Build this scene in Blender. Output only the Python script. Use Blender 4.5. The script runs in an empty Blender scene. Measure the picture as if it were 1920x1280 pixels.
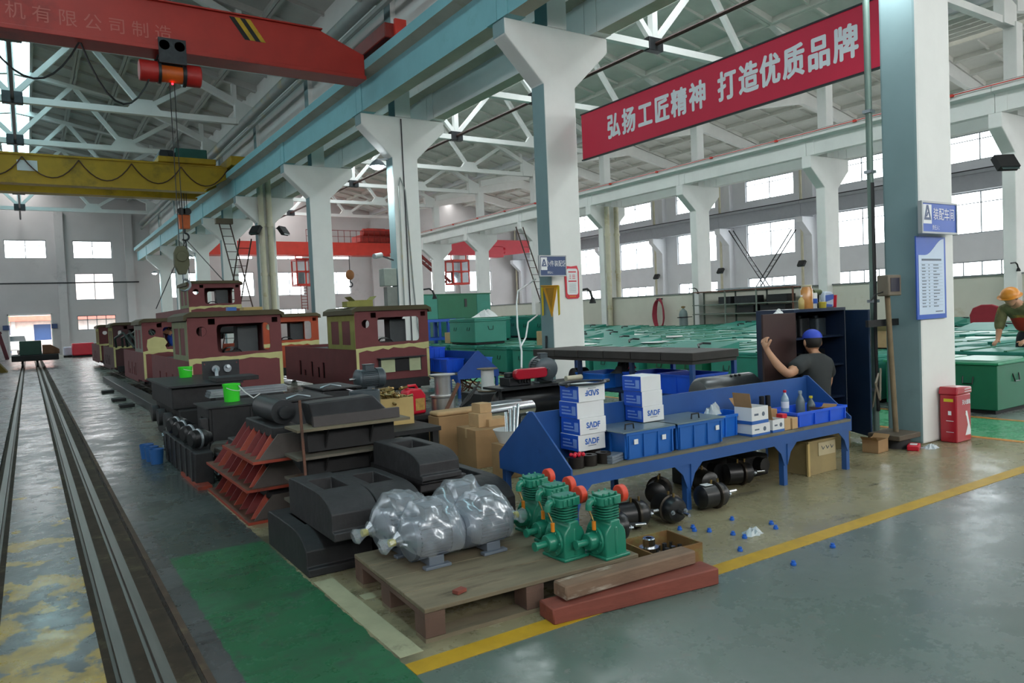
import bpy, bmesh, math, random
from mathutils import Matrix, Vector
random.seed(7)
R_ = math.radians
scene = bpy.context.scene
COL = scene.collection

# ---------------------------------------------------------------- camera
cam_d = bpy.data.cameras.new('camera'); cam = bpy.data.objects.new('camera', cam_d); COL.objects.link(cam)
cam_d.sensor_width = 36.0; cam_d.lens = 36.0 * 1390.0 / 1920.0; cam_d.clip_start = 0.05; cam_d.clip_end = 400
_f, _cx, _cy = 1390.0, 960.0, 640.0
_vp = Vector((53 - _cx, 626 - _cy, _f)).normalized()
_roll = 0.043
_up = Vector((-_roll, -1.0, (-_roll * -1) * 0)); _up.z = -(_up.x * _vp.x + _up.y * _vp.y) / _vp.z; _up.normalize()
_xa = _up.cross(_vp)
if _xa.x < 0: _xa.negate()
# rows = world axes expressed in camera axes (x right, y down, z forward)
_R = Matrix((_xa, _vp, _up))
m3 = Matrix((_R @ Vector((1, 0, 0)), _R @ Vector((0, -1, 0)), _R @ Vector((0, 0, -1)))).transposed()
cam.matrix_world = Matrix.Translation((0, 0, 1.45)) @ m3.to_4x4()
scene.camera = cam

# ---------------------------------------------------------------- world, exposure
world = bpy.data.worlds.new('overcast'); scene.world = world; world.use_nodes = True
bg = world.node_tree.nodes['Background']
bg.inputs['Color'].default_value = (1.0, 0.985, 0.955, 1); bg.inputs['Strength'].default_value = 9.0
scene.view_settings.view_transform = 'Standard'; scene.view_settings.look = 'None'
scene.view_settings.gamma = 1.0; scene.view_settings.use_curve_mapping = False
scene.view_settings.exposure = 0.35
cy = scene.cycles
cy.use_denoising = True
try: cy.denoiser = 'OPENIMAGEDENOISE'
except Exception: pass
cy.max_bounces = 8; cy.diffuse_bounces = 6; cy.glossy_bounces = 3; cy.transmission_bounces = 4; cy.transparent_max_bounces = 8
cy.sample_clamp_indirect = 6.0; cy.caustics_reflective = False; cy.caustics_refractive = False
cy.use_light_tree = True

def portal(loc, rot, sx, sy):
    d = bpy.data.lights.new('daylight_portal', 'AREA'); d.shape = 'RECTANGLE'; d.size = sx; d.size_y = sy
    d.cycles.is_portal = True
    o = bpy.data.objects.new('daylight_portal', d); COL.objects.link(o); o.location = loc; o.rotation_euler = rot
    return o

# ---------------------------------------------------------------- helpers
def lin(h):
    if isinstance(h, str):
        h = h.lstrip('#'); h = [int(h[i:i + 2], 16) / 255 for i in (0, 2, 4)]
    return tuple(c / 12.92 if c <= 0.04045 else ((c + 0.055) / 1.055) ** 2.4 for c in h)

MATS = {}
def mat(key, col=None, rough=0.6, metal=0.0, var=0.12, scale=4.0, bump=0.0, col2=None, thr=0.55, spec=0.5, stretch=None, emit=0.0, alpha=None, coat=0.0):
    """principled material with two-scale noise colour variation; col2 = colour of stains / wear patches"""
    if key in MATS: return MATS[key]
    m = bpy.data.materials.new(key); m.use_nodes = True; MATS[key] = m
    nt = m.node_tree; n = nt.nodes; l = nt.links; b = n['Principled BSDF']
    c = lin(col)
    b.inputs['Roughness'].default_value = rough; b.inputs['Metallic'].default_value = metal
    b.inputs['Specular IOR Level'].default_value = spec
    if coat: b.inputs['Coat Weight'].default_value = coat; b.inputs['Coat Roughness'].default_value = 0.15
    tc = n.new('ShaderNodeTexCoord'); mp = n.new('ShaderNodeMapping'); l.new(tc.outputs['Object'], mp.inputs['Vector'])
    if stretch: mp.inputs['Scale'].default_value = stretch
    nz = n.new('ShaderNodeTexNoise'); nz.inputs['Scale'].default_value = scale; nz.inputs['Detail'].default_value = 5; nz.inputs['Roughness'].default_value = 0.6
    l.new(mp.outputs['Vector'], nz.inputs['Vector'])
    rp = n.new('ShaderNodeValToRGB'); e = rp.color_ramp.elements
    e[0].position = 0.3; e[1].position = 0.7
    e[0].color = tuple(max(0, x * (1 - var)) for x in c) + (1,); e[1].color = tuple(min(1, x * (1 + var)) for x in c) + (1,)
    l.new(nz.outputs['Fac'], rp.inputs['Fac'])
    out = rp.outputs['Color']
    if col2:
        n2 = n.new('ShaderNodeTexNoise'); n2.inputs['Scale'].default_value = scale * 0.6; n2.inputs['Detail'].default_value = 8; n2.inputs['Roughness'].default_value = 0.7
        n2.noise_dimensions = '4D'; n2.inputs['W'].default_value = 3.7
        l.new(mp.outputs['Vector'], n2.inputs['Vector'])
        mr = n.new('ShaderNodeMapRange'); mr.inputs[1].default_value = thr; mr.inputs[2].default_value = thr + 0.12
        l.new(n2.outputs['Fac'], mr.inputs[0])
        mx = n.new('ShaderNodeMix'); mx.data_type = 'RGBA'
        l.new(mr.outputs[0], mx.inputs['Factor']); l.new(out, mx.inputs['A']); mx.inputs['B'].default_value = lin(col2) + (1,)
        out = mx.outputs['Result']
    l.new(out, b.inputs['Base Color'])
    if bump:
        bp = n.new('ShaderNodeBump'); bp.inputs['Strength'].default_value = min(1, bump); bp.inputs['Distance'].default_value = 0.02
        l.new(nz.outputs['Fac'], bp.inputs['Height']); l.new(bp.outputs['Normal'], b.inputs['Normal'])
    if emit:
        b.inputs['Emission Color'].default_value = c + (1,); b.inputs['Emission Strength'].default_value = emit
    if alpha is not None: b.inputs['Alpha'].default_value = alpha
    return m

class MB:
    """mesh builder: collects shapes, builds ONE object"""
    def __init__(s, M=None): s.v = []; s.f = []; s.mi = []; s.cur = 0; s.M = M or Matrix()
    def at(s, x=0, y=0, z=0, rx=0, ry=0, rz=0, sc=1):
        s.M = Matrix.Translation((x, y, z)) @ Matrix.Rotation(rz, 4, 'Z') @ Matrix.Rotation(ry, 4, 'Y') @ Matrix.Rotation(rx, 4, 'X') @ Matrix.Scale(sc, 4); return s
    def add(s, vs, fs):
        k = len(s.v); s.v += [tuple(s.M @ Vector(p)) for p in vs]
        s.f += [tuple(i + k for i in q) for q in fs]; s.mi += [s.cur] * len(fs); return s
    def box(s, x0, x1, y0, y1, z0, z1):
        vs = [(x, y, z) for z in (z0, z1) for y in (y0, y1) for x in (x0, x1)]
        return s.add(vs, [(0, 2, 3, 1), (4, 5, 7, 6), (0, 1, 5, 4), (2, 6, 7, 3), (0, 4, 6, 2), (1, 3, 7, 5)])
    def cb(s, c, d, rx=0, ry=0, rz=0):
        M = s.M; s.M = M @ Matrix.Translation(c) @ Matrix.Rotation(rz, 4, 'Z') @ Matrix.Rotation(ry, 4, 'Y') @ Matrix.Rotation(rx, 4, 'X')
        s.box(-d[0] / 2, d[0] / 2, -d[1] / 2, d[1] / 2, -d[2] / 2, d[2] / 2); s.M = M; return s
    def frame_(s, p, q):
        a = Vector(p); b = Vector(q); d = (b - a); L = d.length; d.normalize()
        up = Vector((0, 0, 1)) if abs(d.z) < 0.95 else Vector((0, 1, 0))
        x = up.cross(d).normalized(); y = d.cross(x).normalized()
        return a, L, Matrix((x, y, d)).transposed().to_4x4()
    def bar(s, p, q, w, h=None):
        h = h or w; a, L, F = s.frame_(p, q); M = s.M; s.M = M @ Matrix.Translation(a) @ F
        s.box(-w / 2, w / 2, -h / 2, h / 2, 0, L); s.M = M; return s
    def cyl(s, p, q, r, r2=None, n=14, cap=True):
        r2 = r if r2 is None else r2; a, L, F = s.frame_(p, q); M = s.M; s.M = M @ Matrix.Translation(a) @ F
        vs = []
        for k, (rr, z) in enumerate(((r, 0), (r2, L))):
            vs += [(rr * math.cos(2 * math.pi * i / n), rr * math.sin(2 * math.pi * i / n), z) for i in range(n)]
        fs = [(i, (i + 1) % n, n + (i + 1) % n, n + i) for i in range(n)]
        if cap: fs += [tuple(range(n - 1, -1, -1)), tuple(range(n, 2 * n))]
        s.add(vs, fs); s.M = M; return s
    def lathe(s, prof, p=(0, 0, 0), q=(0, 0, 1), n=20, close=True):
        a, L, F = s.frame_(p, q); M = s.M; s.M = M @ Matrix.Translation(a) @ F
        vs = []; m = len(prof)
        for (r, z) in prof: vs += [(r * math.cos(2 * math.pi * i / n), r * math.sin(2 * math.pi * i / n), z) for i in range(n)]
        fs = [(j * n + i, j * n + (i + 1) % n, (j + 1) * n + (i + 1) % n, (j + 1) * n + i) for j in range(m - 1) for i in range(n)]
        if close: fs += [tuple(range(n - 1, -1, -1)), tuple(range((m - 1) * n, m * n))]
        s.add(vs, fs); s.M = M; return s
    def tube(s, pts, r, n=6):
        pts = [Vector(p) for p in pts]; m = len(pts); vs = []; px = None
        for k in range(m):
            d = (pts[min(k + 1, m - 1)] - pts[max(k - 1, 0)]).normalized()
            if px is None:
                up = Vector((0, 0, 1)) if abs(d.z) < 0.95 else Vector((0, 1, 0)); x = up.cross(d).normalized()
            else: x = (px - d * px.dot(d)).normalized()
            px = x; y = d.cross(x)
            rr = r[k] if isinstance(r, (list, tuple)) else r
            vs += [tuple(pts[k] + x * rr * math.cos(2 * math.pi * i / n) + y * rr * math.sin(2 * math.pi * i / n)) for i in range(n)]
        fs = [(j * n + i, j * n + (i + 1) % n, (j + 1) * n + (i + 1) % n, (j + 1) * n + i) for j in range(m - 1) for i in range(n)]
        fs += [tuple(range(n - 1, -1, -1)), tuple(range((m - 1) * n, m * n))]
        return s.add(vs, fs)
    def prism(s, poly, ax, a, b):
        """extrude a 2-D polygon (counter-clockwise) along axis ax from a to b; the other two axes in cyclic order"""
        n = len(poly)
        def P(u, v, w): return {'x': (w, u, v), 'y': (v, w, u), 'z': (u, v, w)}[ax]
        if ax == 'y': poly = [(z, x) for (x, z) in poly][::-1] if False else [(p[1], p[0]) for p in poly]
        vs = [P(u, v, a) for u, v in poly] + [P(u, v, b) for u, v in poly]
        fs = [tuple(range(n))[::-1], tuple(range(n, 2 * n))] + [(i, (i + 1) % n, n + (i + 1) % n, n + i) for i in range(n)]
        return s.add(vs, fs)
    def ball(s, c, r, n=12, m=8):
        rx, ry, rz = r if isinstance(r, (list, tuple)) else (r, r, r)
        vs = [(c[0], c[1], c[2] - rz)]
        for j in range(1, m):
            t = -math.pi / 2 + math.pi * j / m
            vs += [(c[0] + rx * math.cos(t) * math.cos(2 * math.pi * i / n), c[1] + ry * math.cos(t) * math.sin(2 * math.pi * i / n), c[2] + rz * math.sin(t)) for i in range(n)]
        vs.append((c[0], c[1], c[2] + rz)); L = len(vs) - 1
        fs = [(0, 1 + (i + 1) % n, 1 + i) for i in range(n)]
        for j in range(m - 2): fs += [(1 + j * n + i, 1 + j * n + (i + 1) % n, 1 + (j + 1) * n + (i + 1) % n, 1 + (j + 1) * n + i) for i in range(n)]
        k = 1 + (m - 2) * n; fs += [(k + i, k + (i + 1) % n, L) for i in range(n)]
        return s.add(vs, fs)
    def mesh(s, name, mats, smooth=True, fix=True):
        me = bpy.data.meshes.new(name); me.from_pydata(s.v, [], s.f)
        for m in (mats if isinstance(mats, (list, tuple)) else [mats]): me.materials.append(m)
        if any(s.mi): me.polygons.foreach_set('material_index', s.mi)
        if fix:
            bm = bmesh.new(); bm.from_mesh(me); bmesh.ops.recalc_face_normals(bm, faces=bm.faces); bm.to_mesh(me); bm.free()
        if smooth:
            me.polygons.foreach_set('use_smooth', [True] * len(me.polygons)); me.set_sharp_from_angle(angle=R_(38))
        me.update(); return me
    def build(s, name, mats, parent=None, bevel=0, smooth=True, loc=None, rz=0, seg=2):
        o = bpy.data.objects.new(name, s.mesh(name, mats, smooth)); COL.objects.link(o)
        if parent: o.parent = parent
        if loc: o.location = loc
        if rz: o.rotation_euler = (0, 0, rz)
        if bevel:
            md = o.modifiers.new('bevel', 'BEVEL'); md.width = bevel; md.segments = seg; md.limit_method = 'ANGLE'; md.angle_limit = R_(40); md.harden_normals = False
        return o

def tag(o, label=None, cat=None, group=None, kind=None):
    if label: o['label'] = label
    if cat: o['category'] = cat
    if group: o['group'] = group
    if kind: o['kind'] = kind
    return o
def thing(name, label, cat, loc=(0, 0, 0), rz=0, group=None):
    o = bpy.data.objects.new(name, None); o.empty_display_size = 0.1; COL.objects.link(o)
    o.location = loc; o.rotation_euler = (0, 0, rz); return tag(o, label, cat, group)
def struct(o): o['kind'] = 'structure'; return o
KIDS = {}
def copy_tree(o, parent=None):
    c = o.copy(); COL.objects.link(c); c.parent = parent
    for ch in [x for x in list(o.children)]: copy_tree(ch, c)
    return c
def place(proto, used, loc, rz=0, label=None, group=None):
    """first use moves the prototype itself, later uses copy it with all parts"""
    if not used: o = proto; used.append(1)
    else: o = copy_tree(proto)
    o.location = loc; o.rotation_euler = (0, 0, rz)
    if label: o['label'] = label
    if group: o['group'] = group
    return o
ORD = ['first', 'second', 'third', 'fourth', 'fifth', 'sixth', 'seventh', 'eighth', 'ninth', 'tenth', 'eleventh', 'twelfth']

def text_mesh(body, size, offset=0.0, depth=0.0, align='CENTER', sx=1.0):
    """lettering as mesh in the XY plane"""
    cu = bpy.data.curves.new('lettering', 'FONT'); cu.body = body; cu.size = size; cu.align_x = align; cu.align_y = 'CENTER'
    cu.offset = offset; cu.extrude = depth; cu.resolution_u = 3
    o = bpy.data.objects.new('lettering', cu); COL.objects.link(o)
    bpy.context.view_layer.update()
    me = bpy.data.meshes.new_from_object(o.evaluated_get(bpy.context.evaluated_depsgraph_get()))
    bpy.data.objects.remove(o); bpy.data.curves.remove(cu)
    if sx != 1.0:
        for v in me.vertices: v.co.x *= sx
    return me
def lettering(body, size, m, parent, loc, rot, offset=0.0, align='CENTER', sx=1.0, name='lettering', bold=0.0):
    me = text_mesh(body, size, 0.0, 0.0, align, sx); me.name = name
    if bold:      # heavier strokes: shifted copies of the glyph in one mesh
        bm = bmesh.new()
        for k_ in range(8): 
            n0 = len(bm.verts); bm.from_mesh(me); bm.verts.ensure_lookup_table()
            a_ = math.pi * k_ / 4
            for v in bm.verts[n0:]: v.co.x += bold * math.cos(a_); v.co.y += bold * math.sin(a_); v.co.z += 0.0002 * k_
        bm.to_mesh(me); bm.free()
    me.materials.clear(); me.materials.append(m)
    o = bpy.data.objects.new(name, me); COL.objects.link(o); o.parent = parent; o.location = loc; o.rotation_euler = rot
    return o
FACE_NX = (R_(90), 0, R_(-90))   # lettering that faces -X, reading towards -Y
FACE_NY = (R_(90), 0, 0)         # lettering that faces -Y, reading towards +X

# ---------------------------------------------------------------- materials
WHITE = mat('white_paint', '#dedfdd', 0.75, var=0.05, scale=1.2, col2='#c8c7c0', thr=0.62)
WALLW = mat('wall_paint', '#dcdde2', 0.85, var=0.05, scale=0.6, col2='#c6c7ca', thr=0.62)
WALLG = mat('gable_paint', '#bdbabb', 0.85, var=0.06, scale=0.5, col2='#98979a', thr=0.6)
TEAL = mat('teal_tone', '#79aeb6', 0.6, var=0.06, scale=1.5, col2='#6fa0a4', thr=0.6)  # teal tone of the left crane beam
TEALG = mat('teal_grey_tone', '#7a9295', 0.7, var=0.06, scale=1.5, col2='#6f8486', thr=0.6)
CONC = mat('roof_concrete', '#b9b8b4', 0.9, var=0.08, scale=1.5, col2='#8d8c88', thr=0.62)
CONCLIT = mat('roof_concrete_lit', '#d6d6d1', 0.9, var=0.06, scale=1.5, col2='#b8b6b0', thr=0.62)  # lighter copy of the roof concrete: brightness of these bays put into the colour
BEIGE = mat('stained_concrete', '#b5b2a4', 0.85, var=0.1, scale=1.5, col2='#9b8c68', thr=0.62)
STEELD = mat('dark_steel', '#35373a', 0.45, 0.6, var=0.25, scale=6)
BLACK = mat('black_paint', '#17181a', 0.35, var=0.3, scale=8)
BLACKM = mat('black_dull', '#19191b', 0.7, var=0.3, scale=6)
RUST = mat('rusty_steel', '#6b4a3c', 0.7, 0.3, var=0.3, scale=8, col2='#3c3230')
GALV = mat('galvanised', '#9aa2a8', 0.4, 0.8, var=0.15, scale=6)
CHROME = mat('bright_steel', '#c8ccd0', 0.2, 1.0, var=0.08)
ALU = mat('aluminium', '#c4c6c6', 0.3, 0.9, var=0.1)
RAIL = mat('rail_steel', '#6a6762', 0.4, 0.5, var=0.15, scale=3, stretch=(6, 0.4, 6))
RAILR = mat('rail_rust', '#4a3a2e', 0.8, 0.2, var=0.3, scale=5, col2='#6e5f47')
REDC = mat('crane_red', '#a3281f', 0.45, var=0.12, scale=1.5, col2='#7e1d17')
REDH = mat('hall_crane_red', '#d63a2c', 0.5, var=0.1, scale=2)
YELC = mat('crane_yellow', '#b08a12', 0.5, var=0.12, scale=2, col2='#8a6c10')
ORANGE = mat('orange_paint', '#d9651c', 0.45, var=0.1)
GREENM = mat('machine_green', '#1f7a62', 0.35, var=0.1, scale=9, coat=0.3)
GREENB = mat('box_green', '#14694a', 0.45, var=0.08, scale=3, col2='#115b40', thr=0.62)
GREENT = mat('box_teal_top', '#2c8474', 0.4, var=0.08, scale=3)
GREENL = mat('box_lid_pale', '#8fb8a8', 0.35, var=0.08, scale=3)
BLUEB = mat('bench_blue', '#25508f', 0.45, var=0.12, scale=4, col2='#1c3a66', thr=0.6)
BLUED = mat('cabinet_blue', '#1d2b44', 0.4, var=0.2, scale=4)
BLUEC = mat('crate_blue', '#1f5fae', 0.4, var=0.06, scale=5)
BLUEP = mat('crate_bright_blue', '#1c58d8', 0.4, var=0.06, scale=5)
BLUEX = mat('carton_blue', '#1f55c4', 0.5, var=0.05)
WHITEX = mat('carton_white', '#d8dadc', 0.6, var=0.04)
CARD = mat('cardboard', '#9c7a55', 0.85, var=0.1, scale=6)
CARDL = mat('cardboard_light', '#b89870', 0.85, var=0.1, scale=6)
WOOD = mat('old_wood', '#6e6250', 0.85, var=0.2, scale=3, stretch=(8, 1, 8), col2='#514636', bump=0.3)
WOODR = mat('red_timber', '#7d4034', 0.8, var=0.18, scale=3, col2='#5a2a24', stretch=(1.2, 6, 6), bump=0.3)
WOODB = mat('brown_timber', '#78604e', 0.85, var=0.2, scale=3, col2='#b5ab9c', thr=0.54, stretch=(1.2, 6, 6), bump=0.3)
PLY = mat('plywood', '#b89f68', 0.8, var=0.1, scale=4)
CAST = mat('cast_iron', '#373638', 0.62, 0.35, var=0.18, scale=14, bump=0.25)
CASTD = mat('cast_iron_dark', '#2b2b2d', 0.6, 0.35, var=0.25, scale=10, bump=0.2)
ORRED = mat('primer_orange', '#963a26', 0.6, var=0.2, scale=6, col2='#5c2a22', thr=0.55)
REDDK = mat('primer_red', '#701c1c', 0.6, var=0.2, scale=6)
LOCO = mat('primer_maroon', '#6e3436', 0.65, var=0.1, scale=3, col2='#5e2d2e', thr=0.6)
LOCOO = mat('primer_red_orange', '#a2411f', 0.65, var=0.1, scale=3)
PUTTY = mat('putty_yellow', '#c3bd84', 0.8, var=0.1, scale=5)
PUTTYG = mat('putty_olive', '#8f8c4a', 0.8, var=0.12, scale=4)
ROOFB = mat('cab_roof_brown', '#4a4128', 0.7, var=0.15, scale=4)
MOTG = mat('motor_grey', '#6f7884', 0.45, 0.2, var=0.1, scale=6)
MOTD = mat('motor_dark_grey', '#4c565c', 0.4, 0.3, var=0.12, scale=6)
REDP = mat('signal_red', '#c4142e', 0.35, var=0.06, scale=3)
REDX = mat('box_red', '#a81228', 0.3, var=0.06, scale=3, coat=0.4)
LIME = mat('lime_plastic', '#35d92a', 0.45, var=0.08)
SKIN = mat('skin', '#b98a6c', 0.55, var=0.06, scale=20)
HAIR = mat('hair', '#1a1614', 0.6, var=0.2)
SHIRT = mat('dark_shirt', '#2b2f30', 0.85, var=0.12, scale=10)
TROU = mat('dark_trousers', '#262a33', 0.85, var=0.12, scale=10)
CAPB = mat('cap_blue', '#2b45b8', 0.6, var=0.08, scale=20)
COVB = mat('coverall_blue', '#2348a8', 0.8, var=0.1, scale=8)
HELM = mat('helmet_orange', '#d88a28', 0.35, var=0.05)
CAMO = mat('camo_shirt', '#6a6a48', 0.85, var=0.35, scale=9, col2='#c8a04a')
REDV = mat('red_vest', '#c43a2c', 0.8, var=0.1)
WPLAS = mat('white_plastic', '#d4d6d6', 0.4, var=0.04)
CABLE = mat('black_cable', '#141416', 0.5, var=0.2)
PIPEG = mat('pipe_grey', '#8d9492', 0.5, var=0.1, scale=2, col2='#a39468')
PIPEC = mat('pipe_cream', '#c0bba4', 0.55, var=0.1, scale=2, col2='#a08f62')
TXTW = mat('lettering_white', '#dfe2e6', 0.5, var=0.02)
TXTR = mat('lettering_faded', '#b25a50', 0.5, var=0.05)
TXTB = mat('lettering_blue', '#2a62b8', 0.5, var=0.02)
TXTG = mat('lettering_grey', '#5c6878', 0.5, var=0.02)
SIGNB = mat('sign_blue', '#2455b4', 0.4, var=0.04)
SIGND = mat('sign_dark_blue', '#24406e', 0.4, var=0.04)
POSTW = mat('poster_pale', '#c2d2e6', 0.5, var=0.03)
PENN = mat('pennant_yellow', '#d89a1c', 0.8, var=0.08)
BRASS = mat('brass', '#8a7448', 0.35, 0.8, var=0.25, scale=20)
GLOW = mat('lamp_glow', '#f2fbff', 0.5, var=0.0, emit=30.0)

def glass_mat(key, tint, mixf=0.12, rough=0.05):
    m = bpy.data.materials.new(key); m.use_nodes = True; MATS[key] = m; nt = m.node_tree; n = nt.nodes; l = nt.links
    n.remove(n['Principled BSDF'])
    t = n.new('ShaderNodeBsdfTransparent'); t.inputs['Color'].default_value = tuple(tint) + (1,)
    g = n.new('ShaderNodeBsdfGlossy'); g.inputs['Roughness'].default_value = rough; g.inputs['Color'].default_value = (0.9, 0.95, 1, 1)
    mx = n.new('ShaderNodeMixShader'); mx.inputs['Fac'].default_value = mixf
    l.new(t.outputs[0], mx.inputs[1]); l.new(g.outputs[0], mx.inputs[2]); l.new(mx.outputs[0], n['Material Output'].inputs['Surface'])
    return m
GLASS = glass_mat('window_glass', (0.93, 0.97, 1.0))
SKYG = glass_mat('skylight_cyan', (0.40, 0.66, 0.72), 0.1, 0.4)
SKYW = glass_mat('skylight_white', (0.72, 0.80, 0.84), 0.1, 0.4)
JAR = glass_mat('clear_plastic', (0.86, 0.92, 0.93), 0.15)
FILM = glass_mat('plastic_film', (0.88, 0.90, 0.93), 0.16, 0.2)
_n = FILM.node_tree.nodes; _l = FILM.node_tree.links; _d = _n.new('ShaderNodeBsdfDiffuse'); _d.inputs['Color'].default_value = (0.75, 0.8, 0.84, 1)
_m = _n.new('ShaderNodeMixShader'); _m.inputs['Fac'].default_value = 0.14; _s = _n['Material Output'].inputs['Surface'].links[0].from_socket
_l.new(_s, _m.inputs[1]); _l.new(_d.outputs[0], _m.inputs[2]); _l.new(_m.outputs[0], _n['Material Output'].inputs['Surface'])
# ================================================================ STRUCTURE
YK = [3.85 + 6.0 * k for k in range(-2, 9)]          # column / truss lines
Y0, Y1 = -9.0, 57.3
XL, XR = -7.7, 38.4

# ---- floor: concrete with painted zones (world position drives the paint)
def floor_material():
    m = bpy.data.materials.new('painted_floor'); m.use_nodes = True
    nt = m.node_tree; n = nt.nodes; l = nt.links; b = n['Principled BSDF']
    tc = n.new('ShaderNodeTexCoord'); sp = n.new('ShaderNodeSeparateXYZ'); l.new(tc.outputs['Object'], sp.inputs[0])
    X, Y = sp.outputs[0], sp.outputs[1]
    def M(op, a, bb=None, c=None):
        k = n.new('ShaderNodeMath'); k.operation = op
        for i, q in enumerate((a, bb, c)):
            if q is None: continue
            if isinstance(q, (int, float)): k.inputs[i].default_value = q
            else: l.new(q, k.inputs[i])
        return k.outputs[0]
    def noise(scale, detail=6, rough=0.65, stretch=(1, 1, 1), w=0.0):
        mp = n.new('ShaderNodeMapping'); mp.inputs['Scale'].default_value = stretch; mp.inputs['Location'].default_value = (w, w * 1.7, 0)
        l.new(tc.outputs['Object'], mp.inputs[0]); k = n.new('ShaderNodeTexNoise')
        k.inputs['Scale'].default_value = scale; k.inputs['Detail'].default_value = detail; k.inputs['Roughness'].default_value = rough
        l.new(mp.outputs[0], k.inputs['Vector']); return k.outputs['Fac']
    def mapr(v, a, bb, c=0.0, d=1.0):
        k = n.new('ShaderNodeMapRange'); k.inputs[1].default_value = a; k.inputs[2].default_value = bb; k.inputs[3].default_value = c; k.inputs[4].default_value = d
        l.new(v, k.inputs[0]); return k.outputs[0]
    def mix(f, a, bb):
        k = n.new('ShaderNodeMix'); k.data_type = 'RGBA'
        if isinstance(f, (int, float)): k.inputs['Factor'].default_value = f
        else: l.new(f, k.inputs['Factor'])
        for nm, q in (('A', a), ('B', bb)):
            if isinstance(q, str): k.inputs[nm].default_value = lin(q) + (1,)
            else: l.new(q, k.inputs[nm])
        return k.outputs['Result']
    wob = M('MULTIPLY', M('SUBTRACT', noise(9, 4), 0.5), 0.05)
    Xw, Yw = M('ADD', X, wob), M('ADD', Y, wob)
    gt = lambda v, t: M('GREATER_THAN', v, t)
    lt = lambda v, t: M('LESS_THAN', v, t)
    AND = lambda *a: a[0] if len(a) == 1 else M('MULTIPLY', a[0], AND(*a[1:]))
    big = noise(0.9, 6); fine = noise(7, 8, 0.7); streak = noise(3, 6, 0.7, (0.35, 2.2, 1), 5.0); spots = noise(26, 3, 0.5, w=9.0)
    conc = mix(mapr(big, 0.35, 0.65), '#3f4041', '#58595a')
    conc = mix(mapr(streak, 0.52, 0.72), conc, '#363839')
    green = mix(mapr(big, 0.35, 0.7), '#275c3e', '#336e4c')
    green = mix(mapr(fine, 0.52, 0.70), green, '#3a4a40')
    green = mix(M('MULTIPLY', mapr(streak, 0.50, 0.70), 0.5), green, '#323e36')
    dgreen = mix(mapr(big, 0.3, 0.7), '#3a4240', '#49514f')
    beige = mix(mapr(big, 0.3, 0.7), '#827a5e', '#968e72')
    beige = mix(mapr(fine, 0.56, 0.70), beige, '#6d685a')
    beige = mix(mapr(streak, 0.60, 0.70), beige, '#524f44')
    oil = AND(mapr(noise(1.7, 5, 0.6, w=2.0), 0.50, 0.62), mapr(X, 3.6, 2.0), lt(Y, 7.5))
    beige = mix(M('MULTIPLY', oil, 0.8), beige, '#433f33')
    teal = mix(mapr(X, 1.0, 6.0), '#4f665a', '#76797b')
    teal = mix(M('MULTIPLY', mapr(big, 0.42, 0.66), 0.6), teal, '#666c6a')
    teal = mix(mapr(fine, 0.60, 0.74), teal, '#706e68')
    aisle = mix(mapr(fine, 0.5, 0.75), '#4f9a70', '#72a084')
    yel = mix(mapr(fine, 0.55, 0.7), '#b99a3a', '#9a8648')
    yst = mix(mapr(fine, 0.45, 0.7), '#9a7c1c', '#74612a')
    c = conc
    c = mix(AND(gt(X, 0.66), lt(Xw, 1.24)), c, dgreen)
    c = mix(AND(gt(Xw, 0.66), lt(Xw, 1.24), lt(Yw, 5.07)), c, green)
    c = mix(AND(gt(Xw, 1.24), lt(X, 8.0), gt(Yw, 2.74)), c, beige)
    c = mix(AND(gt(Xw, 1.24), gt(Y, 6.9), lt(X, 8.0)), c, mix(mapr(big, 0.35, 0.7), '#5d625c', '#74776c'))
    c = mix(AND(gt(Xw, 1.24), lt(Yw, 2.74)), c, teal)
    c = mix(AND(gt(X, 8.0), lt(X, 9.2)), c, aisle)
    c = mix(gt(X, 9.2), c, mix(mapr(big, 0.3, 0.7), '#66716c', '#7d857f'))
    c = mix(gt(X, 24.2), c, mix(mapr(big, 0.3, 0.7), '#a4a5a0', '#b4b4ae'))  # window-bay floor made lighter so it bounces more light upwards
    ys = AND(gt(X, -0.2), lt(X, 0.2), mapr(M('ADD', noise(4.2, 5, 0.55, (1.0, 0.7, 1), 4.0), mapr(Y, 3.0, 9.0, 0.10, -0.12)), 0.53, 0.57))
    c = mix(ys, c, yst)
    c = mix(M('MULTIPLY', mapr(spots, 0.70, 0.76), 0.6), c, '#4a4742')
    l.new(c, b.inputs['Base Color'])
    rg = mapr(noise(1.6, 6, 0.7, w=1.0), 0.3, 0.7, 0.13, 0.40)
    l.new(M('ADD', rg, mapr(fine, 0.3, 0.7, -0.06, 0.10)), b.inputs['Roughness'])
    bp = n.new('ShaderNodeBump'); bp.inputs['Strength'].default_value = 0.045; bp.inputs['Distance'].default_value = 0.02
    l.new(noise(14, 6, 0.6), bp.inputs['Height']); l.new(bp.outputs[0], b.inputs['Normal'])
    return m
FLOORM = floor_material()
fm = MB()
for a, b_ in ((-20, -0.345), (-0.20, 0.19), (0.53, 60)): fm.box(a, b_, -30, Y1 + 25, -0.3, 0)
fm.box(-0.345, -0.2, -30, Y1 + 25, -0.3, -0.06); fm.box(0.19, 0.53, -30, Y1 + 25, -0.3, -0.06)
floor_o = struct(fm.build('floor', FLOORM, smooth=False))
gd = MB(); gd.box(-0.344, -0.201, -9, 57, -0.06, -0.052); gd.box(0.191, 0.529, -9, 57, -0.06, -0.05)
struct(gd.build('trim_1', RAILR, smooth=False))
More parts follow.
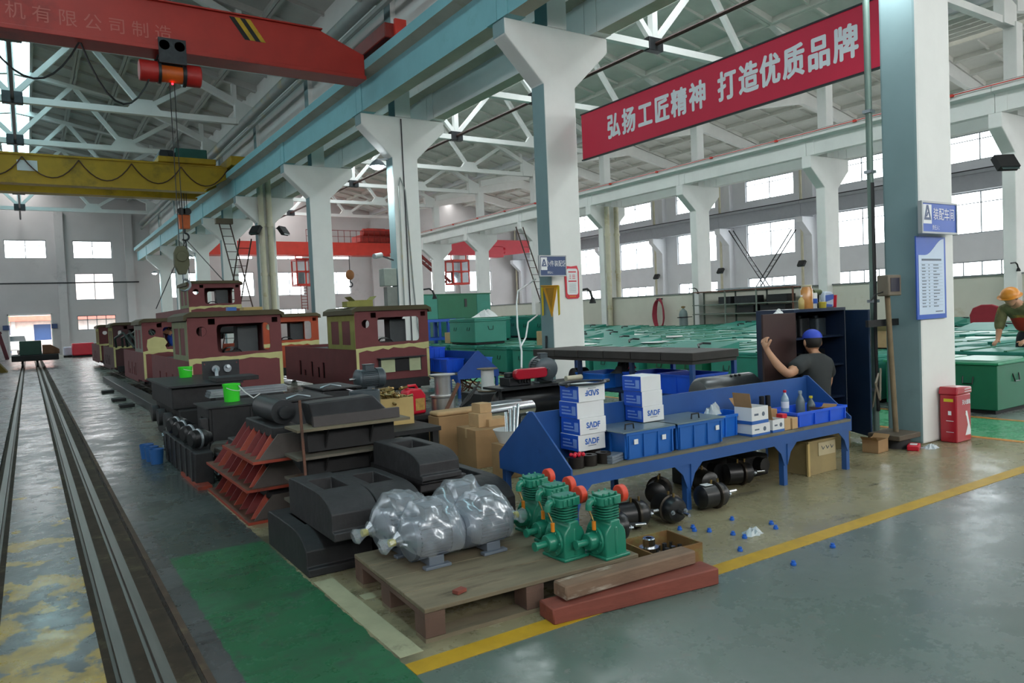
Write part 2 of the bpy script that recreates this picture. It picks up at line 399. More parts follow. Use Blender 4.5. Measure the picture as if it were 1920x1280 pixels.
for x, lb in ((-0.275, 'rusty left rail of the sunken track beside the yellow paint stains'), (0.265, 'worn middle rail of the sunken track, first right of the stained strip'), (0.405, 'worn right rail of the sunken track, nearest the green painted floor')):
    r = MB(); r.prism([(x - 0.035, -0.055), (x + 0.035, -0.055), (x + 0.035, -0.045), (x + 0.012, -0.04), (x + 0.012, -0.028), (x + 0.022, -0.02), (x + 0.022, 0.004), (x - 0.022, 0.004), (x - 0.022, -0.02), (x - 0.012, -0.028), (x - 0.012, -0.04), (x - 0.035, -0.045)], 'y', -8.5, 56.9)
    tag(r.build('track_rail', RAIL), lb, 'rail', 'rails of the sunken track')
# raised edge angle of the groove
e = MB(); e.box(0.53, 0.56, -8.5, 56.5, 0.0, 0.006); struct(e.build('trim_2', RAILR, smooth=False))
# floor lines
YEL = mat('line_yellow', '#b58f22', 0.45, var=0.15, scale=8, col2='#94803c', thr=0.58)
ORL = mat('line_orange', '#c08238', 0.45, var=0.15, scale=8, col2='#98805a', thr=0.58)
ln = MB(); ln.box(1.24, 7.9, 2.72, 2.83, 0, 0.003); struct(ln.build('trim_3', YEL, smooth=False))
ln = MB(); ln.box(7.92, 8.0, -6, 50, 0, 0.003); struct(ln.build('trim_4', ORL, smooth=False))
ln = MB(); ln.box(9.2, 9.28, -6, 50, 0, 0.003); struct(ln.build('trim_5', ORL, smooth=False))
gm = mat('line_cream', '#a3a184', 0.6, var=0.1, scale=8, col2='#6f6d5c', thr=0.55)
ln = MB(); ln.box(1.25, 1.36, 2.9, 4.05, 0, 0.002); ln.box(1.38, 1.52, 3.62, 3.70, 0, 0.002); struct(ln.build('trim_6', gm, smooth=False))

# ---- walls with real openings
def wall_grid(name, m, horiz, h0, h1, z0, z1, holes, t0, t1):
    """wall along 'x' or 'y' from h0..h1, holes = [(a,b,za,zb)], thickness t0..t1; built as boxes between the openings"""
    zs = sorted({z0, z1} | {z for q in holes for z in q[2:]}); w = MB()
    def bx(a, b, c, d):
        if b - a < 1e-4 or d - c < 1e-4: return
        if horiz == 'x': w.box(a, b, t0, t1, c, d)
        else: w.box(t0, t1, a, b, c, d)
    for c, d in zip(zs, zs[1:]):
        cuts = sorted((q[0], q[1]) for q in holes if q[2] <= c + 1e-6 and q[3] >= d - 1e-6); p = h0
        for a, b in cuts: bx(p, a, c, d); p = b
        bx(p, h1, c, d)
    return struct(w.build(name, m, smooth=False))
ZR = [(1.3, 3.0), (4.33, 6.35), (7.8, 9.12)]
wy = [29.5 + 6 * k for k in range(-6, 5)]
holesR = [(y - 1.75, y + 1.75, a, b) for y in wy for a, b in ZR]
wall_grid('wall_right', WALLW, 'y', Y0, Y1, 0, 11.0, holesR, XR, XR + 0.25)
holesL = [(y - 1.75, y + 1.75, a, b) for y in [29.5 + 6 * k for k in range(-6, 5)] for a, b in ((4.6, 5.7),)]  # unseen left windows, put in as a light source
wall_grid('wall_left', WALLG, 'y', Y0, Y1, 0, 11.0, holesL, XL - 0.25, XL)
bx1 = [(-4.8, -2.5), (-1.0, 1.3), (2.79, 5.09)]; bx2 = [(8.4, 10.7), (12.15, 14.45), (15.95, 18.25), (19.75, 22.05)]; bx3 = [(25.5, 27.8), (29.3, 31.6), (33.1, 35.4)]
ZB = [(1.55, 2.52), (3.56, 5.35), (6.33, 7.52)]
holesB = []
for (a, b_) in bx1 + bx2 + bx3:
    for k, (c, d) in enumerate(ZB):
        if (a, b_) == (-1.0, 1.3) and k < 2: continue
        holesB.append((a, b_, c, d))
holesB.append((-1.0, 1.3, 0.0, 2.66))
# the door opening shares rows with the low windows: split rows by hand
wb = MB()
def bb(a, b, c, d): wb.box(a, b, Y1, Y1 + 0.3, c, d)
zs = sorted({0, 13.0} | {z for q in holesB for z in q[2:]})
for c, d in zip(zs, zs[1:]):
    cuts = sorted((q[0], q[1]) for q in holesB if q[2] <= c + 1e-6 and q[3] >= d - 1e-6); p = XL
    for a, b_ in cuts: bb(p, a, c, d); p = b_
    bb(p, XR, c, d)
struct(wb.build('wall_back', WALLG, smooth=False))
holesF = [(a, a + 3.2, 5.0, 8.0) for a in (-6.5, -1.6, 3.3, 9, 14, 19, 26, 31)]  # unseen openings, added to let light in from behind the camera
wall_grid('wall_front', WALLG, 'x', XL, XR, 0, 13.0, holesF, Y0 - 0.3, Y0)

FRAMEW = mat('window_frame', '#8a9094', 0.5, 0.3, var=0.05)
def make_window(w, h, cols=2, trans=0.0):
    """window in the YZ plane, centred on the origin, facing X"""
    o = thing('window_1', None, None); o['kind'] = 'structure'
    f = MB(); t = 0.05
    f.box(-0.04, 0.04, -w / 2, -w / 2 + t, -h / 2, h / 2); f.box(-0.04, 0.04, w / 2 - t, w / 2, -h / 2, h / 2)
    f.box(-0.04, 0.04, -w / 2 + t, w / 2 - t, -h / 2, -h / 2 + t); f.box(-0.04, 0.04, -w / 2 + t, w / 2 - t, h / 2 - t, h / 2)
    ys = [-w / 2 + t + (w - 2 * t) * k / cols for k in range(cols + 1)]
    for y in ys[1:-1]: f.box(-0.03, 0.03, y - 0.025, y + 0.025, -h / 2 + t, h / 2 - t)
    zt = h / 2 - t - trans * h
    if trans: f.box(-0.03, 0.03, -w / 2 + t, w / 2 - t, zt - 0.02, zt + 0.02)
    f.build('window_frame', FRAMEW, o, smooth=False)
    for a, b_ in zip(ys, ys[1:]):
        for za, zb in ([(-h / 2 + t, h / 2 - t)] if not trans else [(-h / 2 + t, zt - 0.02), (zt + 0.02, h / 2 - t)]):
            p = MB(); p.box(-0.004, 0.004, a + 0.02, b_ - 0.02, za, zb); p.build('pane', GLASS, o, smooth=False)
    return o
def windows(kind, w, h, cols, trans, spots, rz=0):
    pr = make_window(w, h, cols, trans); u = []
    for s in spots: place(pr, u, s, rz)
for k, (a, b_) in enumerate(ZR):
    windows(k, 3.5, b_ - a, 4 if k == 0 else 2, 0.25 if k == 1 else (0.2 if k == 2 else 0.0), [(XR + 0.1, y, (a + b_) / 2) for y in wy])
for a, b_ in ((4.6, 5.7),): windows(0, 3.5, b_ - a, 3, 0.0, [(XL - 0.1, y, (a + b_) / 2) for y in [29.5 + 6 * k for k in range(-6, 5)]])
for k, (a, b_) in enumerate(ZB):
    xs = [(p + q) / 2 for (p, q, c, d) in holesB if abs(c - a) < 0.01]
    windows(k, 2.3, b_ - a, 4 if k == 0 else 2, 0.25 if k != 1 else 0.0, [(x, Y1 + 0.12, (a + b_) / 2) for x in xs], R_(90))

# gable pilasters, conduit, door reveal
pl = MB()
for x in (2.05, 6.1, 11.4, 15.2, 19.0, 24.1, 28.5, 32.3): pl.box(x - 0.25, x + 0.25, Y1 - 0.3, Y1, 0, 9.4)
struct(pl.build('trim_7', WALLG, smooth=False))
cd = MB(); cd.cyl((-7, Y1 - 0.33, 4.68), (6.6, Y1 - 0.33, 4.72), 0.045, n=8)
tag(cd.build('conduit', STEELD), 'thin dark conduit running across the far end wall', 'conduit')
dr = thing('door_1', None, None, (0.15, Y1, 0)); dr['kind'] = 'structure'
d = MB(); d.box(-1.22, -1.15, -0.04, 0.34, 0, 2.75); d.box(1.15, 1.22, -0.04, 0.34, 0, 2.75); d.box(-1.22, 1.22, -0.04, 0.34, 2.66, 2.75); d.build('door_frame', WHITE, dr, smooth=False)
for s in (-1, 1):
    d = MB(); d.box(s * 1.32 - 0.17, s * 1.32 + 0.17, -0.1, -0.04, 1.75, 2.05); o = d.build('notice_plate', SIGND, dr, smooth=False)

# ---- columns with corbels
def make_column(x0, x1, zc, zo, zt, xo0, xo1, ztop, side):
    o = thing('column', '-', 'column')
    xm = (x0 + x1) / 2
    c = MB(); yy0, yy1 = 0.0, 0.36
    poly = [(x0 - xm, 0), (x1 - xm, 0), (x1 - xm, zc), (xo1 - xm, zo), (xo1 - xm, zt), (xo0 - xm, zt), (xo0 - xm, zo), (x0 - xm, zc)]
    c.prism(poly, 'y', yy0, yy1)
    # teal tone on the faces that look towards -x
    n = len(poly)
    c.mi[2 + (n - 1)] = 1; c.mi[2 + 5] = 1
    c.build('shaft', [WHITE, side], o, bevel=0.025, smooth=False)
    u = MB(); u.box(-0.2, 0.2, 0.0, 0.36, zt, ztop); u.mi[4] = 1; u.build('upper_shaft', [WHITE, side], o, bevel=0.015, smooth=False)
    return o
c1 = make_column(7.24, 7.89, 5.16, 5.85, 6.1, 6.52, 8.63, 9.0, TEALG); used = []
desc1 = {2: 'thick white column beside the red fire extinguisher box, nearest the camera', 3: 'white column with Y-shaped corbels carrying the small blue area sign and yellow pennant',
         4: 'white column with a lit floodlight and a security camera, behind the maroon cabs', 5: 'white column right of the two drainpipes, behind the orange-red cab',
         6: 'white column with two vertical drainpipes beside the crossed ladders'}
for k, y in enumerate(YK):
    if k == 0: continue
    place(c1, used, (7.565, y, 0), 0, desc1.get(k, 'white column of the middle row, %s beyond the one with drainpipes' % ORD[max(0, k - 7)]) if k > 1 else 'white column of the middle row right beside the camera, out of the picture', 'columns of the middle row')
c2 = make_column(23.69, 24.5, 5.4, 6.05, 6.46, 22.93, 25.16, 9.1, WHITE); used = []
desc2 = {3: 'white column at the right edge behind the orange-helmeted worker', 4: 'white column behind the dark cabinet, right of the crossed wall ladders', 5: 'white column behind the grey gas cylinder', 6: 'white column with two cream drainpipes, right of the pennant column'}
for k, y in enumerate(YK):
    if k < 2: continue
    place(c2, used, (24.095, y, 0), 0, desc2.get(k, 'white column of the right-hand row, %s beyond its drainpipe column' % ORD[max(0, k - 7)]), 'columns of the right-hand row')

# ---- crane beams (one top-level beam per row, one part per span)
def crane_beam(label, xc, zb, zt, mweb, mund, teal, group):
    o = thing('crane_beam', label, 'beam', (xc, 0, 0), 0, group)
    pr = None
    for k in range(len(YK)):
        ya = YK[k] + 0.18; yb = ya + 6.0
        if k == len(YK) - 1: yb = Y1 - 1.2
        if ya > Y1 - 2: continue
        if pr is None or k == len(YK) - 1:
            m = MB(); L = yb - ya - 0.015; zf = zt - 0.2
            poly = [(-0.15, zb), (0.15, zb), (0.15, zf - 0.06), (0.37, zf), (0.37, zt), (-0.37, zt), (-0.37, zf), (-0.15, zf - 0.06)]
            m.prism(poly, 'y', 0, L); n = 8
            m.mi[2 + 0] = 1; m.mi[2 + 6] = 1
            # deeper end block at each bearing
            m.box(-0.17, 0.17, 0.0, 0.3, zb - 0.005, zf - 0.05); m.box(-0.17, 0.17, L - 0.3, L, zb - 0.005, zf - 0.05)
            pr = m.mesh('beam_span', [mweb, mund], smooth=False)
        s = bpy.data.objects.new('beam_span', pr); COL.objects.link(s); s.parent = o; s.location = (0, ya, 0)
    r = MB(); r.box(-0.03, 0.03, YK[0], Y1 - 1.2, zt, zt + 0.1); r.box(-0.06, 0.06, YK[0], Y1 - 1.2, zt, zt + 0.015)
    r.build('rail', RAIL, o, smooth=False)
    return o
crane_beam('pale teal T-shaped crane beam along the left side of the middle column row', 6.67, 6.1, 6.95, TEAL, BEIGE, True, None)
crane_beam('white crane beam on the right side of the middle column row', 8.45, 6.12, 6.97, WHITE, BEIGE, False, None)
b2 = crane_beam('long white crane beam across the windows with a thin red power line on top', 23.1, 6.46, 7.22, WHITE, WHITE, False, None)
bu = MB()
for z in (7.17,): bu.tube([(-0.43, y, z + 0.0) for y in range(-2, 56, 4)], 0.014, 5)
for y in range(-1, 56, 3): bu.box(-0.45, -0.36, y, y + 0.1, 7.13, 7.2)
bu.build('power_line', REDH, b2, smooth=False)
crane_beam('white crane beam on the outer side of the right-hand column row', 24.98, 6.46, 7.22, WHITE, WHITE, False, None)
wbm = thing('wall_crane_beam', 'grey crane beam with dark rail running along the window wall', 'beam', (37.4, 0, 0))
ys = [26.5 + 6 * k for k in range(-6, 6)]
m = MB(); m.box(-0.15, 0.15, 0, 5.985, 6.25, 7.15); m.box(-0.28, 0.28, 0, 5.985, 7.0, 7.15); me = m.mesh('beam_span', mat('grey_beam', '#a2a5ad', 0.8, var=0.05), smooth=False)
for y in ys[:-1]:
    s = bpy.data.objects.new('beam_span', me); COL.objects.link(s); s.parent = wbm; s.location = (0, y, 0)
r = MB(); r.box(-0.05, 0.05, ys[0], 56.5, 7.15, 7.24); r.build('rail', STEELD, wbm, smooth=False)
wp = MB()
used = []
def make_pilaster():
    o = thing('wall_column', '-', 'column')
    c = MB(); c.prism([(0.5, 0), (0.5, 9.9), (0.15, 9.9), (0.15, 6.25), (-0.85, 6.25), (-0.85, 5.95), (0.0, 5.2), (0.0, 0)], 'y', -0.22, 0.22)
    c.build('shaft', WALLW, o, bevel=0.02, smooth=False)
    p = MB(); p.cyl((-0.12, 0.36, 0), (-0.12, 0.36, 9.8), 0.08, n=8); p.build('downpipe', PIPEC, o)
    return o
pr = make_pilaster()
vis = {32.5: 'window-wall column left of the crossed ladders, with bracket under the grey beam', 26.5: 'window-wall column right of the crossed ladders, with bracket under the grey beam', 38.5: 'window-wall column right of the two cream drainpipes', 20.5: 'window-wall column behind the green-grey pole', }
for i, y in enumerate(ys):
    if 6 < y < 57: place(pr, used, (37.95, y, 0), 0, vis.get(y, 'window-wall column with bracket under the grey beam, %s from the far end' % ORD[max(0, int((56.5 - y) // 6))]), 'columns along the window wall')

# ---- walls above the crane beams, partition below
w = MB(); w.box(7.50, 7.66, Y0, Y1, 7.25, 10.35); struct(w.build('wall_middle', WHITE, smooth=False))
w = MB(); w.box(23.9, 24.3, Y0, Y1, 9.95, 10.25); struct(w.build('trim_9', WALLW, smooth=False))
CREAM = mat('partition_cream', '#c9c7ba', 0.8, var=0.05, scale=0.9, col2='#b0a886', thr=0.6)
PT = MB()
for k in range(2, 10):
    PT.box(24.0, 24.12, YK[k] + 0.36, YK[k] + 6.0, 0, 1.95)
struct(PT.build('wall_partition', CREAM, smooth=False))
PT = MB()
for k in range(2, 10): PT.box(23.96, 24.16, YK[k] + 0.36, YK[k] + 6.0, 1.95, 2.0)
struct(PT.build('trim_8', mat('trim_grey', '#7c7f80', 0.6), smooth=False))

# ---- roof: ribbed slabs on folded trusses
def roof(name, xc, half, zr, gap, mskin, skym, skyw):
    sl = 0.22; root = thing(name, None, None, (0, 0, 0)); root['kind'] = 'structure'
    nP = 5; run = (half - gap) / nP; L = run * math.hypot(1, sl); ang = math.atan(sl)
    m = MB(); W = 5.97
    m.box(-0.01, L + 0.01, -0.02, 6.02, 0, 0.05)
    m.box(0, L - 0.02, 0, 0.12, -0.2, 0); m.box(0, L - 0.02, W - 0.12, W, -0.2, 0)
    m.box(0, 0.09, 0.12, W - 0.12, -0.2, 0); m.box(L - 0.11, L - 0.02, 0.12, W - 0.12, -0.2, 0)
    for q in (1.5, 3.0, 4.5): m.box(0.09, L - 0.11, q - 0.04, q + 0.04, -0.1, 0)
    me = m.mesh('roof_slab', mskin, smooth=False)
    for k in range(len(YK)):
        y = YK[k] + 0.18
        for s in (1, -1):
            for j in range(nP):
                u = gap + run * j
                o = bpy.data.objects.new('roof_slab', me); COL.objects.link(o); o.parent = root
                if s == 1: o.location = (xc + u, y, zr - sl * u); o.rotation_euler = (0, ang, 0)
                else: o.location = (xc - u, y + W, zr - sl * u); o.rotation_euler = (0, ang, math.pi)
    # front strip up to the front wall
    if True:
        m = MB()
        for s in (1, -1): m.prism([(xc + s * gap, zr - sl * gap), (xc + s * half, zr - sl * half), (xc + s * half, zr - sl * half + 0.06), (xc + s * gap, zr - sl * gap + 0.06)], 'y', Y0 - 0.3, YK[0] + 0.17)
        o = m.build('roof_edge_slab', mskin, root, smooth=False)
    # ridge skylight: corrugated sheet
    me = None
    for k in range(len(YK) - 1):
        if me is None:
            m = MB(); N = 48; vs = []; fs = []
            for i in range(N + 1):
                yy = 6.0 * i / N; dz = 0.03 * math.sin(i * math.pi / 2)
                vs += [(-gap - 0.1, yy, -sl * gap + 0.08 + dz), (0, yy, 0.16 + dz), (gap + 0.1, yy, -sl * gap + 0.08 + dz)]
            for i in range(N):
                for q in (0, 1): fs.append((3 * i + q, 3 * i + q + 1, 3 * i + 4 + q, 3 * i + 3 + q))
            m.add(vs, fs); me = m.mesh('skylight_sheet', skym, smooth=True, fix=False)
        o = bpy.data.objects.new('skylight_sheet', me); COL.objects.link(o); o.parent = root; o.location = (xc, YK[k] + 0.18, zr)
    return root
roof('ceiling_1', 0.0, 7.7, 11.8, 0.65, CONC, SKYG, 1)
roof('ceiling_2', 15.83, 8.35, 12.0, 1.0, CONCLIT, SKYW, 1)
roof('ceiling_3', 31.25, 7.2, 11.6, 0.3, CONCLIT, CONCLIT, 1)

def make_truss(half, z0, zr, wm):
    o = thing('roof_truss', '-', 'truss')
    ztop = lambda u: (z0 + 0.35 + (half - u) * 0.47) if u > half * 0.52 else (z0 + 0.35 + half * 0.48 * 0.47 + (half * 0.52 - u) * 0.16)
    T = 0.16
    b = MB(); b.box(-half, half, -0.1, 0.1, z0 - 0.1, z0 + 0.1); b.build('bottom_chord', wm, o, smooth=False)
    t = MB(); us = [half, half * 0.52, 0, -half * 0.52, -half]
    for a, c in zip(us, us[1:]): t.bar((a, 0, ztop(abs(a))), (c, 0, ztop(abs(c))), 0.22, 0.22)
    t.build('top_chord', wm, o, smooth=False)
    for s in (1, -1):
        e = MB(); e.prism([(s * (half - 0.75), z0 - 0.1), (s * half, z0 - 0.1), (s * half, z0 + 0.5), (s * (half - 0.35), z0 + 0.62), (s * (half - 0.75), z0 + 0.72)], 'y', -0.14, 0.14); e.build('end_block', wm, o, smooth=False)
        g = MB(); x = s * half * 0.5; g.prism([(x - 0.5, z0 + 0.1), (x + 0.5, z0 + 0.1), (x + 0.27, z0 + 0.42), (x - 0.27, z0 + 0.42)], 'y', -0.09, 0.09); g.build('gusset', wm, o, smooth=False)
        for (ua, ub) in ((0.0, 0.27), (0.5, 0.27), (0.5, 0.74)):
            w = MB(); w.bar((s * half * ua, 0, z0 + 0.1), (s * half * ub, 0, ztop(half * ub)), T, T); w.build('web_member', wm, o, smooth=False)
        # short posts carrying the roof slab above the steep end of the chord
        for uu in (0.74, 0.9):
            w = MB(); w.box(s * half * uu - 0.08, s * half * uu + 0.08, -0.08, 0.08, ztop(half * uu), zr - 0.22 * half * uu - 0.18); w.build('post', wm, o, smooth=False)
    k = MB(); k.box(-0.1, 0.1, -0.1, 0.1, z0 + 0.1, ztop(0)); k.build('king_post', wm, o, smooth=False)
    k = MB(); k.box(-0.28, 0.28, -0.13, 0.13, z0 - 0.14, z0 + 0.24); k.build('centre_block', STEELD, o, bevel=0.02, smooth=False)
    k = MB(); k.box(-0.1, 0.1, -0.1, 0.1, ztop(0) + 0.1, zr - 0.05); k.build('ridge_post', wm, o, smooth=False)
    return o
for (xc, half, z0, zr, nm, bay) in ((0.0, 7.45, 8.8, 11.8, WHITE, 'left bay'), (15.83, 8.2, 9.07, 12.0, WHITE, 'middle bay')):
    pr = make_truss(half, z0, zr, nm); used = []
    for k, y in enumerate(YK):
        if k < 2: continue
        place(pr, used, (xc, y + 0.18, 0), 0, 'pale concrete roof truss over the %s, %s of its row from the camera' % (bay, ORD[k - 2]), 'roof trusses of the ' + bay)
rb = thing('roof_beam', '-', 'beam'); used = []
for s in (-1, 1):
    m = MB(); m.prism([(0, 10.75), (0, 11.35), (s * 7.1, 9.80), (s * 7.1, 9.45)], 'y', -0.12, 0.12); m.build('rafter', WHITE, rb, smooth=False)
for k, y in enumerate(YK):
    if k >= 3: place(rb, used, (31.25, y + 0.18, 0), 0, 'plain white roof beam over the window bay, %s from the camera' % ORD[k - 3], 'roof beams of the window bay')
# ties along the ridge line
TIEB = mat('tie_maroon', '#4f3430', 0.6, 0.2, var=0.15)
t = MB(); t.cyl((15.83, 0, 9.12), (15.83, 56.9, 9.12), 0.06, n=8); tag(t.build('tie_pipe', TIEB), 'long maroon tie pipe linking the truss middles of the middle bay', 'pipe')
t = MB(); t.cyl((0, 0, 8.8), (0, 56.9, 8.8), 0.05, n=8); tag(t.build('tie_pipe', STEELD), 'dark tie pipe linking the truss middles of the left bay under the cyan skylight', 'pipe')
t = MB(); t.cyl((6.95, 8, 8.72), (6.95, 56.9, 8.72), 0.16, n=12); t.cyl((6.95, 8, 8.36), (6.95, 56.9, 8.36), 0.07, n=8)
tag(t.build('gutter_pipe', PIPEG), 'thick grey gutter pipe along the top of the left bay wall', 'pipe')

# ---- daylight portals at the openings
def portals():
    for a, b_ in ZR: portal((XR + 0.3, 24.1, (a + b_) / 2), (0, R_(90), 0), b_ - a, 66)
    for a, b_ in ((4.6, 5.7),): portal((XL - 0.3, 24.1, (a + b_) / 2), (0, R_(-90), 0), b_ - a, 66)
    for a, b_ in ZB: portal((15.4, Y1 + 0.35, (a + b_) / 2), (R_(-90), 0, 0), 46, b_ - a)
    portal((15, Y0 - 0.35, 6.5), (R_(90), 0, 0), 45, 3)
    for xc, g, z in ((0, 0.65, 12.0), (15.83, 1.0, 12.2)): portal((xc, 24, z), (0, 0, 0), 2 * g, 66)
portals()
# ================================================================ CRANES, BANNER, SIGNS, LOCOMOTIVES
from mathutils.geometry import tessellate_polygon
def plate(mb, outer, holes, ax, a, b):
    """flat plate with real holes. 2-D loops; ax 'y': (x,z) from y=a..b, ax 'x': (y,z) from x=a..b, ax 'z': (x,y)"""
    loops = [outer] + holes
    flat = [p for L in loops for p in L]
    tris = tessellate_polygon([[Vector((p[0], p[1], 0)) for p in L] for L in loops])
    def P(p, w): return {'x': (w, p[0], p[1]), 'y': (p[0], w, p[1]), 'z': (p[0], p[1], w)}[ax]
    n = len(flat); vs = [P(p, a) for p in flat] + [P(p, b) for p in flat]; fs = []
    for t in tris: fs.append(tuple(t)); fs.append(tuple(i + n for i in t[::-1]))
    k = 0
    for L in loops:
        m = len(L)
        for i in range(m): fs.append((k + i, k + (i + 1) % m, k + (i + 1) % m + n, k + i + n))
        k += m
    return mb.add(vs, fs)
def rect(x0, x1, y0, y1): return [(x0, y0), (x1, y0), (x1, y1), (x0, y1)]
def rrect(x0, x1, y0, y1, r=0.05, n=3):
    out = []
    for (cx, cy_, a0) in ((x1 - r, y1 - r, 0), (x0 + r, y1 - r, 90), (x0 + r, y0 + r, 180), (x1 - r, y0 + r, 270)):
        for i in range(n + 1):
            t = R_(a0 + 90 * i / n); out.append((cx + r * math.cos(t), cy_ + r * math.sin(t)))
    return out
def circ(cx, cy_, r, n=14): return [(cx + r * math.cos(2 * math.pi * i / n), cy_ + r * math.sin(2 * math.pi * i / n)) for i in range(n)]
def arc_pts(p, q, sag, n=10):
    p = Vector(p); q = Vector(q)
    return [tuple(p.lerp(q, i / n) - Vector((0, 0, sag * 4 * (i / n) * (1 - i / n)))) for i in range(n + 1)]

# ---- red travelling crane of the left bay
rc = thing('overhead_crane', 'dark red single-girder overhead crane with faded lettering and red-orange hoist', 'crane', (0, 14.9, 0))
g = MB(); ZB_, ZT_ = 6.52, 7.42
g.prism([(-7.2, ZB_ + 0.08), (6.3, ZB_ + 0.08), (6.3, 7.05), (5.35, ZT_), (-7.2, ZT_)], 'y', 0.06, 0.46)
g.box(-7.2, 6.3, -0.02, 0.54, ZB_, ZB_ + 0.08); g.box(-7.2, 5.4, 0.0, 0.52, ZT_, ZT_ + 0.03)
g.build('girder', REDC, rc, bevel=0.008, smooth=False)
t = MB(); t.box(6.35, 6.95, -0.95, 1.75, 7.12, 7.42); t.build('end_carriage', mat('carriage_red', '#7c1f18', 0.5, var=0.15), rc, bevel=0.02)
t = MB(); t.box(6.55, 6.8, -1.02, -0.95, 7.05, 7.5); t.box(6.55, 6.8, 1.75, 1.82, 7.05, 7.5); t.build('buffer', REDH, rc, smooth=False)
for yy in (-0.7, 1.4):
    w = MB(); w.cyl((6.6, yy, 7.19), (6.75, yy, 7.19), 0.14, n=16); w.build('wheel', STEELD, rc)
for i_, ch in enumerate('机有限公司制造'): lettering(ch, 0.30, TXTR, rc, (0.12 + 0.378 * i_, 0.05, 6.84), FACE_NY, 0, name='character')
for j, cl in enumerate((BLACK, YELC, BLACK, YELC)):
    s = MB(); x = 3.85 + j * 0.1; s.prism([(x, 6.98), (x + 0.1, 6.98), (x - 0.18, 7.38), (x - 0.28, 7.38)][::-1], 'y', 0.05, 0.056); s.prism([(x, 6.98), (x + 0.1, 6.98), (x + 0.0, 6.98)], 'y', 0.05, 0.051) if False else None
    s.build('hazard_stripe', cl, rc, smooth=False)
h = thing('hoist', None, None); h.parent = rc; h.location = (2.5, 0.26, 0)
del_keys = [k for k in ('label', 'category') if k in h.keys()]
for k in del_keys: del h[k]
HOR = mat('hoist_red', '#a8231f', 0.45, var=0.15); HOO = mat('hoist_orange', '#c85a1a', 0.45, var=0.15)
m = MB(); m.cyl((-0.53, 0, 6.2), (-0.2, 0, 6.2), 0.19, n=20); m.build('motor_cover', HOR, h, bevel=0.02)
m = MB(); m.cyl((0.22, 0, 6.2), (0.53, 0, 6.2), 0.2, n=20); m.build('gear_cover', HOR, h, bevel=0.02)
m = MB(); m.cyl((-0.2, 0, 6.2), (0.22, 0, 6.2), 0.17, n=20); m.build('rope_drum', HOO, h)
m = MB(); m.cyl((-0.22, 0, 6.2), (-0.17, 0, 6.2), 0.21, n=20); m.cyl((0.2, 0, 6.2), (0.26, 0, 6.2), 0.22, n=20); m.box(-0.17, 0.2, -0.14, 0.14, 6.3, 6.55); m.box(-0.22, 0.25, -0.3, -0.27, 6.3, 6.75); m.box(-0.22, 0.25, 0.27, 0.3, 6.3, 6.75)
for s in (-1, 1): m.cyl((-0.12, s * 0.3, 6.62), (-0.12, s * 0.24, 6.62), 0.09, n=14); m.cyl((0.14, s * 0.3, 6.62), (0.14, s * 0.24, 6.62), 0.09, n=14)
m.build('trolley', STEELD, h, smooth=True)
m = MB(); m.tube([(-0.02, 0, 6.05), (-0.02, 0, 2.95)], 0.008, 5); m.tube([(0.06, 0, 6.05), (0.06, 0, 2.95)], 0.008, 5); m.build('hoist_rope', CABLE, h)
m = MB(); m.ball((0.02, -0.05, 6.0), 0.02); m.build('indicator_lamp', mat('red_lamp', '#ff2030', 0.4, emit=6.0), h)
hb = MB(); hb.prism([(-0.06, 2.45), (0.06, 2.45), (0.13, 2.62), (0.13, 2.85), (0.07, 2.98), (-0.07, 2.98), (-0.13, 2.85), (-0.13, 2.62)], 'y', -0.07, 0.07); hb.cyl((0, -0.09, 2.78), (0, 0.09, 2.78), 0.1, n=16)
hb.at(0.02, 0, 0).build('hook_block', mat('hook_olive', '#5a5a44', 0.6, 0.3, var=0.2), h, bevel=0.01)
hk = MB(); hk.tube([(0.02, 0, 2.47), (0.02, 0, 2.36)] + [(0.02 + 0.11 * math.sin(R_(a)), 0, 2.25 + 0.11 * math.cos(R_(a))) for a in range(0, 250, 25)], [0.022] * 8 + [0.02, 0.016, 0.012, 0.006][:4], 8); hk.build('hook', GALV, h)
fc = MB(); pts = arc_pts((2.3, 0.2, 6.5), (1.05, 0.2, 6.55), 1.0); fc.tube(pts, 0.018, 6); fc.tube(arc_pts((1.05, 0.2, 6.55), (-0.4, 0.2, 6.55), 0.75), 0.018, 6); fc.tube(arc_pts((-0.4, 0.2, 6.55), (-2.2, 0.2, 6.55), 0.9), 0.018, 6); fc.build('festoon_cable', CABLE, rc)

# ---- yellow double-girder crane
yc = thing('overhead_crane', 'yellow double-girder overhead crane with green-covered trolley and hanging hook block', 'crane', (0, 28.1, 0))
for j, yy in enumerate((0.0, 1.7)):
    g = MB(); g.prism([(-7.2, 6.28), (5.5, 6.28), (6.35, 6.75), (6.35, 7.12), (-7.2, 7.12)], 'y', yy + 0.04, yy + 0.42); g.box(-7.2, 5.6, yy, yy + 0.46, 6.22, 6.28); g.box(-7.2, 6.35, yy, yy + 0.46, 7.12, 7.15); g.box(-7.2, 6.2, yy + 0.2, yy + 0.26, 7.15, 7.22)
    g.build('girder', YELC, yc, smooth=False)
t = MB(); t.box(6.35, 6.95, -0.6, 2.6, 7.12, 7.45); t.build('end_carriage', YELC, yc, bevel=0.02)
for yy in (-0.3, 2.3):
    w = MB(); w.cyl((6.6, yy, 7.2), (6.75, yy, 7.2), 0.15, n=16); w.build('wheel', STEELD, yc)
t = MB(); t.box(4.1, 6.0, 0.1, 2.0, 7.22, 7.42); t.build('trolley_frame', YELC, yc, bevel=0.02)
t = MB(); t.box(4.7, 5.75, 0.3, 1.7, 7.42, 7.78); t.build('machinery_cover', mat('cover_green', '#24564e', 0.6, var=0.1), yc, bevel=0.03)
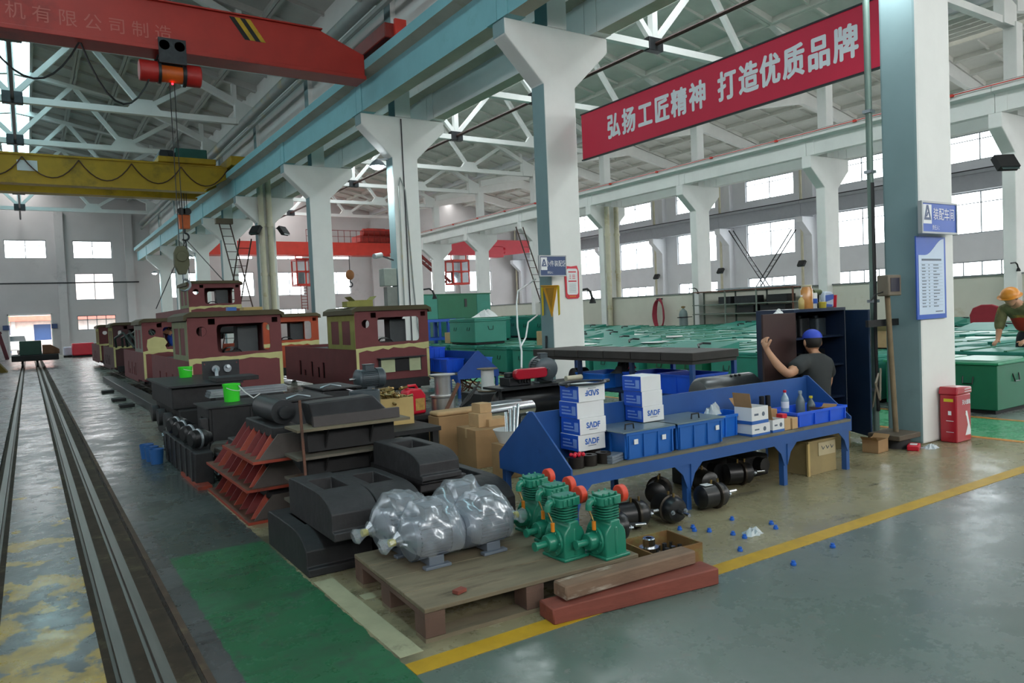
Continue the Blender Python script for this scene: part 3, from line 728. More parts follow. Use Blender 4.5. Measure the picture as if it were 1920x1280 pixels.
t = MB(); t.box(4.2, 4.65, 0.3, 1.6, 7.42, 7.68); t.cyl((4.3, 0.2, 7.5), (4.3, 1.8, 7.5), 0.16, n=14); t.build('drive_unit', STEELD, yc, bevel=0.02)
t = MB(); t.box(0.0, 0.55, 0.02, 0.04, 6.62, 6.95); t.build('rating_plate', WPLAS, yc, smooth=False)
m = MB()
for a in (-1.4, 0.15, 1.7, 3.25, 4.8): m.tube(arc_pts((a, -0.02, 7.05), (a + 1.55, -0.02, 7.05), 0.62), 0.02, 5)
m.build('festoon_cable', mat('cable_brown', '#4a2a20', 0.6), yc)
m = MB()
for a in (-0.12, -0.04, 0.04, 0.12): m.tube([(4.95 + a, 0.9, 7.3), (4.95 + a, 0.9, 5.7)], 0.012, 5)
m.build('hoist_rope', CABLE, yc)
hb = MB(); hb.prism([(-0.17, 5.0), (0.17, 5.0), (0.2, 5.5), (-0.2, 5.5)], 'y', -0.13, 0.13); hb.at(4.95, 0.9, 0); hb.v = [tuple(hb.M @ Vector(p)) for p in hb.v]; hb.M = Matrix()
hb.build('hook_block', HOO, yc, bevel=0.02)
hb = MB(); hb.cyl((4.85, 0.74, 5.62), (4.85, 1.06, 5.62), 0.13, n=16); hb.cyl((5.06, 0.74, 5.62), (5.06, 1.06, 5.62), 0.13, n=16); hb.box(4.93, 4.98, 0.74, 1.06, 5.5, 5.72); hb.build('sheave', BLACK, yc)
hk = MB(); hk.tube([(4.95, 0.9, 5.0), (4.95, 0.9, 4.85)] + [(4.95 + 0.13 * math.sin(R_(a)), 0.9, 4.72 + 0.13 * math.cos(R_(a))) for a in range(0, 250, 25)], 0.035, 8); hk.build('hook', STEELD, yc)

# ---- wire-rope sling carrying the lifted loco
LX, LY = 4.45, 22.0
sg = MB()
for (x, y, z) in ((LX - 0.6, 23.3, 2.70), (LX + 0.6, 23.3, 2.70), (LX - 0.6, 29.0, 2.15), (LX + 0.6, 29.0, 2.15)): sg.tube([(4.98, 29.0, 4.62), (x, y, z)], 0.016, 5)
tag(sg.build('wire_sling', STEELD), 'four-legged wire rope sling spread over the lifted maroon cab', 'sling')

# ---- crane of the middle bay (far)
fcn = thing('overhead_crane', 'bright red overhead crane with handrail and hanging cab, far in the middle bay', 'crane', (0, 50, 0))
g = MB(); g.prism([(8.3, 6.55), (9.6, 6.0), (21.9, 6.0), (23.1, 6.5), (23.1, 6.9), (8.3, 6.9)], 'y', 0, 0.5); g.build('girder', REDH, fcn, smooth=False)
g = MB(); g.box(8.3, 23.1, 1.8, 2.3, 6.1, 6.9); g.build('girder', REDH, fcn, smooth=False)
for x in (8.2, 22.9):
    g = MB(); g.box(x, x + 0.45, -1.2, 3.4, 7.1 if x < 10 else 7.35, 7.6 if x < 10 else 7.75); g.build('end_carriage', REDH, fcn, bevel=0.02)
hr = MB()
for i in range(15): hr.box(16.2 + i * 0.45, 16.23 + i * 0.45, 0, 0.03, 6.9, 7.75)
hr.box(16.2, 22.6, 0, 0.03, 7.3, 7.33); hr.box(16.2, 22.6, 0, 0.03, 7.72, 7.76); hr.build('handrail', mat('rail_dark_red', '#7a2420', 0.6), fcn, smooth=False)
tr = MB(); tr.box(20.2, 23.4, 0.3, 2.0, 7.0, 7.5); tr.box(20.8, 22.2, 0.4, 1.8, 7.5, 8.0); tr.cyl((20.4, 0.3, 7.7), (22.8, 0.3, 7.7), 0.25, n=12); tr.build('trolley', mat('trolley_red', '#a03028', 0.6, var=0.3, scale=3), fcn, bevel=0.03)
def crane_cab(parent, x, y, z0, z1, w):
    c = MB(); t = 0.09
    for xx in (x, x + w - t):
        for yy in (y, y + 1.2 - t): c.box(xx, xx + t, yy, yy + t, z0, z1)
    for z in (z0, (z0 + z1) / 2, z1 - t): c.box(x, x + w, y, y + t, z, z + t); c.box(x, x + t, y, y + 1.2, z, z + t); c.box(x, x + w, y + 1.2 - t, y + 1.2, z, z + t); c.box(x + w - t, x + w, y, y + 1.2, z, z + t)
    c.box(x + w / 2 - 0.04, x + w / 2 + 0.04, y, y + t, z0, z1)
    c.build('cab_frame', REDH, parent, smooth=False)
    c = MB(); c.box(x, x + w, y, y + 1.2, z1, z1 + 0.05); c.box(x, x + w, y, y + 1.2, z0 - 0.05, z0); c.build('cab_roof', REDH, parent, smooth=False)
    c = MB(); c.box(x + 0.3, x + 0.7, y + 0.5, y + 0.9, z0, z0 + 0.9); c.build('operator_seat', STEELD, parent, bevel=0.03)
    h = MB(); h.box(x + 0.05, x + 0.12, y + 0.3, y + 0.37, z1, z1 + 0.7); h.box(x + w - 0.12, x + w - 0.05, y + 0.3, y + 0.37, z1, z1 + 0.7); h.build('hanger', REDH, parent, smooth=False)
    for k in range(2):
        p = MB(); p.box(x + t + k * w / 2, x + w / 2 - t / 2 + k * w / 2 - (0.05 if k else 0), y + 0.03, y + 0.04, z0 + t, z1 - t); p.build('pane', GLASS, parent, smooth=False)
crane_cab(fcn, 15.6, 0.6, 4.0, 5.8, 1.3)
l = MB()
for k in range(9): l.box(15.95, 16.35, 0.9, 0.94, 2.4 + k * 0.2, 2.44 + k * 0.2)
l.box(15.92, 15.96, 0.88, 0.96, 2.3, 4.0); l.box(16.34, 16.38, 0.88, 0.96, 2.3, 4.0); l.build('access_ladder', mat('rail_dark_red', '#7a2420'), fcn, smooth=False)
hkm = MB(); hkm.tube([(19.3, 0.3, 6.0), (19.3, 0.3, 4.9)], 0.03, 5); hkm.build('hoist_rope', CABLE, fcn)
hkm = MB(); hkm.ball((0, 0, 0), (0.33, 0.18, 0.36)); hkm.at(); o = hkm.build('hook_block', mat('hook_brown', '#8a5a30', 0.6), fcn, loc=(19.3, 0.3, 4.65))
hkm = MB(); hkm.tube([(19.3, 0.3, 4.35), (19.3, 0.3, 4.15)] + [(19.3 + 0.16 * math.sin(R_(a)), 0.3, 3.97 + 0.16 * math.cos(R_(a))) for a in range(0, 250, 25)], 0.05, 6); hkm.build('hook', STEELD, fcn)
f3 = thing('overhead_crane', 'red crane with glazed operator cab and stair behind the right-hand columns', 'crane', (0, 47.4, 0))
g = MB(); g.prism([(25.2, 6.9), (25.2, 6.4), (26.0, 5.85), (30.5, 5.85), (33.0, 6.1), (37.0, 6.5), (37.0, 7.0), (25.2, 7.0)][::-1], 'y', 0, 0.6); g.build('girder', REDP, f3, smooth=False)
g = MB(); g.box(28.9, 30.4, -0.1, 0.9, 5.7, 6.5); g.cyl((29.0, 0.2, 6.2), (30.6, 0.2, 6.2), 0.3); g.build('trolley', REDP, f3, bevel=0.03)
crane_cab(f3, 25.9, -0.2, 3.75, 5.45, 1.4)
st = MB(); st.bar((23.6, 0.2, 5.8), (25.9, 0.2, 3.9), 0.08, 0.2); st.bar((23.6, 1.0, 5.8), (25.9, 1.0, 3.9), 0.08, 0.2)
for k in range(9): st.box(23.75 + k * 0.25, 23.95 + k * 0.25, 0.2, 1.0, 5.55 - k * 0.205, 5.58 - k * 0.205)
st.build('stair', mat('rail_dark_red', '#7a2420'), f3, smooth=False)

# ---- red banner with white lettering
bn = thing('banner', 'long red banner with white Chinese lettering hung between two columns', 'banner', (7.92, 0, 0))
BANR = mat('banner_red', '#cc1a40', 0.5, var=0.05, scale=1.0)
b = MB(); b.box(-0.012, 0.012, 3.95, 9.74, 3.955, 4.685); b.build('cloth', BANR, bn, smooth=False)
b = MB(); b.box(-0.022, 0.022, 3.95, 9.76, 4.685, 4.705); b.box(-0.022, 0.022, 3.95, 9.76, 3.935, 3.955)
for y in (5.1, 6.3, 7.4, 8.5): b.box(0.012, 0.03, y - 0.015, y + 0.015, 3.95, 4.69)
b.build('frame', STEELD, bn, smooth=False)
for ch, y in zip('弘扬工匠精神打造优质品牌', (8.94, 8.59, 8.23, 7.88, 7.54, 7.19, 6.68, 6.33, 6.00, 5.66, 5.32, 4.98)): lettering(ch, 0.40, TXTW, bn, (-0.016, y, 4.305), FACE_NX, name='character', bold=0.013, sx=0.78)

# ---- signs on the two near columns
def sign_board(name, label, x, y, z, w, h, m, edge, title, ts, sub, logo=True, tx=0.12):
    s = thing(name, label, 'sign', (x, y, z))
    b = MB(); b.box(-w / 2, w / 2, -0.012, 0.012, -h / 2, h / 2); b.build('panel', m, s, smooth=False)
    f = MB(); t = 0.018
    f.box(-w / 2 - t, w / 2 + t, -0.02, 0.02, h / 2, h / 2 + t); f.box(-w / 2 - t, w / 2 + t, -0.02, 0.02, -h / 2 - t, -h / 2); f.box(-w / 2 - t, -w / 2, -0.02, 0.02, -h / 2, h / 2); f.box(w / 2, w / 2 + t, -0.02, 0.02, -h / 2, h / 2)
    f.build('frame', edge, s, smooth=False)
    lettering(title, ts, TXTW, s, (tx * w, -0.016, 0.10 * h), FACE_NY, 0.002, sx=0.8)
    lettering(sub, ts * 0.4, TXTW, s, (-0.1 * w, -0.016, -0.36 * h), FACE_NY, 0.0005, sx=0.8)
    if logo:
        g = MB(); x0 = -w / 2 + 0.015; ww = w * 0.24
        g.box(x0, x0 + ww, -0.0145, -0.013, -0.22 * h, 0.45 * h); lp = g.build('logo_plate', TXTW, s, smooth=False)
        g = MB(); cx = x0 + ww / 2; r = ww * 0.42; zc = 0.14 * h
        plate(g, [(cx - r, zc - r), (cx + r, zc - r), (cx + 0.25 * r, zc + r * 1.25), (cx - 0.25 * r, zc + r * 1.25)], [[(cx - 0.5 * r, zc - 0.62 * r), (cx + 0.5 * r, zc - 0.62 * r), (cx, zc + 0.72 * r)]], 'y', -0.0165, -0.0150)
        g.bar((cx - 0.3 * r, -0.016, zc - 0.5 * r), (cx + 0.12 * r, -0.016, zc + 0.15 * r), 0.002, 0.25 * r)
        g.build('logo_mark', SIGND, lp, smooth=False)
        lettering('中车装备', ww * 0.24, TXTB, lp, (cx, -0.0152, -0.16 * h), FACE_NY, 0.0005) if False else None
    return s
SILV = mat('sign_frame', '#9a9ea0', 0.4, 0.4, var=0.04)
sign_board('hanging_sign', 'small dark blue area sign on the column above the yellow pennant', 7.10, 9.62, 2.18, 0.50, 0.30, SIGND, SILV, '小件装配区', 0.105, '责任人：', tx=0.13)
sign_board('workshop_sign', 'blue workshop name sign with a logo above the pale blue poster', 7.42, 3.76, 2.19, 0.62, 0.27, SIGNB, SILV, '装配车间', 0.125, '责任人：', tx=0.13)
bk = MB(); bk.box(7.02, 7.12, 9.64, 9.70, 2.12, 2.16); bk.box(7.02, 7.40, 9.70, 9.86, 2.12, 2.16); bk.build('bracket', SILV, bpy.data.objects['hanging_sign']).location = (-7.10, -9.62, -2.18)
bk = MB(); bk.cyl((7.12, 3.77, 2.30), (7.30, 3.86, 2.30), 0.02); bk.cyl((7.6, 3.77, 2.15), (7.6, 3.86, 2.15), 0.02); bk.build('bracket', SILV, bpy.data.objects['workshop_sign']).location = (-7.42, -3.76, -2.19)
# pale blue notice poster
ps = thing('notice_poster', 'tall pale blue notice poster with a blue border on the near column', 'poster', (7.41, 3.835, 1.62))
b = MB(); b.box(-0.27, 0.27, -0.006, 0.006, -0.40, 0.40); b.build('sheet', SIGNB, ps, smooth=False)
b = MB(); top = [(-0.235 + 0.47 * i / 12, 0.22 + 0.16 * (0.5 - 0.5 * math.cos(math.pi * max(0, (i - 3) / 9)))) for i in range(13)]
b.prism([(-0.235, -0.355), (0.235, -0.355)] + top[::-1], 'y', -0.0085, -0.0065); b.build('page', POSTW, ps, smooth=False)
b = MB(); rr = random.Random(3)
b.box(-0.18, 0.18, -0.0105, -0.009, 0.165, 0.185)
for k in range(14):
    z = 0.12 - k * 0.031
    b.box(-0.2, 0.2, -0.0095, -0.009, z + 0.015, z + 0.0165)
    b.box(-0.18, -0.18 + 0.05 + 0.03 * rr.random(), -0.0105, -0.009, z, z + 0.009); b.box(-0.06, -0.04, -0.0105, -0.009, z, z + 0.009); b.box(0.03, 0.08 + 0.08 * rr.random(), -0.0105, -0.009, z, z + 0.009)
b.box(0.06, 0.19, -0.0105, -0.009, -0.335, -0.325); b.build('printed_lines', TXTG, ps, smooth=False)
# red and white shaped notice
ns = thing('shaped_notice', 'red and white rounded notice board on the second column', 'poster', (7.65, 9.835, 1.95))
b = MB(); b.prism([(-0.14, -0.27), (-0.1, -0.3), (0.11, -0.3), (0.14, -0.27), (0.145, 0.15), (0.11, 0.25), (-0.02, 0.235), (-0.17, 0.25), (-0.15, 0.1)], 'y', -0.008, 0.006); b.build('board', REDP, ns, smooth=False)
b = MB(); b.prism(rrect(-0.115, 0.115, -0.235, 0.20, 0.04), 'y', -0.011, -0.0085); b.build('page', WHITEX, ns, smooth=False)
b = MB(); b.box(-0.085, 0.085, -0.013, -0.0115, -0.02, 0.0); b.box(-0.08, 0.08, -0.013, -0.0115, 0.135, 0.155)
for z in (0.085, 0.06, 0.03): b.box(-0.06, -0.03, -0.013, -0.0115, z, z + 0.01); b.box(0.0, 0.06, -0.013, -0.0115, z, z + 0.01)
b.build('red_lines', REDP, ns, smooth=False)
b = MB()
for k in range(7): b.box(-0.07, 0.07, -0.013, -0.0115, -0.06 - k * 0.022, -0.055 - k * 0.022)
b.build('grey_lines', TXTG, ns, smooth=False)
b = MB()
for k in range(5): b.box(-0.065 + k * 0.028, -0.048 + k * 0.028, -0.010, -0.0085, -0.272, -0.255)
b.build('gold_lettering', PENN, ns, smooth=False)
# yellow pennant
pn = thing('pennant', 'yellow triangular pennant with hanging ribbons on the second column', 'pennant', (7.215, 9.86, 1.86))
b = MB(); b.prism([(-0.2, 0), (-0.02, -0.5), (0.2, 0.0)][::-1], 'x', -0.012, 0.0); b.build('cloth', PENN, pn, smooth=False)
b = MB(); b.prism([(-0.12, -0.02), (-0.02, -0.38), (0.12, -0.02)][::-1], 'x', -0.016, -0.0125); b.build('centre_panel', mat('pennant_dark', '#a87818', 0.8), pn, smooth=False)
b = MB(); b.cyl((-0.012, -0.24, 0.0), (-0.012, 0.24, 0.02), 0.012, n=8); b.build('rod', PENN, pn)
for y in (-0.23, 0.22):
    b = MB(); b.prism([(y - 0.03, 0), (y + 0.03, 0), (y + 0.02, -0.48), (y - 0.02, -0.46)][::-1], 'x', -0.014, -0.008); b.build('ribbon', mat('ribbon_yellow', '#d8b818', 0.8), pn, smooth=False)

# ---- locomotives
def make_loco(label, x, y, z, body, hood_len=2.9, roof=ROOFB, lift=False, lamp_box=False, side=PUTTYG, inner=STEELD, patch=False):
    L = thing('mine_locomotive', label, 'locomotive', (x, y, z))
    W, D, Z0, Z1 = 0.70, 1.4, 0.28, 1.58
    f = MB()
    big = rrect(-0.28, 0.52, 1.02, 1.46, 0.06)
    plate(f, rect(-W, W, Z0, Z1), [big[::-1], circ(-0.5, 1.36, 0.075)[::-1], rect(-0.36, -0.26, 1.42, 1.52)[::-1] if False else rect(-0.40, -0.30, 1.46, 1.55)[::-1], rect(0.56, 0.65, 1.46, 1.54)[::-1]], 'y', 0.0, 0.02)
    f.build('front_panel', body, L, smooth=False)
    s = MB(); w1 = rect(0.22, 0.62, 1.0, 1.42); w2 = rect(0.78, 1.18, 1.0, 1.42)
    plate(s, rect(0.02, D, Z0, Z1), [], 'x', -W, -W + 0.02); s.build('side_panel', body, L, smooth=False)
    s = MB(); plate(s, rect(0.02, D, Z0, Z1), [rrect(0.25, 1.1, 1.0, 1.46, 0.06)[::-1]], 'x', W - 0.02, W); s.build('side_panel', body, L, smooth=False)
    b = MB(); plate(b, rect(-W + 0.02, W - 0.02, Z0, Z1), [rrect(-0.5, -0.06, 1.0, 1.42, 0.06)[::-1], rrect(0.06, 0.5, 1.0, 1.42, 0.06)[::-1]], 'y', D - 0.02, D); b.build('rear_panel', body, L, smooth=False)
    r = MB(); prof = [(-W - 0.06, Z1 - 0.05), (-W - 0.02, Z1 - 0.05), (-W, Z1), (W, Z1), (W + 0.02, Z1 - 0.05), (W + 0.06, Z1 - 0.05), (W + 0.05, Z1 + 0.03), (W - 0.05, Z1 + 0.08), (-W + 0.05, Z1 + 0.08), (-W - 0.05, Z1 + 0.03)]
    r.prism(prof, 'y', -0.05, D + 0.05); r.build('cab_roof', roof, L, smooth=False)
    # putty: wavy band below the window and strips on the edges
    p = MB(); rr = random.Random(int(abs(x * 100 + y))); n = 14
    up = [(-W + 2 * W * i / n, 0.985 + rr.uniform(-0.01, 0.01) - 0.04 * (1 - i / n)) for i in range(n + 1)]; lo = [(-W + 2 * W * i / n, 0.86 + rr.uniform(-0.02, 0.02) + 0.05 * math.sin(3.0 * i / n)) for i in range(n + 1)]
    p.prism(lo + up[::-1], 'y', -0.004, 0.0); p.build('putty_band', PUTTY, L, smooth=False)
    for xa in (-W, W - 0.05):
        p = MB(); p.prism(rect(xa, xa + 0.05, Z0 + 0.05, 0.87), 'y', -0.0032, 0.0005); p.build('putty_strip', PUTTY, L, smooth=False)
    if patch:
        p = MB(); p.prism([(-0.58, 0.9), (-0.2, 0.92), (-0.25, 1.05), (-0.2, 1.12), (-0.26, 1.22), (-0.45, 1.26), (-0.6, 1.2), (-0.62, 1.05)], 'y', -0.005, 0); p.build('putty_patch', PUTTY, L, smooth=False)
    q = MB(); plate(q, rect(0.0, D - 0.03, 0.92, Z1 - 0.06), [w1[::-1], w2[::-1]], 'x', -W - 0.005, -W); q.build('side_putty', side, L, smooth=False)
    # cab interior
    c = MB(); c.box(0.1, 0.42, 0.35, 0.6, 0.95, 1.42); c.build('control_box', mat('control_grey', '#474d51', 0.5), L, bevel=0.01)
    c = MB(); c.box(-0.66, 0.66, 0.9, D - 0.04, Z0, 0.9); c.cyl((0.2, 0.55, 0.6), (0.2, 0.55, 0.95), 0.05); c.build('engine_cover', BLACKM, L, smooth=False)
    c = MB(); c.lathe([(0.13, 0), (0.15, 0.015), (0.13, 0.03), (0.115, 0.015)], (0.0, 0.32, 1.0), (0.0, 0.25, 1.1), 16, close=False); c.bar((-0.12, 0.3, 1.02), (0.12, 0.3, 1.02), 0.02); c.build('hand_wheel', BLACK, L)
    if lamp_box:
        c = MB(); c.box(-0.3, 0.52, -0.03, 0.0, 0.50, 0.74); c.build('recess_plate', BLACKM, L, smooth=False)
        c = MB(); c.box(-0.32, 0.56, -0.14, 0.0, 0.735, 0.75); c.build('shelf_lip', STEELD, L, smooth=False)
        for a_, b_ in ((-0.26, 0.0), (0.28, 0.5)):
            c = MB(); c.box(a_, b_, -0.035, -0.03, 0.49, 0.725); c.build('putty_panel', mat('putty_pale', '#b4bc98', 0.8, var=0.08), L, smooth=False)
    # hood with slots
    h = MB(); holes = [rect(yy, yy + 0.13, 0.34, 0.34 + hh)[::-1] for yy, hh in ((1.75, 0.3), (2.05, 0.2), (2.45, 0.3), (2.9, 0.12), (3.2, 0.3))if yy + 0.3 < 1.4 + hood_len]
    plate(h, rect(D, D + hood_len, 0.2, 0.92), holes, 'x', -W + 0.03, -W + 0.05); h.box(W - 0.05, W - 0.03, D, D + hood_len, 0.2, 0.92); h.box(-W + 0.03, W - 0.03, D + hood_len, D + hood_len + 0.02, 0.2, 0.92)
    h.build('hood', body, L, smooth=False)
    h = MB(); h.box(-W + 0.07, W - 0.07, D + 0.02, D + hood_len - 0.02, 0.22, 0.86); h.build('battery_well', BLACKM, L, smooth=False)
    rr = random.Random(int(y * 10)); h = MB()
    for k in range(5): a = Vector((rr.uniform(-0.5, 0.5), D + 0.3 + k * 0.5, 0.86)); h.tube([a, a + Vector((0.1, 0.1, 0.14)), a + Vector((0.3, 0.3, 0.05))], 0.03, 6)
    h.build('hose_ends', BLACK, L)
    u = MB(); u.box(-0.5, 0.5, 0.0, D + hood_len, 0.16, Z0); u.box(-0.62, 0.62, -0.12, 0.0, 0.2, 0.36); u.build('underframe', BLACKM, L, smooth=False)
    for yy in (0.9, D + hood_len - 0.9):
        for sx in (-1, 1):
            w = MB(); w.cyl((sx * 0.33, yy, 0.19), (sx * 0.27, yy, 0.19), 0.19, n=20); w.build('wheel', STEELD, L)
    return L
A_ = make_loco('large maroon mine locomotive cab nearest the castings, green buckets before it', 2.70, 12.0, 0.014, LOCO, inner=STEELD, side=mat('putty_grey_green', '#7f8466', 0.8))
B_ = make_loco('maroon mine locomotive with olive side window frames and a recessed front panel', 5.40, 12.15, 0.014, LOCO, lamp_box=True)
D_ = make_loco('maroon mine locomotive with a yellow putty patch, worker in a blue cap inside', 2.78, 18.0, 0.014, LOCO, side=mat('putty_grey', '#84847a', 0.8), patch=True)
C_ = make_loco('orange-red mine locomotive cab seen between the two front maroon cabs', 5.32, 18.0, 0.014, LOCOO)
E_ = make_loco('maroon mine locomotive hanging from the crane above the others', LX, LY, 1.06, LOCO, hood_len=5.2, side=mat('putty_grey_green', '#7f8466'))
F_ = make_loco('dark maroon locomotive body behind the putty-patched one', 2.8, 25.0, 0.014, mat('primer_dark', '#4a2a2c', 0.7, var=0.15), hood_len=2.6)
G_ = make_loco('dark red locomotive body farthest down the track, near the end wall', 2.9, 31.6, 0.014, mat('primer_dark_red', '#5a2426', 0.7, var=0.15), hood_len=3.2)
# assembly track under the locos
for x, lb in ((2.42, 'left rail under the row of maroon locomotives'), (3.02, 'right rail under the row of maroon locomotives'), (5.1, 'left rail under the locomotive with olive side frames'), (5.7, 'right rail under the locomotive with olive side frames')):
    r = MB(); r.box(x - 0.025, x + 0.025, 11.0, 38.0, 0.0, 0.012); tag(r.build('track_rail', RAIL, smooth=False), lb, 'rail', 'rails of the assembly tracks')
# ================================================================ FOREGROUND: PALLET, MOTORS, COMPRESSORS
PZ = 0.155
pt = thing('pallet', 'worn brown wooden pallet carrying wrapped motors and green compressors', 'pallet', (1.40, 2.955, 0), R_(-2.5))
PW = mat('pallet_wood', '#756a56', 0.85, var=0.22, scale=2.2, col2='#55493a', stretch=(1, 5, 5), bump=0.25, thr=0.54)
PWR = mat('pallet_block', '#5e483e', 0.85, var=0.2, scale=6, bump=0.2)
for j in range(4):
    m = MB(); m.box(0, 1.23 - 0.02 * (j % 2), 0.24 * j + 0.002, 0.24 * j + 0.237, PZ - 0.022, PZ - random.uniform(0, 0.002)); m.build('deck_board', PW, pt, bevel=0.004, smooth=False)
for i, x in enumerate((0.0, 0.53, 1.11)):
    m = MB(); m.box(x, x + 0.1, 0.0, 0.95, PZ - 0.045, PZ - 0.022); m.build('stringer_board', PWR, pt, smooth=False)
    for y in (0.0, 0.43, 0.83):
        m = MB(); m.box(x, x + 0.1, y, y + 0.12, 0.02, PZ - 0.045); m.build('block', PWR, pt, bevel=0.004, smooth=False)
for y in (0.0, 0.43, 0.83):
    m = MB(); m.box(0, 1.21, y, y + 0.11, 0.0, 0.02); m.build('bottom_board', PW, pt, smooth=False)
m = MB(); m.box(-0.03, 0.03, -0.02, 0.02, 0, 0.018); tag(m.build('wood_offcut', WOODR, None, 0.003, loc=(1.62, 3.03, PZ + 0.001), rz=0.3), 'tiny reddish wood offcut lying on the bare pallet front', 'offcut')

def fins(mb, x0, x1, r, r2, n):
    for i in range(n):
        a = 2 * math.pi * i / n
        if math.sin(a) > 0.82: continue
        c, s = math.cos(a), math.sin(a); t = 0.004
        mb.add([(x0, r * c - t * s, r * s + t * c), (x0, r2 * c - t * s, r2 * s + t * c), (x0, r2 * c + t * s, r2 * s - t * c), (x0, r * c + t * s, r * s - t * c),
                (x1, r * c - t * s, r * s + t * c), (x1, r2 * c - t * s, r2 * s + t * c), (x1, r2 * c + t * s, r2 * s - t * c), (x1, r * c + t * s, r * s - t * c)],
               [(0, 1, 2, 3), (4, 7, 6, 5), (0, 4, 5, 1), (1, 5, 6, 2), (2, 6, 7, 3), (3, 7, 4, 0)])
def make_motor(name, label, body, r=0.105, L=0.3, cap=None, wrap=False, group=None):
    """electric motor, axis along x, shaft towards -x, origin under its feet"""
    o = thing(name, label, 'motor', group=group); zc = r + 0.035
    m = MB().at(0, 0, zc); m.cyl((-L * 0.36, 0, 0), (L * 0.22, 0, 0), r * 0.9, n=24); fins(m, -L * 0.35, L * 0.21, r * 0.88, r, 30); m.build('stator_body', body, o)
    m = MB().at(0, 0, zc); m.lathe([(r * 0.45, 0), (r * 0.8, 0.01), (r * 0.97, 0.025), (r * 0.97, 0.05)], (-L * 0.52, 0, 0), (-L * 0.3, 0, 0), 24); m.build('end_bell', body, o)
    m = MB().at(0, 0, zc); m.lathe([(r * 1.0, 0), (r * 1.0, L * 0.22), (r * 0.85, L * 0.28), (r * 0.3, L * 0.285)], (L * 0.22, 0, 0), (L, 0, 0), 24); m.build('fan_cover', body, o)
    m = MB(); m.box(-L * 0.3, L * 0.18, -r * 0.95, -r * 0.55, 0, 0.016); m.box(-L * 0.3, L * 0.18, r * 0.55, r * 0.95, 0, 0.016); m.box(-L * 0.2, L * 0.08, -r * 0.75, r * 0.75, 0.012, 0.06); m.build('foot', body, o, bevel=0.003)
    m = MB().at(0, 0, zc + r * 0.95); m.box(-L * 0.18, L * 0.14, -0.05, 0.05, -0.02, 0.045); m.box(-L * 0.2, L * 0.16, -0.055, 0.055, 0.045, 0.056); m.build('terminal_box', body, o, bevel=0.004)
    m = MB().at(0, 0, zc); m.cyl((-L * 0.5, 0, 0), (-L * 0.72, 0, 0), 0.016, n=12); m.build('shaft', CHROME, o)
    if cap:
        m = MB().at(0, 0, zc); m.cyl((-L * 0.68, 0, 0), (-L * 0.78, 0, 0), 0.02, n=12); m.build('shaft_cap', cap, o)
    if wrap:
        rr = random.Random(wrap); nu, nv = 22, 26; vs = []; fs = []
        for i in range(nu + 1):
            t = i / nu; x = -L * 0.66 + t * L * 1.24
            env = min(1.0, 1.25 * (1 - abs(2 * t - 1.06) ** 3.2)) if 0.02 < t < 0.99 else 0.25
            for j in range(nv + 1):
                a = R_(-62) + R_(304) * j / nv; a = R_(-32 + 244 * j / nv)
                # draped over the terminal box: taller crown
                top = max(0, math.sin(a)); bx = 1.0 + 0.42 * top ** 3 * (1 if 0.25 < t < 0.72 else 0.35)
                R = (r * 1.07 * env + 0.012) * bx + rr.uniform(-0.003, 0.004) + 0.006 * math.sin(13 * t + 4 * a + wrap) + 0.005 * math.sin(23 * t - 7 * a)
                vs.append((x + rr.uniform(-0.003, 0.003), R * math.cos(a) * 1.04, zc + R * math.sin(a)))
        for i in range(nu):
            for j in range(nv): k = i * (nv + 1) + j; fs.append((k, k + 1, k + nv + 2, k + nv + 1))
        m = MB(); m.add(vs, fs)
        # gathered tail of the bag
        me = m.mesh('plastic_film', FILM, smooth=True, fix=False)
        f = bpy.data.objects.new('plastic_film', me); COL.objects.link(f); f.parent = o
        tl = MB(); tl.lathe([(0.05, 0), (0.022, 0.03), (0.03, 0.06), (0.045, 0.09), (0.03, 0.11)], (-L * 0.6, 0, zc + 0.01), (-L, 0, zc - 0.02), 9, close=False); tl.build('bag_tail', FILM, o, smooth=False)
    return o
YCAP = mat('cap_yellow', '#c8b820', 0.5)
gm_ = 'wrapped motors on the pallet'
for k, (x, y, rz, lb) in enumerate(((1.72, 3.50, 0.0, 'plastic-wrapped grey motor at the front left of the pallet'), (2.03, 3.505, math.pi + 0.03, 'plastic-wrapped grey motor in the front beside the green compressors'),
                                    (1.68, 3.775, 0.03, 'plastic-wrapped grey motor behind the front left one, yellow shaft cap at far left'), (2.05, 3.80, math.pi, 'plastic-wrapped grey motor at the back beside the rear green compressor'))):
    o = make_motor('wrapped_motor', lb, MOTG, 0.115, 0.31, YCAP, wrap=k + 1, group=gm_); o.location = (x, y, PZ); o.rotation_euler = (0, 0, rz)

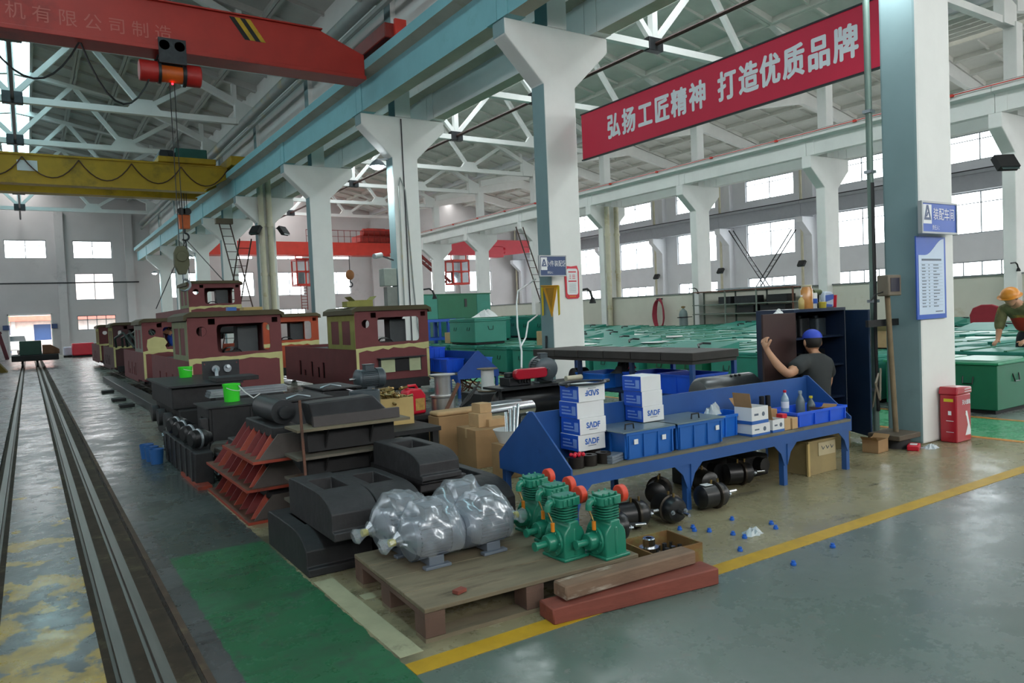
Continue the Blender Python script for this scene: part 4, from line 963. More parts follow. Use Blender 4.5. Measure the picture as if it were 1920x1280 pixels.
# ---- compressors
def make_compressor():
    o = thing('air_compressor', '-', 'compressor')
    m = MB(); P = [(-0.083, 0.0), (0.083, 0.0), (0.083, 0.105), (0.078, 0.135), (0.062, 0.16), (0.04, 0.175), (0.036, 0.2), (-0.036, 0.2), (-0.04, 0.175), (-0.062, 0.16), (-0.078, 0.135), (-0.083, 0.105)]
    m.prism(P, 'y', -0.085, 0.085); m.box(-0.012, 0.012, -0.09, 0.09, 0.02, 0.165); m.build('crankcase', GREENM, o, bevel=0.008)
    m = MB(); m.box(-0.098, 0.098, -0.1, 0.1, 0, 0.016); m.build('foot_plate', GREENM, o, bevel=0.005)
    m = MB(); m.cyl((0, 0, 0.19), (0, 0, 0.27), 0.052, n=20)
    m.build('cylinder', GREENM, o)
    for k in range(5):
        m = MB(); z = 0.203 + k * 0.014; m.prism(rrect(-0.068, 0.068, -0.066, 0.066, 0.03), 'z', z, z + 0.006); m.build('cooling_fin', GREENM, o)
    m = MB(); m.prism(rrect(-0.085, 0.085, -0.062, 0.062, 0.02), 'z', 0.272, 0.318); m.prism(rrect(-0.07, 0.07, -0.045, 0.045, 0.02), 'z', 0.318, 0.33)
    for xx in (-0.05, 0.0, 0.05):
        for yy in (-0.045, 0.045): m.cyl((xx, yy, 0.318), (xx, yy, 0.337), 0.009, n=6)
    for xx in (-0.055, -0.02, 0.02): m.box(xx - 0.009, xx + 0.009, -0.072, -0.06, 0.278, 0.312)
    m.build('cylinder_head', GREENM, o, bevel=0.004)
    m = MB(); m.tube([(-0.08, 0, 0.298), (-0.105, 0, 0.298), (-0.12, 0, 0.292), (-0.127, 0, 0.28), (-0.128, 0, 0.255)], 0.02, 12); m.cyl((-0.1, 0, 0.298), (-0.088, 0, 0.298), 0.027, n=6); m.build('outlet_elbow', GREENM, o)
    m = MB(); m.cyl((0.085, 0, 0.3), (0.11, 0, 0.3), 0.013, n=10); m.build('filter_stem', CHROME, o)
    m = MB(); m.lathe([(0.043, 0), (0.047, 0.004), (0.047, 0.042), (0.043, 0.046)], (0.11, 0, 0.305), (0.2, 0, 0.305), 24); m.build('air_filter', mat('filter_red', '#d2452e', 0.45, var=0.06), o)
    m = MB(); m.cyl((-0.083, 0, 0.09), (-0.1, 0, 0.09), 0.073, n=24)
    for k in range(6): a = k * math.pi / 3; m.cyl((-0.1, 0.06 * math.cos(a), 0.09 + 0.06 * math.sin(a)), (-0.108, 0.06 * math.cos(a), 0.09 + 0.06 * math.sin(a)), 0.008, n=6)
    m.build('bearing_flange', GREENM, o)
    m = MB(); m.lathe([(0.048, 0), (0.045, 0.05), (0.04, 0.055)], (-0.1, 0, 0.09), (-0.3, 0, 0.09), 20); m.cyl((-0.15, 0, 0.09), (-0.235, 0, 0.09), 0.018, n=14); m.cyl((-0.222, 0, 0.09), (-0.24, 0, 0.09), 0.024, n=14); m.build('crankshaft', GREENM, o)
    m = MB(); m.cyl((-0.12, -0.03, 0.155), (-0.12, -0.03, 0.20), 0.012, n=10); m.build('oil_plug', mat('plug_orange', '#d8801c', 0.5), o)
    m = MB(); m.tube([(-0.125, 0.0, 0.25), (-0.118, -0.01, 0.225), (-0.115, -0.02, 0.2), (-0.12, -0.03, 0.19)], 0.006, 6); m.build('breather_tube', BRASS, o)
    return o
cp = make_compressor(); used = []
for (x, y, rz, lb) in ((2.32, 3.13, 0.05, 'green air compressor with red filter, nearest and frontmost on the pallet'), (2.50, 3.01, 0.02, 'green air compressor with red filter at the pallet corner beside the black brake chambers'),
                       (2.42, 3.355, 0.04, 'green air compressor with red filter, second from the back on the pallet'), (2.46, 3.61, 0.04, 'green air compressor with red filter, rearmost on the pallet')):
    place(cp, used, (x, y, PZ), rz, lb, 'green compressors on the pallet').scale = (0.86, 0.95, 1.0)
E_W = None
# ---- timber beams
m = MB(); m.box(-0.49, 0.49, -0.07, 0.07, 0, 0.078); m.v = [(v[0] + random.uniform(-.004, .004), v[1], v[2] + (0.008 if v[0] > 0 and v[2] > 0.05 else 0)) for v in m.v]
tag(m.build('timber_beam', WOODR, None, 0.006, loc=(2.45, 2.755, 0), rz=R_(-7.5), seg=1), 'red-stained timber beam lying on the yellow line', 'timber')
m = MB(); m.box(-0.44, 0.40, -0.055, 0.055, 0, 0.072)
tag(m.build('timber_beam', WOODB, None, 0.008, loc=(2.48, 2.80, 0.089), rz=R_(-2.0), seg=1), 'brown timber beam with pale worn ends resting on the red beam', 'timber')

# ---- tray of machined parts
tr = thing('parts_tray', 'low rusty open tray of machined steel parts behind the timber beams', 'tray', (2.915, 3.035, 0), R_(-5))
TRM = mat('tray_rust', '#7a5a34', 0.75, 0.2, var=0.2, scale=7, col2='#7f7b48', thr=0.5)
m = MB(); m.box(-0.175, 0.175, -0.15, 0.15, 0, 0.012); m.build('base', TRM, tr, smooth=False)
for (a, b_, c, d) in ((-0.175, 0.175, -0.15, -0.14), (-0.175, 0.175, 0.14, 0.15), (-0.175, -0.165, -0.14, 0.14), (0.165, 0.175, -0.14, 0.14)):
    m = MB(); m.box(a, b_, c, d, 0.012, 0.13); m.build('side', TRM, tr, smooth=False)
h = thing('machined_hub', 'bright stepped steel hub standing in the rusty tray', 'hub', (2.86, 3.07, 0.014))
m = MB(); m.lathe([(0.025, 0), (0.075, 0.0), (0.075, 0.055), (0.055, 0.062), (0.055, 0.09)], n=24); m.build('flange', CHROME, h)
m = MB(); m.lathe([(0.017, 0.08), (0.036, 0.08), (0.036, 0.135), (0.032, 0.14), (0.017, 0.14)], n=24, close=False); m.build('boss', CHROME, h)
rr = random.Random(5)
for k in range(9):
    x, y = 2.95 + 0.05 * (k % 3), 2.95 + 0.07 * (k // 3)
    m = MB(); m.cyl((0, 0, 0), (0, 0, 0.03), 0.02, n=6); m.cyl((0, 0, 0.03), (0, 0, 0.075), 0.013, n=10)
    tag(m.build('steel_bolt', STEELD if k % 2 else CHROME, loc=(x, y, 0.014)), 'short steel bolt standing among others in the rusty tray', 'bolt', 'bolts in the rusty tray')

# ---- black brake chambers
def make_chamber():
    o = thing('brake_chamber', '-', 'brake chamber')
    m = MB(); m.lathe([(0.05, -0.15), (0.08, -0.13), (0.083, -0.02), (0.07, -0.005)], (0, 0, 0.1), (1, 0, 0.1), 24); m.build('spring_housing', BLACK, o)
    m = MB(); m.lathe([(0.085, -0.012), (0.098, -0.006), (0.098, 0.008), (0.085, 0.014)], (0, 0, 0.1), (1, 0, 0.1), 24); m.build('clamp_ring', mat('ring_dark', '#3a352f', 0.35, 0.6), o)
    m = MB(); m.lathe([(0.086, 0.014), (0.086, 0.05), (0.07, 0.075), (0.035, 0.085)], (0, 0, 0.1), (1, 0, 0.1), 24); m.build('service_housing', BLACK, o)
    m = MB(); m.cyl((0.08, 0, 0.1), (0.13, 0, 0.1), 0.016, n=12); m.build('rod_boot', BLACKM, o)
    m = MB(); m.cyl((0.12, 0, 0.1), (0.2, 0, 0.1), 0.012, n=12); m.build('push_rod', CHROME, o)
    for s in (-1, 1):
        m = MB(); m.cyl((0.07, 0.05 * s, 0.1), (0.105, 0.05 * s, 0.1), 0.009, n=8); m.cyl((0.085, 0.05 * s, 0.1), (0.093, 0.05 * s, 0.1), 0.016, n=6); m.build('mounting_stud', GALV, o)
        m = MB(); m.cyl((0.03 * s, 0, 0.18), (0.03 * s, 0, 0.212), 0.008, n=8); m.build('air_port', BRASS, o)
    return o
ch = make_chamber(); used = []
for (x, y, z, rz, lb) in ((2.98, 3.50, 0, -0.45, 'black brake chamber with short bright rod, nearest the rear compressor'), (3.27, 3.63, 0, -0.25, 'black brake chamber second from the pallet, bright rod pointing right'),
                          (3.53, 3.56, 0, -1.75, 'black brake chamber facing the camera end-on before the bench leg'), (4.02, 3.62, 0, -0.1, 'black brake chamber with long bright rod and paper label under the bench'),
                          (3.85, 4.0, 0, 0.6, 'black brake chamber in the shade behind the labelled one'), (4.3, 4.02, 0, 1.4, 'black brake chamber deep under the bench middle'), (4.7, 3.95, 0, -0.4, 'black brake chamber under the bench left of the middle leg')):
    place(ch, used, (x, y, z), rz, lb, 'black brake chambers by the bench')
lab = MB(); lab.box(-0.11, -0.04, -0.03, 0.03, 0.181, 0.1835); lo_ = lab.build('paper_label', WHITEX, [o for o in bpy.data.objects if o.get('label', '').startswith('black brake chamber with long')][0], smooth=False)

# ---- small blue caps and litter on the floor
CAPM = mat('cap_plastic_blue', '#2360c0', 0.4)
m = MB(); m.lathe([(0.016, 0), (0.016, 0.012), (0.011, 0.014), (0.011, 0.024)], n=12); cme = m.mesh('bottle_cap', CAPM)
for k, (x, y) in enumerate(((3.46, 3.42), (3.55, 3.39), (3.51, 3.34), (3.57, 3.27), (3.88, 3.35), (3.63, 3.13), (3.63, 3.04), (3.99, 3.12), (3.93, 3.04), (3.42, 2.84 + .06), (3.87, 2.60), (3.45, 2.56))):
    o = bpy.data.objects.new('plug_cap', cme); COL.objects.link(o); o.location = (x, y, 0.004 if 2.7 < y < 2.85 else 0.001)
    tag(o, 'small blue plastic plug cap scattered on the floor before the bench', 'cap', 'blue plug caps on the floor')
def crumple(name, loc, r, h, m_, label, cat, seed, n=16):
    rr = random.Random(seed); b = MB(); vs = [(0, 0, h * 0.7)]; 
    for k in range(1, 4):
        for i in range(n): a = 2 * math.pi * i / n; q = r * k / 3 * rr.uniform(0.75, 1.1); vs.append((q * math.cos(a), q * math.sin(a) * 0.7, max(0.001, h * (1 - k / 3) * rr.uniform(0.3, 1.5)) if k < 3 else 0.001))
    fs = [(0, 1 + i, 1 + (i + 1) % n) for i in range(n)]
    for k in range(2): fs += [(1 + k * n + i, 1 + (k + 1) * n + i, 1 + (k + 1) * n + (i + 1) % n, 1 + k * n + (i + 1) % n) for i in range(n)]
    b.add(vs, fs); o = b.build(name, m_, smooth=False, loc=loc); return tag(o, label, cat)
FOILM = mat('white_film', '#b4bcc0', 0.3, var=0.1)
crumple('plastic_litter', (3.74, 3.07, 0), 0.085, 0.05, FOILM, 'crumpled clear plastic wrapper on the floor among the blue caps', 'litter', 3)
crumple('plastic_litter', (7.12, 3.72, 0), 0.1, 0.05, FOILM, 'white plastic scrap on the floor by the red packet near the column', 'litter', 9)
# ================================================================ CASTINGS, PLATES, BRACKETS, PARTS BEHIND THEM
def casting_mesh(w, L, h, lip=0.03, pocket=True, key='casting'):
    """hood-shaped casting: profile in y-z (rounded front), extruded along x, rectangular pocket in its top"""
    P = [(-lip, 0), (-lip, h * 0.2), (0, h * 0.22), (0.0, h * 0.62)]
    P += [(0.02 + L * 0.32 * (1 - math.cos(R_(t))) , h * 0.62 + h * 0.38 * math.sin(R_(t))) for t in (15, 30, 45, 60, 75, 90)]
    P += [(L * 0.45, h), (L * 0.75, h), (L * 0.97, h * 0.97), (L, h * 0.9), (L, 0)]
    P = sorted(P[:10], key=lambda p: 0) + P[10:]
    xs = [0, w * 0.22, w * 0.78, w]; n = len(P); b = MB()
    i0 = next(i for i, p in enumerate(P) if p[0] >= L * 0.30 and i > 3); i1 = 11
    vs = [(x, p[0], p[1]) for x in xs for p in P]; fs = []
    for s in range(3):
        for i in range(n - 1):
            if pocket and s == 1 and i0 <= i < i1: continue
            fs.append((s * n + i, s * n + i + 1, (s + 1) * n + i + 1, (s + 1) * n + i))
        fs.append((s * n + n - 1, s * n, (s + 1) * n, (s + 1) * n + n - 1))
    fs.append(tuple(range(n))); fs.append(tuple(range(3 * n, 4 * n))[::-1])
    if pocket:
        k = len(vs); zb = h * 0.4
        idx = list(range(i0, i1 + 1))
        for s in (1, 2):
            for i in idx: vs.append((xs[s], P[i][0], zb))
        m = len(idx)
        for s in (0, 1):
            for q in range(m - 1): fs.append(((s + 1) * n + idx[q], (s + 1) * n + idx[q + 1], k + s * m + q + 1, k + s * m + q))
        fs.append((n + idx[0], 2 * n + idx[0], k + m, k)); fs.append((n + idx[-1], 2 * n + idx[-1], k + 2 * m - 1, k + m - 1))
        for q in range(m - 1): fs.append((k + q, k + q + 1, k + m + q + 1, k + m + q))
    b.add(vs, fs); return b
def casting(label, x, y, z, w, L, h, flip=False, m=CAST):
    o = casting_mesh(w, L, h).build('iron_casting', m, None, 0.006, loc=(x, y, z))
    if flip: o.rotation_euler = (0, math.pi, 0); o.location = (x + w, y, z + h)
    return tag(o, label, 'casting', 'iron castings beside the pallet')
casting('wide dark iron casting on the floor at the green paint edge, lowest of its stack', 1.25, 4.16, 0.0, 0.40, 0.80, 0.23, m=CASTD)
casting('dark iron casting on the floor right behind the pallet', 1.69, 4.16, 0.0, 0.34, 0.80, 0.23, m=CASTD)
casting('hood-shaped iron casting with a pocket, upper left of the front stack', 1.345, 3.97, 0.23, 0.275, 0.80, 0.235)
casting('hood-shaped iron casting with a pocket, upper right of the front stack', 1.63, 3.97, 0.23, 0.275, 0.80, 0.225)
casting('iron casting lowest under the tall right-hand stack', 2.05, 4.22, 0.0, 0.32, 0.80, 0.30, m=CASTD)
casting('upturned iron casting in the middle of the tall right-hand stack', 2.00, 4.20, 0.30, 0.32, 0.80, 0.13, flip=True)
casting('hood-shaped iron casting topping the tall right-hand stack', 1.985, 4.16, 0.43, 0.28, 0.74, 0.17)
casting('wide iron casting with an open pocket beside the blue bench end', 2.42, 4.28, 0.0, 0.34, 0.95, 0.30)
casting('iron casting half hidden behind the tall right-hand stack', 2.40, 5.35, 0.0, 0.36, 0.7, 0.30, m=CASTD)

# ---- stacked bumper beams with plates
gB = 'stacked bumper beams'
PLM = mat('plate_steel', '#6d675c', 0.55, 0.4, var=0.2, scale=5, col2='#7c4632', thr=0.58)
zt = [(0.0, 0.22), (0.235, 0.37), (0.385, 0.53), (0.545, 0.72)]
nm = ['lowest', 'second lowest', 'second highest', 'highest']
for k, (a, b_) in enumerate(zt):
    x0 = 1.44 + 0.01 * k; x1 = (2.0, 2.05, 2.36, 2.30)[k]
    o = thing('bumper_beam', 'black box beam with a flat steel plate on top, %s in its stack behind the castings' % nm[k], 'beam', (0, 0, 0), 0, gB)
    m = MB(); m.box(x0 + 0.10, x1 - 0.08, 5.05, 5.22, a + 0.001, b_ - 0.012); m.build('box_beam', BLACKM, o, bevel=0.006, smooth=False)
    m = MB(); m.box(x0, x1, 4.94, 5.235, b_ - 0.012, b_ + 0.006); m.build('plate', PLM if k != 3 else mat('plate_tan', '#6f6653', 0.7, 0.1, var=0.2, scale=4), o, smooth=False)
    for x in (x0 + 0.22, x0 + 0.55):
        m = MB(); m.prism([(4.97, b_ - 0.012), (5.05, b_ - 0.012), (5.05, a + 0.02)], 'x', x, x + 0.012); m.build('gusset', BLACKM, o, smooth=False)
m = MB(); m.bar((1.515, 4.925, 0.0), (1.49, 4.92, 0.93), 0.016, 0.016); tag(m.build('steel_rod', RUST), 'thin rusty rod standing upright before the stacked bumper beams', 'rod')
o = thing('guard_hood', 'dark trapezoid guard lying on top of the stacked bumper beams', 'guard')
m = MB(); m.prism([(1.62, 0.728), (2.22, 0.728), (2.06, 0.90), (1.58, 0.89)], 'y', 5.03, 5.22); m.build('shell', STEELD, o, bevel=0.01, smooth=False)
m = MB(); m.box(1.6, 2.24, 4.99, 5.025, 0.728, 0.80); m.build('front_plate', mat('plate_dark', '#4a4646', 0.6, 0.3, var=0.15), o, smooth=False)

# ---- orange pedestal brackets, three stacked
gO = 'orange pedestal brackets'
for k, (z, y0, y1, lb) in enumerate(((0.0, 5.5, 6.95, 'lowest'), (0.235, 5.5, 6.95, 'middle'), (0.475, 5.27, 6.25, 'topmost'))):
    o = thing('pedestal_bracket', 'orange-edged steel bracket with red triangular ribs, %s of three stacked' % lb, 'bracket', (0, 0, 0), 0, gO)
    m = MB(); m.box(1.25, 1.72, y0, y1, z + 0.001, z + 0.02); m.cur = 1; m.box(1.256, 1.715, y0 + 0.006, y1 - 0.006, z + 0.02, z + 0.0215); m.build('base_plate', [ORRED, RUST], o, smooth=False)
    H = 0.19
    m = MB(); m.box(1.42, 1.62, y0 + 0.1, y1 - 0.1, z + 0.15, z + 0.232); m.build('top_bar', CASTD, o, bevel=0.01)
    n = 8 if k < 2 else 6
    for i in range(n):
        yy = y0 + 0.09 + (y1 - y0 - 0.2) * i / (n - 1)
        m = MB(); m.add([(1.29, yy, z + 0.022), (1.68, yy, z + 0.022), (1.6, yy + 0.06, z + H), (1.43, yy + 0.06, z + H), (1.29, yy + 0.012, z + 0.022), (1.68, yy + 0.012, z + 0.022), (1.6, yy + 0.072, z + H), (1.43, yy + 0.072, z + H)], [(0, 1, 2, 3), (4, 7, 6, 5), (0, 4, 5, 1), (1, 5, 6, 2), (2, 6, 7, 3), (3, 7, 4, 0)])
        m.build('rib', REDDK if i % 3 else ORRED, o, smooth=False)
    m = MB(); m.prism([(1.30, z + 0.022), (1.70, z + 0.022), (1.6, z + H), (1.44, z + H)], 'y', y0 + 0.03, y0 + 0.045); m.build('end_gusset', mat('gusset_grey', '#5a5350', 0.6, 0.3, var=0.2, col2='#8a5a38', thr=0.6), o, smooth=False)
m = MB(); m.cyl((1.53, 5.45, 0.80), (1.53, 6.0, 0.80), 0.09, n=20); m.cyl((1.53, 5.4, 0.80), (1.53, 5.45, 0.80), 0.045, n=16); tag(m.build('steel_roller', STEELD), 'dark steel roller lying on the topmost orange bracket', 'roller')

# ---- gear housings and parts behind the brackets
o = thing('gear_housing', 'dark steel gear housing with a square window, green bucket standing on it', 'housing', (1.70, 7.95, 0))
m = MB(); plate(m, rect(0.0, 0.62, 0.0, 0.615), [rect(0.12, 0.42, 0.17, 0.5)[::-1]], 'x', -0.22, -0.19); m.box(0.19, 0.22, 0, 0.62, 0, 0.615); m.box(-0.19, 0.19, 0.0, 0.03, 0, 0.615); m.box(-0.19, 0.19, 0.59, 0.62, 0, 0.615); m.build('case', CASTD, o, bevel=0.006, smooth=False)
m = MB(); m.box(-0.25, 0.52, -0.03, 0.65, 0.615, 0.63); m.build('top_plate', STEELD, o, smooth=False)
m = MB(); m.box(-0.30, -0.225, 0.0, 0.09, 0.0, 0.52); m.build('upright', CAST, o, bevel=0.005, smooth=False)
o = thing('machine_block', 'dark machine base under the pipe flange plate and small green bucket', 'machine', (1.62, 9.7, 0))
m = MB(); m.box(-0.15, 0.6, 0.0, 1.9, 0.0, 0.45); m.build('base', BLACKM, o, bevel=0.02)
m = MB(); m.prism([(-0.2, 0.45), (0.75, 0.45), (0.6, 0.72), (-0.2, 0.72)], 'y', 0.1, 1.9); m.build('body', CASTD, o, bevel=0.015, smooth=False)
m = MB(); m.box(-0.25, 0.62, 0.0, 2.0, 0.722, 0.745); m.build('top_plate', STEELD, o, smooth=False)
m = MB(); m.box(0.3, 0.82, 0.02, 0.5, 0.747, 0.80); m.build('cover_plate', CASTD, o, bevel=0.005)
for i in range(3):
    m = MB(); m.cyl((-0.18, 0.3 + i * 0.55, 0.3), (-0.28, 0.3 + i * 0.55, 0.3), 0.11, n=16); m.build('hub', CAST, o, bevel=0.008)
fp = thing('pipe_flange', 'dark bolted plate with two bent steel pipes standing on the machine block', 'flange', (2.12, 10.45, 0.748))
m = MB(); plate(m, rect(-0.22, 0.25, 0.0, 0.24), [circ(x, z, 0.012, 8)[::-1] for x in (-0.19, 0.22) for z in (0.2,)], 'y', 0, 0.02); m.build('plate', STEELD, fp, smooth=False)
for x in (-0.06, 0.09):
    m = MB(); m.cyl((x, 0, 0.13), (x, -0.05, 0.13), 0.05, n=14); m.tube([(x, -0.04, 0.13), (x, -0.1, 0.12), (x - 0.01, -0.13, 0.08), (x - 0.01, -0.135, 0.0)] if x < 0 else [(x, -0.04, 0.15), (x, -0.1, 0.16)], 0.024, 10); m.build('bent_pipe', GALV, fp)
# bundle of bright strips
sb = thing('strip_bundle', 'bundle of bright sheet-metal strips behind the large green bucket', 'strips', (2.1, 9.05, 0))
m = MB(); m.box(-0.36, 0.42, -0.14, 0.14, 0.0, 0.63); m.build('trestle', BLACKM, sb, bevel=0.01)
for i in range(5):
    for j in range(3):
        m = MB(); m.box(-0.42 + 0.01 * j, 0.46 + 0.01 * i, -0.13 + 0.055 * i, -0.085 + 0.055 * i, 0.632 + 0.026 * j, 0.655 + 0.026 * j); m.build('strip', GALV, sb, smooth=False)
def make_bucket(name, label, x, y, z, r, h, group='lime green buckets'):
    o = thing(name, label, 'bucket', (x, y, z), random.random(), group)
    m = MB(); m.lathe([(r * 0.9, 0), (r, h), (r * 0.97, h), (r * 0.87, 0.01), (0.0, 0.01)], n=24, close=False); m.lathe([(r * 0.9, 0), (0.0, 0.0)], n=24, close=False); m.build('shell', LIME, o)
    m = MB(); m.lathe([(r, h - 0.02), (r * 1.05, h - 0.02), (r * 1.05, h), (r, h)], n=24, close=False); m.build('rim', LIME, o)
    m = MB(); m.tube([(r * math.cos(R_(a)) * 1.02, r * math.sin(R_(a)) * 1.02, h * 0.8 - 0.2 * h * math.sin(R_(a - 200) )) for a in range(200, 341, 14)], 0.004, 5); m.build('handle', WPLAS, o)
    return o
make_bucket('bucket', 'larger lime green bucket with a pale string, on the gear housing', 1.80, 8.35, 0.631, 0.088, 0.19)
make_bucket('bucket', 'smaller lime green bucket far left on the machine block', 1.82, 11.25, 0.746, 0.09, 0.15)
m = MB(); m.tube([(1.86, 8.28, 0.80), (1.92, 8.24, 0.72), (1.99, 8.2, 0.66), (2.06, 8.2, 0.70)], 0.007, 6); tag(m.build('string', WPLAS), 'pale string hanging out of the larger green bucket', 'string')
# black hood pieces behind the stack
for k, (x, y, lb) in enumerate(((2.03, 6.97, 'dark slanted hood behind the steel roller'), (2.60, 7.72, 'dark slanted hood behind the grey cylinder'))):
    o = thing('machine_hood', lb, 'hood', (x, y, 0))
    m = MB(); m.prism([(-0.3, 0.0), (0.35, 0.0), (0.35, 0.35), (0.2, 0.72), (-0.1, 0.74), (-0.3, 0.4)], 'y', -0.3, 0.35); m.build('shell', STEELD, o, bevel=0.02, smooth=False)
    m = MB(); m.box(-0.12, 0.3, -0.33, 0.38, 0.742, 0.756); m.build('lid', CASTD, o, smooth=False)
    m = MB(); m.tube([(-0.1, -0.2, 0.76), (0.0, -0.22, 0.79), (0.12, -0.2, 0.76)], 0.012, 6); m.build('handle', GALV, o)
# row of coil-spring cylinders
gs = 'dark cylinders by the walkway'
m = MB(); m.box(1.18, 1.55, 7.15, 9.0, 0.0, 0.3)
o = thing('parts_bin', 'low dark steel bin at the walkway edge carrying four black cylinders', 'bin')
m = MB(); m.box(1.2, 1.36, 7.2, 9.0, 0.0, 0.3); m.build('body', CASTD, o, bevel=0.01)
for k in range(6):
    m = MB(); m.box(1.185, 1.2, 7.3 + k * 0.3, 7.36 + k * 0.3, 0.02, 0.3); m.build('rib', STEELD, o, smooth=False)
m = MB(); m.box(1.18, 1.3, 7.0, 7.9, 0.0, 0.03); m.build('skid', ORRED, o, smooth=False)
cyp = thing('brake_cylinder', '-', 'cylinder'); used = []
m = MB(); m.lathe([(0.06, 0), (0.085, 0.02), (0.085, 0.14), (0.07, 0.16), (0.05, 0.2)], (-0.1, 0, 0), (1, 0, 0), 18); m.build('body', BLACK, cyp)
m = MB(); m.lathe([(0.085, 0.07), (0.095, 0.075), (0.095, 0.09), (0.085, 0.095)], (-0.1, 0, 0), (1, 0, 0), 18, close=False); m.build('band', GALV, cyp)
for k in range(4): place(cyp, used, (1.30, 7.45 + 0.42 * k, 0.398), 0.3, 'black cylinder with a bright band on the low walkway bin, %s from the camera' % ORD[k], gs)
# blue plastic cups on the floor
gu = 'blue plastic cups by the walkway'
m = MB(); m.lathe([(0.06, 0), (0.075, 0.16), (0.07, 0.16), (0.056, 0.01), (0, 0.01)], n=16, close=False); cm_ = m.mesh('cup', mat('cup_blue', '#2b5f9e', 0.45))
for k, (x, y) in enumerate(((1.08, 8.75), (1.06, 8.97), (1.04, 9.2))):
    o = bpy.data.objects.new('plastic_cup', cm_); COL.objects.link(o); o.location = (x, y, 0)
    tag(o, 'blue plastic cup on the walkway floor, %s of three from the camera' % ORD[k], 'cup', gu)
# ---- grey cylinder, motor, plywood box of brass parts
m = MB(); m.lathe([(0.135, 0), (0.14, 0.01), (0.14, 0.38), (0.128, 0.38), (0.128, 0.02), (0, 0.02)], n=28, close=False); m.lathe([(0.135, 0), (0, 0)], n=28, close=False)
o = thing('steel_trestle', 'low black trestle under the grey cylinder and plywood box', 'trestle')
q = MB(); q.box(2.395, 3.2, 6.2, 7.2, 0.38, 0.42); q.build('top', BLACKM, o, smooth=False)
for x in (2.40, 3.12):
    for y in (6.22, 7.12):
        q = MB(); q.box(x, x + 0.06, y, y + 0.06, 0, 0.38); q.build('leg', BLACKM, o, smooth=False)
tag(m.build('grey_cylinder', MOTD, loc=(2.545, 6.42, 0.421)), 'open dark grey steel cylinder standing behind the bumper beams', 'cylinder')
o = thing('plywood_box', 'plywood box heaped with brass fittings in front of the olive-framed locomotive', 'box', (2.95, 6.75, 0.421), -0.1)
for (a, b_, c, d) in ((-0.17, 0.17, -0.16, -0.148), (-0.17, 0.17, 0.148, 0.16), (-0.17, -0.158, -0.148, 0.148), (0.158, 0.17, -0.148, 0.148)):
    m = MB(); m.box(a, b_, c, d, 0, 0.26); m.build('side', PLY, o, smooth=False)
m = MB(); m.box(-0.157, 0.157, -0.147, 0.147, 0, 0.2); m.build('base', PLY, o, smooth=False)
rr = random.Random(11)
for k in range(34):
    x, y = 2.95 + rr.uniform(-0.13, 0.13), 6.75 + rr.uniform(-0.12, 0.12); z = 0.421 + 0.24 + rr.uniform(0, 0.1) - 0.9 * ((x - 2.95) ** 2 + (y - 6.75) ** 2)
    a = rr.uniform(0, 6.28); t = rr.uniform(-0.5, 0.5); d = Vector((math.cos(a) * math.cos(t), math.sin(a) * math.cos(t), math.sin(t)))
    m = MB(); m.cyl((0, 0, 0), tuple(d * 0.1), 0.013, n=7); m.cyl(tuple(d * 0.02), tuple(d * 0.045), 0.02, n=6)
    tag(m.build('brass_fitting', BRASS, loc=(x, y, z)), 'dull brass pipe fitting in the heap on the plywood box', 'fitting', 'brass fittings in the plywood box')
mo = make_motor('electric_motor', 'blue-grey finned electric motor standing before the olive-framed locomotive', MOTD, 0.115, 0.34); mo.location = (3.28, 8.1, 0.62)
o = thing('motor_stand', 'black box stand under the blue-grey motor', 'stand', (3.28, 8.1, 0))
m = MB(); m.box(-0.2, 0.2, -0.18, 0.18, 0, 0.62); m.build('body', BLACKM, o, bevel=0.01)
m = MB(); m.box(-0.14, 0.14, -0.19, -0.18, 0.2, 0.5); m.build('front_cover', STEELD, o)
# ---- aluminium drums, jerrycan on a black stand
o = thing('drum_stand', 'black steel stand under the aluminium spools and red canister', 'stand', (3.66, 7.4, 0))
m = MB(); m.box(-0.34, 0.34, -0.22, 0.3, 0.36, 0.4); m.build('top', BLACKM, o, smooth=False)
for x in (-0.32, 0.27):
    for y in (-0.2, 0.24):
        m = MB(); m.box(x, x + 0.05, y, y + 0.05, 0, 0.36); m.build('leg', BLACKM, o, smooth=False)
m = MB(); m.box(-0.3, 0.3, -0.15, 0.25, 0.06, 0.3); m.build('gearbox', CASTD, o, bevel=0.03)
def spool(label, x, y, z, r, h, m_, mid, grp):
    o = thing('wire_spool', label, 'spool', (x, y, z), 0, grp)
    a = MB(); a.lathe([(0.02, 0), (r, 0), (r, 0.012), (0.02, 0.012)], n=28, close=False); a.build('flange', m_, o)
    a = MB(); a.lathe([(0.02, h - 0.012), (r, h - 0.012), (r, h), (0.02, h)], n=28, close=False); a.build('flange', m_, o)
    a = MB(); a.cyl((0, 0, 0.012), (0, 0, h - 0.012), r * 0.62, n=28); a.build('core', mid, o)
    return o
spool('upper bright aluminium spool of the pair beside the red canister', 3.80, 7.28, 0.571, 0.145, 0.24, ALU, ALU, 'aluminium spools'); 
m = MB(); m.lathe([(0.12, 0), (0.135, 0.01), (0.135, 0.15), (0.12, 0.16), (0.145, 0.165), (0.145, 0.17)], n=28); tag(m.build('wire_spool', ALU, loc=(3.80, 7.28, 0.401)), 'lower bright aluminium spool carrying the upper one', 'spool', 'aluminium spools')
jc = thing('jerrycan', 'red plastic oil canister with a gold label beside the aluminium spools', 'canister', (3.47, 7.35, 0.401), 0.15)
m = MB(); m.prism([(-0.12, 0), (0.12, 0), (0.125, 0.2), (0.07, 0.27), (-0.08, 0.285), (-0.125, 0.25)], 'y', -0.07, 0.07); m.build('body', REDP, jc, bevel=0.02, seg=3)
